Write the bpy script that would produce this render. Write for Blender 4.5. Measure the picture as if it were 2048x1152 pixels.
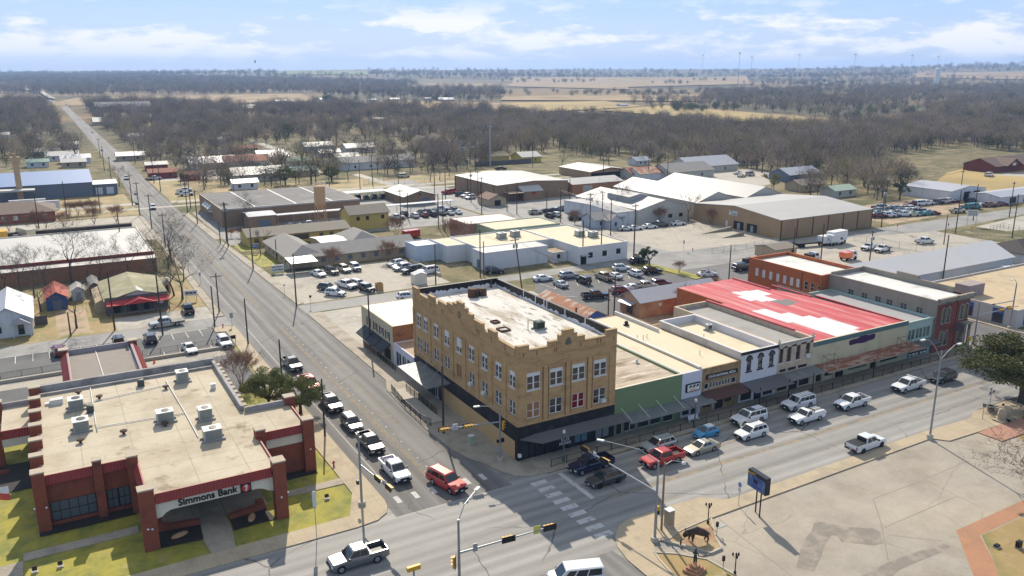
import bpy,bmesh,math,random
import numpy as np
from mathutils import Vector,Matrix,Euler
rnd=random.Random(7)
R=math.radians
S=bpy.context.scene
COL=S.collection
for o in list(bpy.data.objects):
 bpy.data.objects.remove(o)
 # ---------------------------------------------------------------- camera
H=47.5
cd=bpy.data.cameras.new('camera');cam=bpy.data.objects.new('camera',cd);COL.objects.link(cam)
cd.sensor_width=36;cd.lens=36*1642.67/2048
cd.clip_start=1;cd.clip_end=60000
cam.location=(0,0,H)
cam.rotation_euler=(R(90)-.258293,0,-.520327)
S.camera=cam
# ---------------------------------------------------------------- materials
def nd(nt,t,**k):
 n=nt.nodes.new(t)
 for a,v in k.items():
  if isinstance(a,str)and a.startswith('i_'):
   n.inputs[a[2:].replace('_',' ')].default_value=v
  else:
   setattr(n,a,v)
 return n
def mth(nt,op,a,b=None,c=None,clamp=False):
 n=nt.nodes.new('ShaderNodeMath');n.operation=op;n.use_clamp=clamp
 for i,v in enumerate((a,b,c)):
  if v is None:continue
  if isinstance(v,(int,float)):n.inputs[i].default_value=v
  else:nt.links.new(v,n.inputs[i])
 return n.outputs[0]
def c4(c):return(c[0],c[1],c[2],1)
def mixc(nt,f,a,b,mode='MIX'):
 n=nt.nodes.new('ShaderNodeMix');n.data_type='RGBA';n.blend_type=mode
 for s,v in((0,f),(6,a),(7,b)):
  if isinstance(v,(int,float)):n.inputs[s].default_value=v
  elif isinstance(v,tuple):n.inputs[s].default_value=c4(v)
  else:nt.links.new(v,n.inputs[s])
 return n.outputs[2]
def noise(nt,pos,scale,detail=4,stretch=None,rough=.55,off=0):
 if stretch or off:
  m=nd(nt,'ShaderNodeMapping');nt.links.new(pos,m.inputs[0])
  m.inputs['Scale'].default_value=stretch or(1,1,1);m.inputs['Location'].default_value=(off,off*.7,0)
  pos=m.outputs[0]
 n=nd(nt,'ShaderNodeTexNoise');n.inputs['Scale'].default_value=scale
 n.inputs['Detail'].default_value=detail;n.inputs['Roughness'].default_value=rough
 nt.links.new(pos,n.inputs['Vector']);return n.outputs[0]
def ramp01(nt,v,a,b):
 n=nd(nt,'ShaderNodeMapRange');n.clamp=True
 nt.links.new(v,n.inputs[0]);n.inputs[1].default_value=a;n.inputs[2].default_value=b
 return n.outputs[0]
MC={}
def mat(name,col,rough=.85,var=.15,sc=.7,metal=0.,spec=.3,col2=None,th=(.5,.62),sc2=.2,st2=None,col3=None,th3=(.55,.66),sc3=.6,st3=None,ribs=None,ribc=.72,courses=None,bump=0.,bsc=6.,coat=0.,local=False,cracks=None,lanes=None,tiles=None,each=None):
 """A surface whose colour varies by noise; col2 / col3 are stains or wear with shapes of their own."""
 if name in MC:return MC[name]
 m=bpy.data.materials.new(name);m.use_nodes=True;nt=m.node_tree
 b=nt.nodes['Principled BSDF']
 if local:pos=nd(nt,'ShaderNodeTexCoord').outputs['Object']
 else:pos=nd(nt,'ShaderNodeNewGeometry').outputs['Position']
 out=col
 if col2:
  f=ramp01(nt,noise(nt,pos,sc2,6,st2,.62,3.1),*th);out=mixc(nt,f,out,col2)
 if col3:
  f=ramp01(nt,noise(nt,pos,sc3,7,st3,.65,11.7),*th3);out=mixc(nt,f,out,col3)
 sep=None
 def axis(a):
  nonlocal sep
  if sep is None:
   sep=nd(nt,'ShaderNodeSeparateXYZ');nt.links.new(pos,sep.inputs[0])
  return sep.outputs[a]
 if lanes:
  a,x0,spc,stg=lanes
  v=mth(nt,'SINE',mth(nt,'MULTIPLY',mth(nt,'SUBTRACT',axis(a),x0),2*math.pi/spc))
  stt=(.02,1,1)if a==1 else(1,.02,1)
  k=mth(nt,'MULTIPLY',mth(nt,'ADD',mth(nt,'MULTIPLY',v,.5),.5),ramp01(nt,noise(nt,pos,.6,5,stt,.6),.3,.7))
  out=mixc(nt,mth(nt,'MULTIPLY',k,stg),out,tuple(min(1,x*2.3)for x in col))
 if var:
  n1=noise(nt,pos,sc,6,None,.65)
  k=mth(nt,'ADD',mth(nt,'MULTIPLY',mth(nt,'SUBTRACT',n1,.5),2.6*var),1.0)
  n2=noise(nt,pos,sc*9,3,None,.6,5)
  k=mth(nt,'MULTIPLY',k,mth(nt,'ADD',mth(nt,'MULTIPLY',mth(nt,'SUBTRACT',n2,.5),1.6*var),1.0))
  cmb=nd(nt,'ShaderNodeCombineXYZ')
  for i in range(3):nt.links.new(k,cmb.inputs[i])
  out=mixc(nt,1.,out,cmb.outputs[0],'MULTIPLY')
 if cracks:
  v=nd(nt,'ShaderNodeTexVoronoi',feature='DISTANCE_TO_EDGE');v.inputs['Scale'].default_value=cracks[0]
  w=nd(nt,'ShaderNodeVectorMath',operation='ADD');nz=nd(nt,'ShaderNodeTexNoise');nz.inputs['Scale'].default_value=.5
  nt.links.new(pos,nz.inputs['Vector']);nt.links.new(pos,w.inputs[0]);nt.links.new(nz.outputs['Color'],w.inputs[1])
  nt.links.new(w.outputs[0],v.inputs['Vector'])
  f=mth(nt,'MULTIPLY',mth(nt,'LESS_THAN',v.outputs['Distance'],cracks[1]),ramp01(nt,noise(nt,pos,.12,2),.42,.55))
  out=mixc(nt,mth(nt,'MULTIPLY',f,cracks[3]),out,cracks[2])
 if tiles:
  fx=mth(nt,'FRACT',mth(nt,'DIVIDE',axis(0),tiles[0]));fy=mth(nt,'FRACT',mth(nt,'DIVIDE',axis(1),tiles[1]))
  f=mth(nt,'MAXIMUM',mth(nt,'LESS_THAN',fx,tiles[2]/tiles[0]),mth(nt,'LESS_THAN',fy,tiles[2]/tiles[1]))
  out=mixc(nt,f,out,tuple(x*tiles[3]for x in col))
 for spec_ in(ribs,courses):
  if spec_:
   ax,spc,wd=spec_
   f=mth(nt,'LESS_THAN',mth(nt,'FRACT',mth(nt,'DIVIDE',axis(ax),spc)),wd)
   out=mixc(nt,f,out,mixc(nt,1.,out,(ribc,)*3,'MULTIPLY'))
 if each:
  out=mixc(nt,nd(nt,'ShaderNodeObjectInfo').outputs['Random'],out,mixc(nt,1.,out,each,'MULTIPLY'))
 if isinstance(out,tuple):b.inputs['Base Color'].default_value=c4(out)
 else:nt.links.new(out,b.inputs['Base Color'])
 b.inputs['Roughness'].default_value=rough;b.inputs['Metallic'].default_value=metal
 b.inputs['Specular IOR Level'].default_value=spec;b.inputs['Coat Weight'].default_value=coat
 b.inputs['Coat Roughness'].default_value=.06
 if bump:
  bp=nd(nt,'ShaderNodeBump');bp.inputs['Strength'].default_value=bump;bp.inputs['Distance'].default_value=.05
  nt.links.new(noise(nt,pos,bsc,5),bp.inputs['Height']);nt.links.new(bp.outputs[0],b.inputs['Normal'])
 MC[name]=m;return m
def paint(name,col,metal=0.,rough=.32):
 return mat('paint_'+name,col,rough=rough,var=.03,sc=.5,metal=metal,spec=.5,coat=.7,local=True)
 # ---------------------------------------------------------------- mesh builder
class MB:
 def __init__(s):s.v=[];s.f=[];s.m=[];s.cuts=[]
 def cut(s):
  """what follows is the next piece: part() links every piece as an object of its own"""
  if s.f:s.cuts.append((len(s.v),len(s.f)))
  return s
 def pieces(s):
  cs=[(0,0)]+[c for c in s.cuts if c[1]<len(s.f)]+[(len(s.v),len(s.f))];out=[]
  for(v0,f0),(v1,f1)in zip(cs,cs[1:]):
   if f1==f0:continue
   p=MB();p.v=s.v[v0:v1];p.f=[tuple(i-v0 for i in f)for f in s.f[f0:f1]];p.m=s.m[f0:f1]
   if 'fix' in s.__dict__:p.fix=s.fix
   out.append(p)
  return out
 def add(s,vs,fs,mi=0):
  n=len(s.v);s.v.extend(vs)
  for f in fs:s.f.append(tuple(i+n for i in f));s.m.append(mi)
  return s
 def box(s,x0,x1,y0,y1,z0,z1,mi=0):
  vs=[(x,y,z)for z in(z0,z1)for y in(y0,y1)for x in(x0,x1)]
  return s.add(vs,[(0,2,3,1),(4,5,7,6),(0,1,5,4),(2,6,7,3),(0,4,6,2),(1,3,7,5)],mi)
 def obox(s,c,u,v,w,hu,hv,hw,mi=0):
  c,u,v,w=(Vector(t)for t in(c,u,v,w))
  vs=[tuple(c+u*hu*a+v*hv*b+w*hw*d)for d in(-1,1)for b in(-1,1)for a in(-1,1)]
  return s.add(vs,[(0,2,3,1),(4,5,7,6),(0,1,5,4),(2,6,7,3),(0,4,6,2),(1,3,7,5)],mi)
 def quad(s,a,b,c,d,mi=0):return s.add([a,b,c,d],[(0,1,2,3)],mi)
 def poly(s,pts,mi=0):return s.add(list(pts),[tuple(range(len(pts)))],mi)
 def prism(s,pts,z0,z1,mi=0,bottom=False):
  n=len(pts);vs=[(p[0],p[1],z0)for p in pts]+[(p[0],p[1],z1)for p in pts]
  a=sum(pts[i][0]*pts[(i+1)%n][1]-pts[(i+1)%n][0]*pts[i][1]for i in range(n))
  fs=[tuple(range(n,2*n))if a>0 else tuple(reversed(range(n,2*n)))]
  if bottom:fs.append(tuple(reversed(range(n)))if a>0 else tuple(range(n)))
  for i in range(n):
   j=(i+1)%n;fs.append((i,j,n+j,n+i)if a>0 else(j,i,n+i,n+j))
  return s.add(vs,fs,mi)
 def extr(s,prof,axis,a0,a1,mi=0):
  """a profile (closed polygon of 2-D points) pushed along an axis; axis 0: (y,z) profile along x, axis 1: (x,z) along y"""
  mk=(lambda p,a:(a,p[0],p[1]))if axis==0 else(lambda p,a:(p[0],a,p[1]))
  n=len(prof);vs=[mk(p,a0)for p in prof]+[mk(p,a1)for p in prof]
  fs=[tuple(range(n)),tuple(reversed(range(n,2*n)))]+[(i,n+i,n+(i+1)%n,(i+1)%n)for i in range(n)]
  return s.add(vs,fs,mi)
 def tube(s,p0,p1,r0,r1=None,n=8,mi=0,cap=True):
  r1=r0 if r1 is None else r1
  p0,p1=Vector(p0),Vector(p1);d=(p1-p0)
  if d.length<1e-6:return s
  d.normalize();a=d.cross(Vector((0,0,1))if abs(d.z)<.9 else Vector((1,0,0))).normalized();b=d.cross(a)
  vs=[]
  for p,r in((p0,r0),(p1,r1)):
   for i in range(n):
    t=2*math.pi*i/n;vs.append(tuple(p+a*(r*math.cos(t))+b*(r*math.sin(t))))
  fs=[(i,(i+1)%n,n+(i+1)%n,n+i)for i in range(n)]
  if cap:fs+=[tuple(reversed(range(n))),tuple(range(n,2*n))]
  return s.add(vs,fs,mi)
 def path(s,pts,r,n=6,mi=0):
  for a,b in zip(pts,pts[1:]):s.tube(a,b,r,r,n,mi)
  return s
 def lathe(s,c,prof,n=16,mi=0):
  vs=[]
  for r,z in prof:
   for i in range(n):
    t=2*math.pi*i/n;vs.append((c[0]+r*math.cos(t),c[1]+r*math.sin(t),c[2]+z))
  fs=[(k*n+i,k*n+(i+1)%n,(k+1)*n+(i+1)%n,(k+1)*n+i)for k in range(len(prof)-1)for i in range(n)]
  fs.append(tuple(range((len(prof)-1)*n,len(prof)*n)))
  return s.add(vs,fs,mi)
 def mesh(s,name,mats,off=(0,0,0),smooth=False):
  me=bpy.data.meshes.new(name)
  ox,oy,oz=off
  me.from_pydata([(x-ox,y-oy,z-oz)for x,y,z in s.v],[],s.f)
  for m in(mats if isinstance(mats,(list,tuple))else[mats]):me.materials.append(m)
  if any(s.m):me.polygons.foreach_set('material_index',s.m)
  if smooth:me.polygons.foreach_set('use_smooth',[True]*len(me.polygons))
  bm=bmesh.new();bm.from_mesh(me);bmesh.ops.recalc_face_normals(bm,faces=bm.faces)if s.__dict__.get('fix',True)else None
  bm.to_mesh(me);bm.free()
  me.update();return me
ROOTLOC={}
def thing(name,label,cat,loc=(0,0,0),rot=0.,group=None,kind=None):
 o=bpy.data.objects.new(name,None);COL.objects.link(o)
 if len(loc)==2:loc=(loc[0],loc[1],0)
 o.location=loc;o.rotation_euler=(0,0,rot);o.empty_display_size=.2
 o['label']=label;o['category']=cat
 if group:o['group']=group
 if kind:o['kind']=kind
 ROOTLOC[o.name]=tuple(loc);return o
def root(o):
 while o.parent:o=o.parent
 return o
def part(name,mb,m,parent,label=None,smooth=False,world=True):
 """one mesh object under its thing (or under a part of it); vertices in world coordinates unless world=False"""
 if isinstance(mb,MB)and mb.cuts:
  ps=mb.pieces()
  if len(ps)>1:return[part(name,p,m,parent,label,smooth,world)for p in ps][0]
 off=ROOTLOC.get(root(parent).name,(0,0,0))if world else(0,0,0)
 me=mb.mesh(name,m,off,smooth)if isinstance(mb,MB)else mb
 o=bpy.data.objects.new(name,me);COL.objects.link(o);o.parent=parent
 if label:o['label']=label
 return o
def solo(name,mb,m,label,cat,group=None,loc=None,smooth=False,kind=None):
 off=loc or(0,0,0)
 o=bpy.data.objects.new(name,mb.mesh(name,m,off,smooth)if isinstance(mb,MB)else mb);COL.objects.link(o)
 o.location=off;o['label']=label;o['category']=cat
 if group:o['group']=group
 if kind:o['kind']=kind
 return o
def setting(name,mb,m,kind='structure',smooth=False):
 o=bpy.data.objects.new(name,mb.mesh(name,m,(0,0,0),smooth)if isinstance(mb,MB)else mb);COL.objects.link(o)
 o['kind']=kind;return o
KIDS={}
def children(o):return[c for c in COL.objects if c.parent==o]
def copy_tree(r,loc,rotz=0.,label=None,group=None,scale=None,swap=None):
 """a copy of a thing with its parts and their sub-parts; swap maps a material name to another material"""
 if r.name not in KIDS:
  d={}
  allo=list(COL.objects)
  def walk(o):
   d[o.name]=[c for c in allo if c.parent==o]
   for c in d[o.name]:walk(c)
  walk(r);KIDS[r.name]=d
 d=KIDS[r.name]
 def rec(o,par):
  n=o.copy();COL.objects.link(n);n.parent=par
  if swap and n.type=='MESH' and n.data.materials and n.data.materials[0]and n.data.materials[0].name in swap:
   n.data=swapmesh(n.data,swap)
  for c in d.get(o.name,[]):rec(c,n)
  return n
 n=rec(r,None)
 n.location=(loc[0],loc[1],loc[2]if len(loc)>2 else 0);n.rotation_euler=(0,0,rotz)
 if scale:n.scale=(scale,scale,scale)if isinstance(scale,(int,float))else scale
 if label:n['label']=label
 if group:n['group']=group
 elif 'group' in n and label:del n['group']
 ROOTLOC[n.name]=tuple(n.location);return n
SWM={}
def swapmesh(me,swap):
 k=(me.name,tuple(sorted((a,b.name)for a,b in swap.items())))
 if k not in SWM:
  n=me.copy()
  for i,mm in enumerate(n.materials):
   if mm and mm.name in swap:n.materials[i]=swap[mm.name]
  SWM[k]=n
 return SWM[k]
def sheet(name,polys,z,m,kind='structure'):
 mb=MB()
 for p in polys:mb.add([(x,y,z)for x,y in p],[tuple(range(len(p)))])
 return setting(name,mb,m,kind)
def strip(l,r):
 """quads between two polylines"""
 return[[l[i],l[i+1],r[i+1],r[i]]for i in range(len(l)-1)]
def rect(x0,x1,y0,y1):return[(x0,y0),(x1,y0),(x1,y1),(x0,y1)]
# ---------------------------------------------------------------- light and sky
SUN_AZ=math.atan2(.31,.95)
SUN_EL=R(37)
w=bpy.data.worlds.new('World');S.world=w;w.use_nodes=True;nt=w.node_tree
bg=nt.nodes['Background']
sky=nd(nt,'ShaderNodeTexSky',sky_type='NISHITA',sun_disc=False)
sky.sun_elevation=SUN_EL;sky.sun_rotation=SUN_AZ;sky.altitude=300
sky.air_density=1.0;sky.dust_density=1.2;sky.ozone_density=1.5
# clouds: noise on a flat layer far overhead, thinning towards the zenith
tc=nd(nt,'ShaderNodeTexCoord');sp=nd(nt,'ShaderNodeSeparateXYZ');nt.links.new(tc.outputs['Generated'],sp.inputs[0])
az=mth(nt,'ARCTAN2',sp.outputs[0],sp.outputs[1])
el=mth(nt,'ARCSINE',sp.outputs[2])
cv=nd(nt,'ShaderNodeCombineXYZ');nt.links.new(mth(nt,'MULTIPLY',az,1.0),cv.inputs[0])
nt.links.new(mth(nt,'MULTIPLY',el,3.4),cv.inputs[1])
big=noise(nt,cv.outputs[0],5.2,2,None,.5,17.1)
fine=noise(nt,cv.outputs[0],17.,7,None,.6,4.9)
wisp=noise(nt,cv.outputs[0],9.,8,(1.,3.2,1.),.68,6.1)
band=mth(nt,'MULTIPLY',ramp01(nt,el,.004,.02),mth(nt,'SUBTRACT',1.,ramp01(nt,el,.055,.085)))
cum=mth(nt,'MULTIPLY',ramp01(nt,mth(nt,'ADD',mth(nt,'MULTIPLY',big,.55),mth(nt,'MULTIPLY',fine,.45)),.49,.56),band)
wsp=mth(nt,'MULTIPLY',mth(nt,'MULTIPLY',ramp01(nt,wisp,.5,.78),.16),ramp01(nt,el,.02,.07))
cl=mth(nt,'MAXIMUM',mth(nt,'MULTIPLY',cum,1.),wsp)
tint=mixc(nt,.9,sky.outputs[0],mixc(nt,ramp01(nt,el,.0,.11),(5.6,6.4,7.9),(2.7,4.9,8.5)))
tint=mixc(nt,ramp01(nt,el,.16,.9),tint,mixc(nt,.7,sky.outputs[0],(5.5,5.75,5.95)))
full=mixc(nt,cl,tint,(8.6,8.5,8.7))
nt.links.new(full,bg.inputs[0]);bg.inputs[1].default_value=.1
sl=bpy.data.lights.new('sun','SUN');sl.energy=5.0;sl.angle=R(.53);sl.color=(1,.90,.745)
so=bpy.data.objects.new('sun',sl);COL.objects.link(so)
d=Vector((math.sin(SUN_AZ)*math.cos(SUN_EL),math.cos(SUN_AZ)*math.cos(SUN_EL),math.sin(SUN_EL)))
so.rotation_euler=d.to_track_quat('Z','Y').to_euler();so.location=d*200
S.view_settings.view_transform='Standard';S.view_settings.look='None';S.view_settings.exposure=.34;S.view_settings.gamma=1
S.cycles.use_denoising=True;S.cycles.max_bounces=6;S.cycles.diffuse_bounces=3;S.cycles.transparent_max_bounces=6
S.cycles.sample_clamp_indirect=6
# ---------------------------------------------------------------- palette
ASPH=mat('asphalt',(.115,.112,.112),var=.16,sc=.35,col2=(.16,.155,.15),th=(.45,.7),sc2=.08,cracks=(.07,.004,(.05,.05,.05),.8),rough=.75)
STREET=mat('street_asphalt',(.118,.113,.108),var=.14,sc=.3,st2=(1,.05,1),col2=(.175,.168,.158),th=(.45,.62),sc2=.35,lanes=(0,30.2,1.85,.6),cracks=(.06,.003,(.04,.04,.04),.8),rough=.8,spec=.2)
ROADB=mat('main_road_asphalt',(.19,.182,.172),var=.12,sc=.3,col2=(.25,.24,.225),th=(.43,.6),sc2=.3,st2=(.05,1,1),lanes=(1,61.9,1.8,.5),cracks=(.06,.004,(.06,.06,.06),.8),rough=.7,spec=.25)
LOTA=mat('lot_asphalt',(.10,.10,.102),var=.16,sc=.4,col2=(.14,.138,.135),th=(.42,.7),sc2=.12,cracks=(.09,.004,(.05,.05,.05),.7))
LOTC=mat('pale_lot_concrete',(.36,.325,.27),var=.12,sc=.3,col2=(.26,.235,.2),th=(.5,.66),sc2=.1,col3=(.43,.39,.33),cracks=(.09,.004,(.2,.18,.15),.8),tiles=(7.3,6.1,.05,.72))
CALI=mat('pale_gravel',(.38,.35,.30),var=.15,sc=.5,col2=(.28,.25,.2),th=(.48,.7),sc2=.07,col3=(.45,.42,.37))
LANE=mat('worn_grey_lane',(.27,.26,.245),var=.14,sc=.3,col2=(.2,.195,.185),th=(.45,.65),sc2=.1)
WALK=mat('tan_sidewalk',(.40,.325,.225),var=.14,sc=.4,col2=(.31,.26,.19),th=(.5,.66),sc2=.3,tiles=(1.5,1.5,.035,.7))
WALKS=mat('old_sidewalk',(.34,.295,.235),var=.16,sc=.4,col2=(.25,.215,.17),th=(.48,.62),sc2=.3,tiles=(1.8,1.8,.035,.7))
KERB=mat('kerb_concrete',(.42,.38,.31),var=.16,sc=.6)
LAWN=mat('winter_lawn',(.30,.265,.04),var=.24,sc=1.1,col2=(.17,.18,.04),th=(.42,.62),sc2=.35,col3=(.30,.245,.08),bump=.5,bsc=4)
DRY=mat('dry_grass',(.30,.215,.095),var=.2,sc=.6,col2=(.19,.175,.06),th=(.47,.62),sc2=.12,col3=(.36,.29,.18),th3=(.56,.66),sc3=.3)
DIRT=mat('bare_dirt',(.37,.27,.18),var=.2,sc=.5,col2=(.24,.19,.11),th=(.46,.6),sc2=.2)
MULCH=mat('dark_mulch',(.03,.028,.026),var=.3,sc=2)
REDC=mat('red_stained_path',(.36,.185,.105),var=.16,sc=.4,col2=(.30,.17,.105),tiles=(3,3,.03,.75))
YEL=mat('yellow_line_paint',(.42,.27,.08),var=.2,sc=1,col2=(.17,.145,.11),th=(.36,.56),sc2=.9)
WHT=mat('white_line_paint',(.62,.60,.56),var=.15,sc=1,col2=(.26,.255,.25),th=(.5,.66),sc2=.8)
PALEX=mat('worn_crosswalk_paint',(.48,.47,.46),var=.15,sc=1,col2=(.24,.235,.23),th=(.54,.68),sc2=1.2)
PATCHM=mat('dark_patch',(.215,.19,.16),var=.25,sc=.6,col2=(.29,.25,.205),th=(.48,.6),sc2=.5)
def fbm(x,y,s):
 return(math.sin(x/s+1.3*math.sin(y/s*.7))+math.sin(y/s*1.1+1.7*math.sin(x/s*.6+2))+.6*math.sin((x+y)/s*1.9+4))/2.6
def smooth(a,b,t):
 t=min(1,max(0,(t-a)/(b-a)));return t*t*(3-2*t)
def terr(x,y):
 r=math.hypot(x,y);az=math.atan2(x,y)
 if r<1700:return 0.
 k=smooth(1700,7600,r)
 amp=34+40*smooth(.1,.75,az)+5*fbm(az*900,40,130)
 h=k*amp+smooth(1900,3600,r)*13*fbm(x,y,620)*(1+.4*k)+smooth(2600,4200,r)*17*fbm(x,y,900)
 return h-smooth(7700,9000,r)*60
 # ---------------------------------------------------------------- terrain
def make_ground():
 rs=[0,60,120,240,420,700,1000,1350,1700]+[1700*(9000/1700)**(i/70)for i in range(1,71)]
 na=240;vs=[(0,0,0)];fs=[]
 for r in rs[1:]:
  for i in range(na):
   t=2*math.pi*i/na;x,y=r*math.sin(t),r*math.cos(t);vs.append((x,y,terr(x,y)))
 for i in range(na):fs.append((0,1+(i+1)%na,1+i))
 for k in range(len(rs)-2):
  for i in range(na):
   a,b=1+k*na+i,1+k*na+(i+1)%na;fs.append((a,b,b+na,a+na))
 m=bpy.data.materials.new('grassland');m.use_nodes=True;nt=m.node_tree;b=nt.nodes['Principled BSDF']
 pos=nd(nt,'ShaderNodeNewGeometry').outputs['Position']
 c=mixc(nt,ramp01(nt,noise(nt,pos,.0022,6,None,.6,4),.44,.56),(.24,.165,.085),(.085,.075,.05))
 c=mixc(nt,ramp01(nt,noise(nt,pos,.0011,3,None,.5,21),.6,.64),c,(.16,.17,.07))
 c=mixc(nt,ramp01(nt,noise(nt,pos,.035,5,None,.6,2),.48,.62),c,(.13,.115,.06))
 near=mixc(nt,ramp01(nt,noise(nt,pos,.09,6,None,.6,9),.42,.6),(.205,.17,.095),(.105,.105,.052))
 near=mixc(nt,ramp01(nt,noise(nt,pos,.2,5,None,.6,14),.55,.66),near,(.27,.22,.15))
 ln=nd(nt,'ShaderNodeVectorMath',operation='LENGTH');nt.links.new(pos,ln.inputs[0])
 c=mixc(nt,ramp01(nt,ln.outputs['Value'],500,900),near,c)
 k=mth(nt,'ADD',.7,mth(nt,'MULTIPLY',noise(nt,pos,.6,4),.6));cm=nd(nt,'ShaderNodeCombineXYZ')
 for i in range(3):nt.links.new(k,cm.inputs[i])
 nt.links.new(mixc(nt,1.,c,cm.outputs[0],'MULTIPLY'),b.inputs['Base Color']);b.inputs['Roughness'].default_value=.95;b.inputs['Specular IOR Level'].default_value=.1
 me=bpy.data.meshes.new('ground');me.from_pydata(vs,[],fs);me.materials.append(m)
 me.polygons.foreach_set('use_smooth',[True]*len(fs));setting('ground',me,m)
make_ground()
def drape(name,poly,m,dz=.4,n=14):
 """a field laid over the terrain: a quad of four corners, tessellated"""
 a,b,c,d=poly;vs=[];fs=[]
 for j in range(n+1):
  for i in range(n+1):
   u,v=i/n,j/n
   x=(a[0]*(1-u)+b[0]*u)*(1-v)+(d[0]*(1-u)+c[0]*u)*v
   y=(a[1]*(1-u)+b[1]*u)*(1-v)+(d[1]*(1-u)+c[1]*u)*v
   vs.append((x,y,terr(x,y)+dz))
 for j in range(n):
  for i in range(n):
   k=j*(n+1)+i;fs.append((k,k+1,k+n+2,k+n+1))
 me=bpy.data.meshes.new(name);me.from_pydata(vs,[],fs);me.materials.append(m)
 bm=bmesh.new();bm.from_mesh(me);bmesh.ops.recalc_face_normals(bm,faces=bm.faces)
 if sum(f.normal.z for f in bm.faces)<0:bmesh.ops.reverse_faces(bm,faces=bm.faces)
 bm.to_mesh(me);bm.free();return setting(name,me,m)
FT=mat('field_tan',(.34,.25,.14),var=.16,sc=.02,col2=(.24,.175,.10),th=(.45,.6),sc2=.012,rough=.95,spec=.1)
FY=mat('field_gold',(.38,.285,.13),var=.16,sc=.03,col2=(.29,.225,.11),th=(.45,.62),sc2=.01,rough=.95,spec=.1)
FG=mat('field_green',(.19,.22,.07),var=.12,sc=.01,col2=(.24,.23,.09),sc2=.004,rough=.95,spec=.1)
FIELDS=[('field',[(8.5,1336.0),(405.8,1330.5),(514.5,1829.4),(72.4,1726.2)],FT),('field',[(-37.0,1381.4),(10.5,1354.2),(29.0,1572.8),(-42.1,1613.5)],FT),('field',[(404.8,1108.9),(510.2,825.2),(681.8,969.6),(521.0,1318.0)],FT),('field',[(518.9,833.7),(727.8,905.0),(804.3,1102.2),(616.6,1112.6)],FY),('field',[(601.1,843.9),(573.0,479.6),(686.4,517.4),(762.2,904.1)],FY),('field',[(668.5,1206.3),(935.6,1001.5),(1192.6,1307.1),(796.0,1416.4)],FT),('field',[(1203.6,2126.7),(1316.3,1699.1),(2300.3,3043.5),(1893.1,3276.9)],FT),('field',[(1391.1,1862.0),(1988.0,1951.4),(3405.8,3383.3),(2389.9,3200.7)],FT),('field',[(813.3,1987.3),(981.4,1770.6),(1343.7,2424.1),(1154.9,2643.0)],FT),('field',[(1217.3,1070.1),(1249.8,987.9),(1508.5,1168.8),(1448.7,1247.5)],FY),('field',[(2896.7,2028.1),(2949.2,1614.8),(4280.2,2347.0),(3989.5,2767.1)],FT),('field',[(1008.5,3992.2),(1394.5,3771.1),(1819.3,4961.7),(1443.3,5578.8)],FG),('field',[(925.9,5473.6),(1154.1,4673.6),(1486.0,6013.5),(1206.9,6703.2)],FG),]
for i,(nm,q,m)in enumerate(FIELDS):drape(nm,q,m,.4+.25*i)
# ---------------------------------------------------------------- town ground
L0=[(29.2,-60),(29.2,80),(28.5,165),(28.4,310),(32,440),(33,590),(34.5,800),(36.4,1340),(30,1500),(17,1727),(0,1960)]
R0=[(46.2,-60),(43.5,80),(43.2,165),(41.8,245),(40.6,310),(41,400),(43,550),(43.3,750),(44.6,1335),(39,1510),(25,1735),(8,1970)]
R0[0]=(46.2,-60);R0 .insert(1,(46.1,58));R0[2]=(43.6,80)
L0 .insert(1,(29.2,58))
sheet('street',strip(L0,R0),.012,STREET)
sheet('junction_edge',[[(26,74),(49,74),(49,82),(26,82)],[(43,56),(54,56),(54,64),(43,64)]],.0105,ROADB)
sheet('main_road',[rect(-90,29.2,60.2,76.6),[(29.2,59.5),(46.5,59.5),(46.5,76.6),(29.2,76.6)],[(46.5,60.4),(113.5,60.6),(113.5,77.2),(46.5,76.8)],[(113.5,62.5),(260,62.5),(260,77.2),(113.5,77.2)]],.016,ROADB)
sheet('side_street',[rect(-90,28.9,158.6,165.2),[(43.2,159.3),(66,159.6),(90,161.8),(131,162),(131,167.5),(66,166),(43.2,165.6)]],.008,LANE)
sheet('side_street',[[(141.6,77),(155,77),(155,135),(150,150),(131,150),(134,128),(141.6,120)]],.010,ASPH)
sheet('side_street',[[(131.2,150),(150,150),(146,170),(144.2,188),(144.2,345),(128.5,345),(131.2,200)]],.009,LANE)
sheet('side_street',[[(150,150),(190,160.5),(236,150.6),(310,156),(420,158),(420,165),(310,163.6),(236,162.5),(186,163.6),(146,168)]],.007,LANE)
sheet('railway',[rect(-120,360,316.5,319.5)],.014,CALI)
sheet('gravel_lane',[rect(-20,30,328,333),rect(41,240,327,331)],.012,CALI)
sheet('country_road',[[(128.1,375.3),(128.5,328.1),(132.8,333.7),(132.5,379.4)],[(128.9,590.1),(126.4,452.3),(133.5,471.3),(134.7,616.0)],[(474.3,737.4),(472.9,727.4),(659.3,925.9),(662.7,942.3)]],.03,CALI)
HWY=[[(-89.4,3141.7),(-103.2,3663.5),(-25.1,2749.8),(-22.1,2466.0)],[(-22.1,2466.0),(-25.1,2749.8),(31.3,2286.7),(31.2,2106.3)],[(31.2,2106.3),(19.1,2212.7),(29.3,1657.0),(39.0,1622.3)]]
for i,h_ in enumerate(HWY):drape('country_road',h_,CALI,2.2+.2*i,8)
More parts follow.
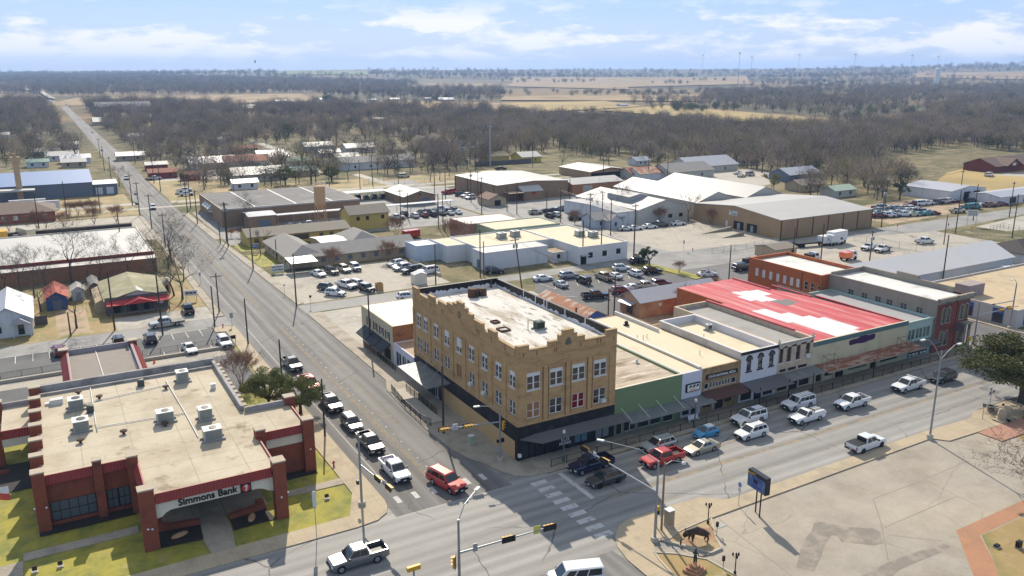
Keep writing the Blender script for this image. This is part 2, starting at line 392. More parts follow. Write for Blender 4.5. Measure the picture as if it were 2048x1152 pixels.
# lots
sheet('parking_lot',[rect(-40,28.9,146.2,158.6)],.006,LOTA)
sheet('parking_lot',[[(92.3,150.5),(97.5,159.6),(122,156.4),(134.5,141.5),(134,130),(105,130),(95,121),(90.2,134)]],.005,LOTA)
sheet('parking_lot',[[(43.2,166.3),(79.5,167.6),(79.5,196),(46.5,196),(43.2,190)]],.0045,LOTC)
sheet('parking_lot',[[(145,166),(182,163.6),(185.5,166),(185.5,205),(144.2,205)]],.005,LOTC)
sheet('parking_lot',[[(44,236),(128.5,236),(128.5,300),(95,310),(44,300)]],.0045,LANE)
sheet('parking_lot',[[(144.2,205),(165,205),(212,268),(205,268),(144.2,268)],[(128.6,268),(148,268),(148,316),(128.6,316)]],.003,LANE)
sheet('truck_yard',[[(152,130),(236,126),(236,150.5),(190,160.2),(153.5,160.5),(150,150)]],.004,LOTC)
sheet('truck_yard',[[(234,165),(300,170),(335,195),(262,195),(238,186)]],.003,DIRT)
sheet('gravel_lot',[rect(9,27.9,165.4,174.5),rect(45.6,62,128,158.6)],.004,CALI)
sheet('gravel_lot',[[(84,160),(92,151),(90,134),(88,118),(62.7,115),(62.7,118),(66,159.4)]],.003,CALI)
sheet('gravel_lot',[[(62,390),(120,390),(120,430),(62,430)],rect(44,62,395,415)],.004,CALI)
sheet('gravel_lot',[[(255,140),(330,120),(420,157),(310,155.5),(254,149)],[(205,60),(300,60),(300,126),(212,126)],[(236,240),(300,262),(310,300),(240,300)]],.003,CALI)
sheet('dirt_yard',[rect(-1,4.5,168,186)],.003,DIRT)
sheet('dirt_yard',[[(92,108),(104,108),(106,122),(94,124)]],.0035,DIRT)
sheet('dry_grass',[rect(-60,28.2,165.3,206)],.0018,DRY)
sheet('dry_grass',[rect(-40,28,305,360),rect(41.5,70,325,400),[(70,325),(200,325),(200,360),(70,360)]],.0018,DRY)
sheet('dry_grass',[[(329.5,215.0),(313.4,176.0),(303.1,145.9),(467.6,229.4),(432.6,254.9),(381.1,241.1)]],.05,FY)
sheet('gravel_lot',[rect(-40,27.6,256,303)],.003,LOTC)
sheet('driveway',[rect(48,52.5,199,205),[(390,224),(405,226),(430,215),(400,205)]],.06,CALI)
sheet('lawn',[rect(44.9,51,205,221),rect(44.8,48.5,226,243)],.003,LAWN)
# bank parcel and the plaza across
sheet('bank_yard',[rect(-60,29,79,146)],.002,LAWN)
sheet('drive_lane',[rect(-60,26,121.5,144.6)],.005,LOTA)
sheet('drive_lane',[rect(-60,24,141.2,144.4)],.007,LOTC)
sheet('plaza_lot',[[(46.5,20),(130,20),(130,62),(113,61),(98,60.5),(60,60.5),(53,59),(46.5,57)]],.003,mat('plaza_lot_concrete',(.325,.29,.24),var=.17,sc=.3,col2=(.255,.22,.175),th=(.44,.66),sc2=.16,col3=(.39,.335,.265),th3=(.46,.7),sc3=.05,cracks=(.05,.0022,(.19,.165,.135),.45)))
sheet('plaza_patch',[[(68.1,52.9),(69.0,52.7),(69.6,51.8),(70.4,50.7),(72.8,49.0),(72.8,48.1),(71.2,46.6),(70.0,46.8),(67.6,48.9),(68.2,49.9),(67.8,50.3),(65.5,49.3),(63.6,48.1),(60.9,46.7),(60.4,47.3),(60.0,48.1),(62.7,50.0),(65.0,51.3),(66.6,51.9)],[(63.5,43.9),(68.4,44.1),(71.7,44.0),(76.6,43.4),(76.8,42.8),(75.6,42.5),(73.2,42.6),(70.1,42.7),(68.4,42.7),(67.0,42.4),(65.8,42.3)]],.007,PATCHM)
mb=MB()
for pts in([(78.1,53.0),(74.5,49.3),(68.9,44.3)],[(78.2,53.1),(87.5,53.1),(97.1,53.4)],[(73.9,48.5),(87.0,48.7)],[(87.2,48.8),(87.5,52.9)],[(59.8,58.7),(58.4,47.2)],[(73.1,47.4),(76.8,43.8)],[(87.2,48.8),(87.2,46.0)]):
 for a,b in zip(pts,pts[1:]):
  dx,dy=b[0]-a[0],b[1]-a[1];l=math.hypot(dx,dy);nx,ny=-dy/l*.045,dx/l*.045
  mb.add([(a[0]+nx,a[1]+ny,.0075),(a[0]-nx,a[1]-ny,.0075),(b[0]-nx,b[1]-ny,.0075),(b[0]+nx,b[1]+ny,.0075)],[(0,1,2,3)])
setting('plaza_joints',mb,mat('dark_joint',(.215,.19,.155),var=.3,sc=2))
sheet('red_path',[[(80.1,44.3),(93.3,44.4),(100.0,45.8),(93.9,42.6),(81.4,42.5),(78.5,39.5),(75.6,37.0),(73.5,38.2)]],.011,REDC)
sheet('lawn',[[(81.5,42.4),(93.7,42.4),(92,30),(76,30),(75.6,37.0),(78.6,39.5)]],.009,DRY)
sheet('lawn',[rect(109,135,40,58)],.008,DRY)
# sidewalks: raised slabs with kerbs
def walk(polys,m=WALK,h=.13,name='sidewalk'):
 mb=MB()
 for p in polys:mb.prism(p,0,h)
 return setting(name,mb,m)
nwc=[(24.8,76.6),(27.2,76.9),(28.6,77.9),(29.2,79.2),(29.4,80.6)]
walk([[(-60,76.5),(24.8,76.6),(24.8,79.2),(-60,79.2)],nwc+[(29.2,100),(28.9,125),(26.2,125),(26.6,95),(26.7,84),(24.8,79.2)],[(28.9,125),(28.7,157.6),(24.8,158.6),(24.8,155.2),(26.6,154.6),(26.2,125)]])
walk([rect(-6.38,4.3,87.2,88.7),[(10.2,79.2),(12.6,79.2),(13.0,82.9),(13.1,92),(9.9,92),(9.9,82.9)],[(19.5,86.9),(26.7,86.7),(26.7,88.3),(19.5,88.2)],rect(-60,-6.4,79.2,87.2),rect(5.6,9.85,86.3,93),rect(13.12,17.6,86.3,93)],.09 and WALKS,.09)
walk([[(28.3,165.4),(26.6,165.4),(26.8,212),(28.3,212)],[(28.2,215),(26.9,215),(26.9,300),(28.2,300)]],WALKS)
walk([[(43.3,166),(44.9,167),(44.9,196),(43.1,240),(42.9,243),(41.9,243),(42.6,200)],[(41.6,246),(43.8,247),(42.6,300),(40.8,300)],[(43.2,158.8),(46,158.4),(46,128),(47.2,128),(47.2,113),(42.0,112),(43.4,116)],[(42.0,112),(47.4,113),(47.4,81.4),(44.3,80.2),(43.4,83),(42.4,85.6),(41.7,88.5),(41.4,96),(41.5,104)],[(44.3,80.2),(47.4,81.4),(141.2,81.3),(141.2,80),(139.5,77.6),(136,77.2),(60,77.2),(50,76.9),(46.8,77.2),(45.2,78.2)]],WALKS)
walk([[(46.0,40),(46.15,54.4),(46.2,57.4),(46.7,59.6),(47.6,61.3),(49.4,62.9),(51.2,63.5),(57.4,63.3),(61,63.2),(63.6,61.2),(72,61.2),(100.2,61.5),(109.6,61),(112.4,62.2),(121,62.2),(121,57.5),(105.8,57.8),(100.1,58),(98.6,59.7),(73.1,59.3),(59.1,59.1),(54.6,58.7),(53,58.3),(50.4,58.4),(49.2,56.4),(48.2,52.6),(48,40)]])
walk([[(155.3,77.6),(300,77.6),(300,80.5),(155.3,80.5)],[(155.3,80.5),(157.5,80.5),(157.5,135),(155.3,135)]],WALKS)
walk([[(105.9,57.7),(113,57.7),(121,60),(121,50),(111.4,54.4),(106,54.5)]],mat('brick_paving',(.36,.2,.14),var=.15,sc=.8,tiles=(.4,.4,.03,.8)),.12,'paved_court')
# planted beds of the corner plaza
mb=MB();bed=[(51.4,58.5),(52.3,58.1),(53.7,58.6),(54.8,58.8),(59.0,59.1),(56.5,55.6),(55.8,54.1),(54.2,54.0)]
mb.prism(bed,0,.16);setting('planting_bed',mb,mat('dry_bed',(.36,.27,.15),var=.22,sc=1.2,col2=(.29,.175,.105),th=(.45,.55),sc2=.35))
mb=MB();b2=[(49.3,56.9),(51.1,55.6),(52.3,54.2),(53.1,53.3),(53.6,50.1),(53.6,49.2),(48.2,49.2),(48.3,52.4),(48.9,55.6)]
mb.prism(b2,0,.15);setting('planting_bed',mb,DRY)
mb=MB()
for bb in(bed,b2):
 for i in range(len(bb)):
  a,b=bb[i],bb[(i+1)%len(bb)];dx,dy=b[0]-a[0],b[1]-a[1];l=math.hypot(dx,dy)
  mb.obox(((a[0]+b[0])/2,(a[1]+b[1])/2,.12),(dx/l,dy/l,0),(-dy/l,dx/l,0),(0,0,1),l/2,.09,.12)
setting('bed_kerb',mb,KERB)
walk([[(50.1,57.8),(53.3,54.5),(54.1,53.9),(52.5,54.2),(51.1,55.6),(49.3,57.0)]],WALKS,.135,'path')
# ---------------------------------------------------------------- painted markings
def line(mb,a,b,w_,z):
 dx,dy=b[0]-a[0],b[1]-a[1];l=math.hypot(dx,dy);nx,ny=-dy/l*w_/2,dx/l*w_/2
 mb.add([(a[0]+nx,a[1]+ny,z),(a[0]-nx,a[1]-ny,z),(b[0]-nx,b[1]-ny,z),(b[0]+nx,b[1]+ny,z)],[(0,1,2,3)])
mb=MB()
for y0,y1 in((83,156),(168,306),(330,620)):
 for x in((36.0,36.3)if y0<100 else(35.6,35.9)):line(mb,(x,y0),(x-.15*(y0>160),y1),.12,.017)
line(mb,(39.0,100),(38.6,156),.11,.017)
line(mb,(36.3,107),(39.0,100),.11,.017)
for y in(68.2,68.55):line(mb,(52,y),(135,y),.12,.021)
for y in(72.4,64.6):
 for k in range(9):line(mb,(56+k*9,y),(59+k*9,y),.1,.021)
setting('yellow_lines',mb,YEL)
mb=MB()
for y0,y1 in((84,156),(167,305)):line(mb,(30.9,y0),(30.4,y1),.09,.017)
setting('edge_line',mb,PALEX);mb=MB()
for i in range(26):
 line(mb,(36.9,86+i*2.7),(37.1,86+i*2.7),.2,.0175)
setting('white_lines',mb,WHT)
mb=MB()
for i in range(9):line(mb,(45.9,75.4-i*1.62),(48.0,75.4-i*1.62),.85,.021)
line(mb,(50.4,76.2),(50.4,69.2),.6,.021)
for i in range(6):line(mb,(30.8+i*2.2,79.3),(30.8+i*2.2,80.9),.6,.0172)
setting('crosswalk',mb,PALEX)
mb=MB()
for x in(-12.8,-10.2,-7.7,-5.1,-2.6,-.1,2.3,4.9,7.4,9.9,12.4,14.9,17.4,19.9,22.4):line(mb,(x,158.5),(x,154.4),.11,.0105)
line(mb,(-13,158.6),(24,158.6),.11,.0105)
for x in(9.7,12.3,14.8,17.4,20,22.6):line(mb,(x,148.4),(x-.1,146.4),.11,.0105)
for a,b in(((100.1,154.9),(97.6,150.4)),((103.5,155),(100.6,150)),((106.2,154.9),(103.5,150.3)),((108.9,154.7),(106.3,150)),((111.8,154.5),(109.1,149.7)),((114.8,154.5),(112,149.7)),((117.8,154.4),(115,149.6)),((120.8,154.4),(117.8,149.6)),((124.2,154),(121.3,149.6)),((126.8,153.6),(124,149.4)),((96.8,159.4),(97.5,150.6)),((100,155),(122,154.4)),((104,137),(99,141.5)),((107.5,137),(103,141.8)),((111,137),(106.5,141.8)),((114.5,137),(110,141.8)),((98,142.6),(93,146))):line(mb,a,b,.12,.0095)
setting('parking_lines',mb,WHT)
# ---------------------------------------------------------------- building materials
BRICK=mat('red_brick',(.235,.068,.038),var=.16,sc=1.1,col2=(.17,.055,.035),th=(.5,.65),sc2=.5,courses=(2,.28,.12),ribc=.8)
TILE=mat('red_ribbed_tile',(.27,.045,.035),var=.14,sc=.8,rough=.55)
CREAM=mat('cream_stucco',(.66,.60,.48),var=.06,sc=.5)
STONE=mat('grey_stone_cap',(.40,.34,.26),var=.2,sc=2)
ROOFB=mat('stained_membrane_roof',(.465,.405,.305),var=.13,sc=.35,col2=(.33,.27,.19),th=(.45,.68),sc2=.13,col3=(.19,.14,.085),th3=(.57,.72),sc3=.3,tiles=(5.2,4.3,.1,.7))
GLASS=mat('dark_glass',(.018,.022,.027),rough=.06,var=0,spec=.7)
GLASSB=mat('bluish_glass',(.10,.20,.24),rough=.08,var=0,spec=.7)
DARKIN=mat('painted_interior_shade',(.012,.012,.013),rough=.6,var=.1)  # near-black colour painted in for the shade of unlit interiors
WHITEF=mat('white_frame',(.66,.65,.62),var=.08,sc=2,rough=.6)
BLACKP=mat('black_painted',(.014,.014,.018),var=.25,sc=1,rough=.55,col2=(.03,.03,.034),sc2=.8)
YBRICK=mat('yellow_brick',(.475,.30,.14),var=.16,sc=.9,col2=(.35,.215,.10),th=(.5,.66),sc2=.45,st2=(1,1,3),courses=(2,.34,.12),ribc=.85)
YBDARK=mat('yellow_brick_band',(.30,.185,.085),var=.2,sc=1.2)
YBCAP=mat('yellow_brick_cap',(.36,.25,.13),var=.15,sc=1.2)
YROOF=mat('peeling_white_roof',(.56,.54,.50),var=.12,sc=.4,col2=(.36,.31,.24),th=(.5,.64),sc2=.5,st2=(1,.25,1),col3=(.17,.14,.11),th3=(.57,.64),sc3=.75,st3=(1.3,.35,1))
TAR=mat('black_tar',(.012,.011,.011),var=.2,sc=.8,rough=.5)
GALV=mat('galvanised_metal',(.17,.18,.178),metal=.1,rough=.5,var=.12,sc=1.2,col2=(.24,.23,.21),th=(.5,.66),sc2=.8,ribs=(0,.4,.14))
GREYM=mat('grey_metal',(.33,.34,.34),metal=.35,rough=.5,var=.08)
ACM=mat('ac_cabinet',(.36,.385,.36),var=.08,rough=.5,metal=.2)
ACT=mat('ac_top',(.62,.63,.60),var=.08,rough=.5)
RUST=mat('rusty_iron',(.10,.05,.03),var=.35,sc=3,col2=(.05,.03,.022))
IRON=mat('black_iron',(.012,.012,.013),var=.1,rough=.45)
POLEM=mat('pole_grey_steel',(.28,.30,.31),metal=.4,rough=.45,var=.08)
WOOD=mat('weathered_wood_pole',(.075,.055,.042),var=.25,sc=1.5)
def lab3(axis):
 return axis
def put(side,p,a,z,d):
 """a point of a facade: side S (facing -y) or W (facing -x) or N / E, plane p, along a, height z, d metres out of the wall"""
 return{'S':(a,p-d,z),'N':(a,p+d,z),'W':(p-d,a,z),'E':(p+d,a,z)}[side]
def fbox(mb,side,p,a0,a1,z0,z1,d0,d1,mi=0):
 x=[put(side,p,a,z,d)for a in(a0,a1)for z in(z0,z1)for d in(d0,d1)]
 xs,ys,zs=zip(*x);return mb.box(min(xs),max(xs),min(ys),max(ys),min(zs),max(zs),mi)
def wall(mb,side,p,a0,a1,z0,z1,holes=(),depth=.16,mi=0):
 """a wall face with real openings (a0, a1, z0, z1) and their reveals"""
 A=sorted({a0,a1}|{h[0]for h in holes}|{h[1]for h in holes});Z=sorted({z0,z1}|{h[2]for h in holes}|{h[3]for h in holes})
 for i in range(len(A)-1):
  for j in range(len(Z)-1):
   ca,cz=(A[i]+A[i+1])/2,(Z[j]+Z[j+1])/2
   if any(h[0]<ca<h[1]and h[2]<cz<h[3]for h in holes):continue
   mb.quad(put(side,p,A[i],Z[j],0),put(side,p,A[i+1],Z[j],0),put(side,p,A[i+1],Z[j+1],0),put(side,p,A[i],Z[j+1],0),mi)
 for h in holes:
  b0,b1,y0,y1=h[:4];q=lambda a,z,d:put(side,p,a,z,-d)
  for s,t in(((b0,y0),(b1,y0)),((b1,y0),(b1,y1)),((b1,y1),(b0,y1)),((b0,y1),(b0,y0))):
   mb.quad(q(*s,0),q(*t,0),q(*t,depth),q(*s,depth),mi)
def window(par,side,p,a0,a1,z0,z1,nx=2,nz=2,fm=None,gm=None,depth=.12,fw=.07,blind=0,name='window',inset=True,transom=0,sill=None):
 """a glazed opening: pane, frame with bars and, where seen, a sill"""
 g=MB();dd=-depth if inset else.02
 fbox(g,side,p,a0,a1,z0,z1,dd-.04,dd)
 o=part(name,g,gm or GLASS,par)
 f=MB();e=dd+.004
 for b in(a0,a1-fw):fbox(f,side,p,b,b+fw,z0,z1,e,e+.05)
 for b in(z0,z1-fw):fbox(f,side,p,a0+fw,a1-fw,b,b+fw,e,e+.05)
 zt=z1-fw-transom
 if transom:fbox(f,side,p,a0+fw,a1-fw,zt,z1-fw,e,e+.046)
 for i in range(1,nx):
  c=a0+(a1-a0)*i/nx;wd=fw*(1.if i*2==nx else.35);fbox(f,side,p,c-wd,c+wd,z0+fw,zt,e,e+.044)
 for j in range(1,nz):
  c=z0+(zt-z0)*j/nz;fbox(f,side,p,a0+fw,a1-fw,c-fw*.35,c+fw*.35,e,e+.04)
 part('frame',f,fm or WHITEF,o)
 if blind:
  b=MB();fbox(b,side,p,a0+fw,a1-fw,z1-fw-blind,z1-fw,e-.002,e+.012);part('blind',b,WHITEF,o)
 if sill:
  b=MB();fbox(b,side,p,a0-.06,a1+.06,z0-.12,z0,-.02,.07);part('sill',b,sill,o)
 return o
FONT={}
def text(par,name,s,size,loc,m,rot=(R(90),0,0),ex=.03,fit=None,top=False,label=None,cat=None,sx=1.,bold=0.):
 cu=bpy.data.curves.new('t','FONT');cu.body=s;cu.size=size;cu.extrude=ex;cu.align_x='CENTER';cu.align_y='CENTER';cu.offset=bold
 cu.resolution_u=3
 t=bpy.data.objects.new('t',cu);COL.objects.link(t);bpy.context.view_layer.update()
 me=bpy.data.meshes.new_from_object(t);bpy.data.objects.remove(t)
 me.materials.clear();me.materials.append(m);me.name=name
 if fit:
  wv=[v.co.x for v in me.vertices];k=fit/(max(wv)-min(wv))
 else:k=sx
 Mx=Matrix.Translation(Vector(loc)-Vector(ROOTLOC.get(root(par).name,(0,0,0))if par else(0,0,0)))@Euler(rot).to_matrix().to_4x4()@Matrix.Diagonal((k,1,1,1))
 me.transform(Mx);o=bpy.data.objects.new(name,me);COL.objects.link(o);o.parent=par
 return o
def ring(mb,x0,x1,y0,y1,z0,z1,t,mi=0):
 mb.box(x0,x1,y0,y0+t,z0,z1,mi);mb.box(x0,x1,y1-t,y1,z0,z1,mi)
 mb.box(x0,x0+t,y0+t,y1-t,z0,z1,mi);mb.box(x1-t,x1,y0+t,y1-t,z0,z1,mi)
def flat(name,label,cat,x0,x1,y0,y1,h,wm,rm,par=.5,holes={},cap=None,group=None,t=.25,capz=.07):
 """a flat-roofed building; holes: side -> list of openings left in that wall"""
 b=thing(name,label,cat,((x0+x1)/2,(y0+y1)/2,0),0,group)
 m=MB();m.fix=True
 wall(m,'S',y0,x0,x1,0,h-par,holes.get('S',[]));wall(m,'N',y1,x0,x1,0,h-par,holes.get('N',[]))
 wall(m,'W',x0,y0,y1,0,h-par,holes.get('W',[]));wall(m,'E',x1,y0,y1,0,h-par,holes.get('E',[]))
 if par>.02:ring(m,x0,x1,y0,y1,h-par,h,t)
 part('wall',m,wm,b)
 r=MB();ins=t if par>.02 else 0
 r.box(x0+ins,x1-ins,y0+ins,y1-ins,h-par-.12,h-par+(.0 if par>.02 else.04));part('roof',r,rm,b)
 if cap:
  c=MB();ring(c,x0-.05,x1+.05,y0-.05,y1+.05,h,h+capz,t+.1);part('coping',c,cap,b)
 return b
def panel(par,name,m,side,p,a0,a1,z0,z1,d=.04,label=None):
 g=MB();fbox(g,side,p,a0,a1,z0,z1,.003,d);return part(name,g,m,par,label)
 # ================================================================ the bank
bank=thing('bank_building','low red brick bank with a stained flat roof, red tiled parapets and an entrance porch','bank',(10,100,0))
WZ=6.0;RZ=5.75
hw=[(-3.6,.85,.5,2.85),(1.85,4.2,.5,2.85)]
m=MB()
wall(m,'S',93.2,-4.2,5.2,0,5.2,hw);wall(m,'W',-4.2,93.2,121,0,5.2);wall(m,'N',121,-4.2,18.6,0,5.2)
wall(m,'E',18.6,100.6,121,0,5.2);wall(m,'N',100.6,18.6,24.2,0,5.2);wall(m,'E',24.2,92.6,100.6,0,5.2);wall(m,'S',92.6,18.4,24.2,0,5.2)
wall(m,'S',93.2,5.2,18.4,0,5.2,[(9.2,14.2,.1,2.8)])
part('wall',m,BRICK,bank)
r=MB()
for q in(rect(-4.1,18.5,93.2,120.9),rect(18.5,24.1,92.7,100.5),rect(5.1,18.2,83.3,93.2)):r.prism(q,RZ-.3,RZ,bottom=True)
part('roof',r,ROOFB,bank)
# ribbed tile slopes along the eaves
def tiles(mb,side,p,a0,a1,z0=5.15,z1=6.0,out=.42):
 n=max(3,int((a1-a0)/.3));
 for i in range(n):
  b0=a0+(a1-a0)*i/n;b1=a0+(a1-a0)*(i+1)/n;q=(b0*.7+b1*.3,b0*.3+b1*.7)
  for(u,v,e0,e1)in((b0,q[0],0,.07),(q[0],q[1],.07,.07),(q[1],b1,.07,0)):
   mb.quad(put(side,p,u,z0,out+e0),put(side,p,v,z0,out+e1),put(side,p,v,z1,.06+e1),put(side,p,u,z1,.06+e0))
 fbox(mb,side,p,a0,a1,z0-.06,z0,-.02,out);fbox(mb,side,p,a0,a1,z1-.25,z1+.03,-.12,.03)
tl=MB();tl.fix=False
for sd,p,a0,a1 in(('S',93.2,-3.7,.85),('S',93.2,1.75,4.3),('S',92.6,19.2,23.6),('S',83.2,5.9,17.6),('W',5.2,84.0,91.8),('E',18.3,83.9,91.6),('E',24.2,93.2,99.9),('W',-4.2,93.9,96.7),('W',-4.2,98.3,101.2),('W',-4.2,102.9,105.8),('W',-4.2,107.6,110.5),('W',-4.2,112.2,115.2),('W',-4.2,117,119.8)):
 tl.cut();tiles(tl,sd,p,a0,a1)
part('tile_parapet',tl,TILE,bank)
# inner upstands of the roof edge
u=MB()
u.box(-4.1,18.6,120.6,121.05,RZ,6.75);u.cut().box(18.25,18.65,100.9,121.05,RZ,6.5);u.cut().box(18.65,24.2,100.3,100.65,RZ,6.45);u.cut().box(-4.1,18.2,119.2,119.5,RZ,RZ+.35)
part('parapet_wall',u,mat('grey_parapet',(.33,.31,.30),var=.15,sc=.6,col2=(.2,.19,.18),sc2=.4),bank)
cp=MB();cp.box(-4.3,18.8,121.06,121.5,6.35,6.5);cp.cut().box(-4.2,18.3,119.7,120.55,RZ+.01,RZ+.03)
cp.cut()
for k in range(11):cp.cut().box(18.7,19.25,102+k*1.7,102.9+k*1.7,6.0,6.12)
part('coping',cp,STONE,bank)
pm=MB();pc=MB()
def pillar(x0,x1,y0,y1,z=6.75):
 pm.cut();pc.cut();pm.box(x0,x1,y0,y1,0,z);pc.box(x0-.06,x1+.06,y0-.06,y1+.06,z,z+.16)
for q in((-4.9,-3.7,92.3,93.5),(.85,1.75,92.5,93.4),(4.2,5.3,91.7,93.2),(4.4,5.85,82.8,84.0),(17.7,19.0,82.4,83.8),(18.0,19.1,91.6,92.9),(23.6,24.9,91.8,93.1),(23.6,24.9,100.0,101.2)):pillar(*q)
for y in(97.4,102,106.7,111.4,116.1,120.5):pillar(-5.0,-3.7,y-.5,y+.5)
part('pillar',pm,BRICK,bank);part('pillar_cap',pc,STONE,bank)
# cream fascia with the arched underside over the entrance
f=MB()
prof=[(5.85,5.1),(17.7,5.1),(17.7,3.3),(17.1,3.45),(16.7,3.75),(16.1,3.95),(7.3,3.95),(6.8,3.75),(6.4,3.4),(5.85,3.3)]
f.add([(x,83.15,z)for x,z in prof]+[(x,83.5,z)for x,z in prof],[tuple(range(10)),tuple(reversed(range(10,20)))]+[(i,10+i,10+(i+1)%10,(i+1)%10)for i in range(10)])
f.cut();f.box(5.15,5.45,84,91.7,3.3,5.1);f.cut();f.box(18.0,18.25,83.8,91.6,3.3,5.1);f.cut()
f.box(19.1,23.6,92.5,92.59,3.85,5.1);f.cut();f.box(24.21,24.3,93.1,100,3.85,5.1)
for y in(95.3,99.7,104.3,109,113.7,118.3):f.cut();f.box(-4.3,-4.21,y-1.4,y+1.4,3.9,5.08)
part('fascia',f,CREAM,bank)
sf=MB();sf.box(5.45,18.0,83.5,93.2,4.0,4.1);part('soffit',sf,CREAM,bank)
for i,h in enumerate(hw):window(bank,'S',93.2,*h,5 if i==0 else 4,2,IRON,mat('blinds_behind_glass',(.10,.115,.13),rough=.12,var=.06,spec=.6),fw=.09)
window(bank,'S',93.2,9.2,14.2,.1,2.8,4,1,IRON,GLASS,name='entrance_door')
text(bank,'sign_lettering','Simmons Bank',1.05,(10.95,83.08,4.5),IRON,fit=5.95,ex=.05,bold=.018)
s=MB();s.box(14.25,15.35,82.98,83.14,3.93,5.0);s_=part('sign_emblem',s,IRON,bank)
s=MB();s.add([(14.8+.43*math.cos(t/20*2*math.pi),82.97,4.46+.43*math.sin(t/20*2*math.pi))for t in range(20)],[tuple(range(20))]);part('emblem_disc',s,paint('emblem_red',(.5,.02,.03)),s_)
s=MB();s.add([(x,82.965,z)for x,z in((14.72,4.12),(14.86,4.12),(15.0,4.78),(14.83,4.82),(14.6,4.66),(14.64,4.55),(14.8,4.63))],[tuple(range(7))]);part('emblem_figure',s,WHITEF,s_)
lp=MB()
for x,y,z in((-5.0,92.2,3.0),(-3.9,92.1,2.9),(4.9,82.7,2.6),(5.3,82.7,2.5),(18.3,82.3,2.7),(19.1,82.7,2.9),(24.3,91.7,3.0)):lp.cut().lathe((x,y,z),[(.02,-.1),(.1,-.06),(.13,0),(.1,.06),(.02,.1)],10)
part('wall_lamp',lp,WHITEF,bank)
# pipes on the roof
pp=MB()
for pts in([(2.2,119,5.9),(2.0,103.2,5.9),(2.0,106,5.9)],[(11.5,117,5.9),(12.0,104,5.9),(12.2,95.5,5.9)],[(-.5,113.2,5.88),(11.6,115.2,5.88)],[(2.0,104.5,5.88),(12.0,103.8,5.88)]):pp.cut().path(pts,.06)
part('roof_pipe',pp,WHITEF,bank)
rv=MB()
for x,y in((4.7,101.1),(.1,100.9),(9.3,101),(3.0,114.5),(11.1,113.9),(.7,117.6)):
 rv.cut().lathe((x,y,RZ),[(.16,0),(.16,.3),(.42,.34),(.42,.48),(.25,.55)],14)
part('roof_vent',rv,RUST,bank)
# low planters under the porch
for nm,q in(('left',[(5.9,86.2),(10.2,85.6),(10.2,86.2),(6.7,86.9),(6.7,88.2),(5.9,88.2)]),('right',[(13.2,85.0),(17.2,85.4),(17.2,87.2),(16.4,87.2),(16.4,86.1),(13.2,85.6)])):
 mb=MB();mb.prism(q,0,.62);solo('planter_wall',mb,BRICK,'low brick planter wall under the bank porch on the '+nm+' of the walk','planter wall')
sheet('planting_bed',[[(5.3,82.9),(10.0,82.4),(10.2,85.6),(5.9,86.2)],[(13.1,82.6),(17.6,82.7),(17.2,85.4),(13.2,85.0)],rect(-4.9,4.5,91.4,93.3),rect(20,24.8,90.9,92.6),rect(-10,-5,104,112)],.1,MULCH)
for i,(x,y,a)in enumerate(((7.9,84.2,.3),(15.3,84.0,1.2))):
 mb=MB();mb.lathe((0,0,0),[(.35,0),(.5,.15),(.42,.34),(.15,.46)],9);o=solo('boulder',mb,mat('tan_rock',(.40,.24,.13),var=.2,sc=2),'tan boulder in the '+('left' if i==0 else 'right')+' mulch bed of the bank porch','boulder',loc=(0,0,0));o.location=(x,y,.1);o.scale=(1.9,.8,.9);o.rotation_euler=(0,0,a)
 # rooftop units
def ac_unit(x,y,z,sx,sy,sz,label,rot=0.,top=ACT,body=ACM,group=None):
 t=thing('rooftop_unit',label,'air conditioner',(x,y,z),rot,group)
 b=MB();b.box(-sx,sx,-sy,sy,.22,sz);part('cabinet',b,body,t,world=False)
 b=MB();b.box(-sx-.04,sx+.04,-sy-.04,sy+.04,sz,sz+.05);part('top_panel',b,top,t,world=False)
 b=MB();b.lathe((sx*.1,0,sz+.05),[(min(sx,sy)*.62,0),(min(sx,sy)*.62,.05),(min(sx,sy)*.5,.06)],16);part('fan_grille',b,IRON,t,world=False)
 b=MB()
 for k in range(9):zz=.34+(sz-.5)*k/8;b.box(-sx*.9,sx*.9,-sy-.015,-sy+.01,zz,zz+.035)
 part('louvre',b,IRON,t,world=False)
 b=MB()
 for yy in(-sy*.8,sy*.8):b.box(-sx-.35,sx+.35,yy-.09,yy+.09,0,.22)
 part('skid',b,mat('grey_skid',(.3,.29,.28)),t,world=False)
 return t
for x,y,sx,sy,sz,lb in((.2,112.2,.85,.85,1.5,'grey rooftop unit near the back left corner of the bank roof'),(.4,104.6,.85,.9,1.5,'grey-green rooftop unit second from the back on the left of the bank roof'),(9.5,102.3,.95,.75,1.5,'grey-green rooftop unit in the middle of the bank roof'),(13.9,100.6,.75,.75,1.6,'square rooftop unit right of the middle one on the bank roof'),(13.6,94.2,1.0,.75,1.5,'grey-green rooftop unit nearest the porch on the bank roof'),(13.5,115.6,.75,.75,1.6,'square rooftop unit by the back wall of the bank roof')):
 ac_unit(x,y,RZ,sx,sy,sz,lb)
for x,y,lb in((1.7,110.2,'small round-topped condenser beside the back left rooftop unit'),(8.3,116.8,'small dark condenser against the back parapet of the bank')):
 t=thing('condenser',lb,'air conditioner',(x,y,RZ));b=MB();b.box(-.42,.42,-.42,.42,0,.9);part('cabinet',b,mat('dark_condenser',(.07,.08,.075)),t,world=False);b=MB();b.lathe((0,0,.9),[(.36,0),(.36,.06),(.2,.08)],14);part('fan_grille',b,IRON,t,world=False)
t=thing('roof_box','low pale vent box at the back left of the bank roof','roof vent',(-1.9,115.6,RZ));b=MB();b.box(-.7,.7,-.5,.5,0,.6);b.box(-1.3,-.7,-.3,.3,0,.3);part('housing',b,ACT,t,world=False);b=MB();b.box(-.75,.75,-.55,.55,.6,.66);part('lid',b,GREYM,t,world=False)
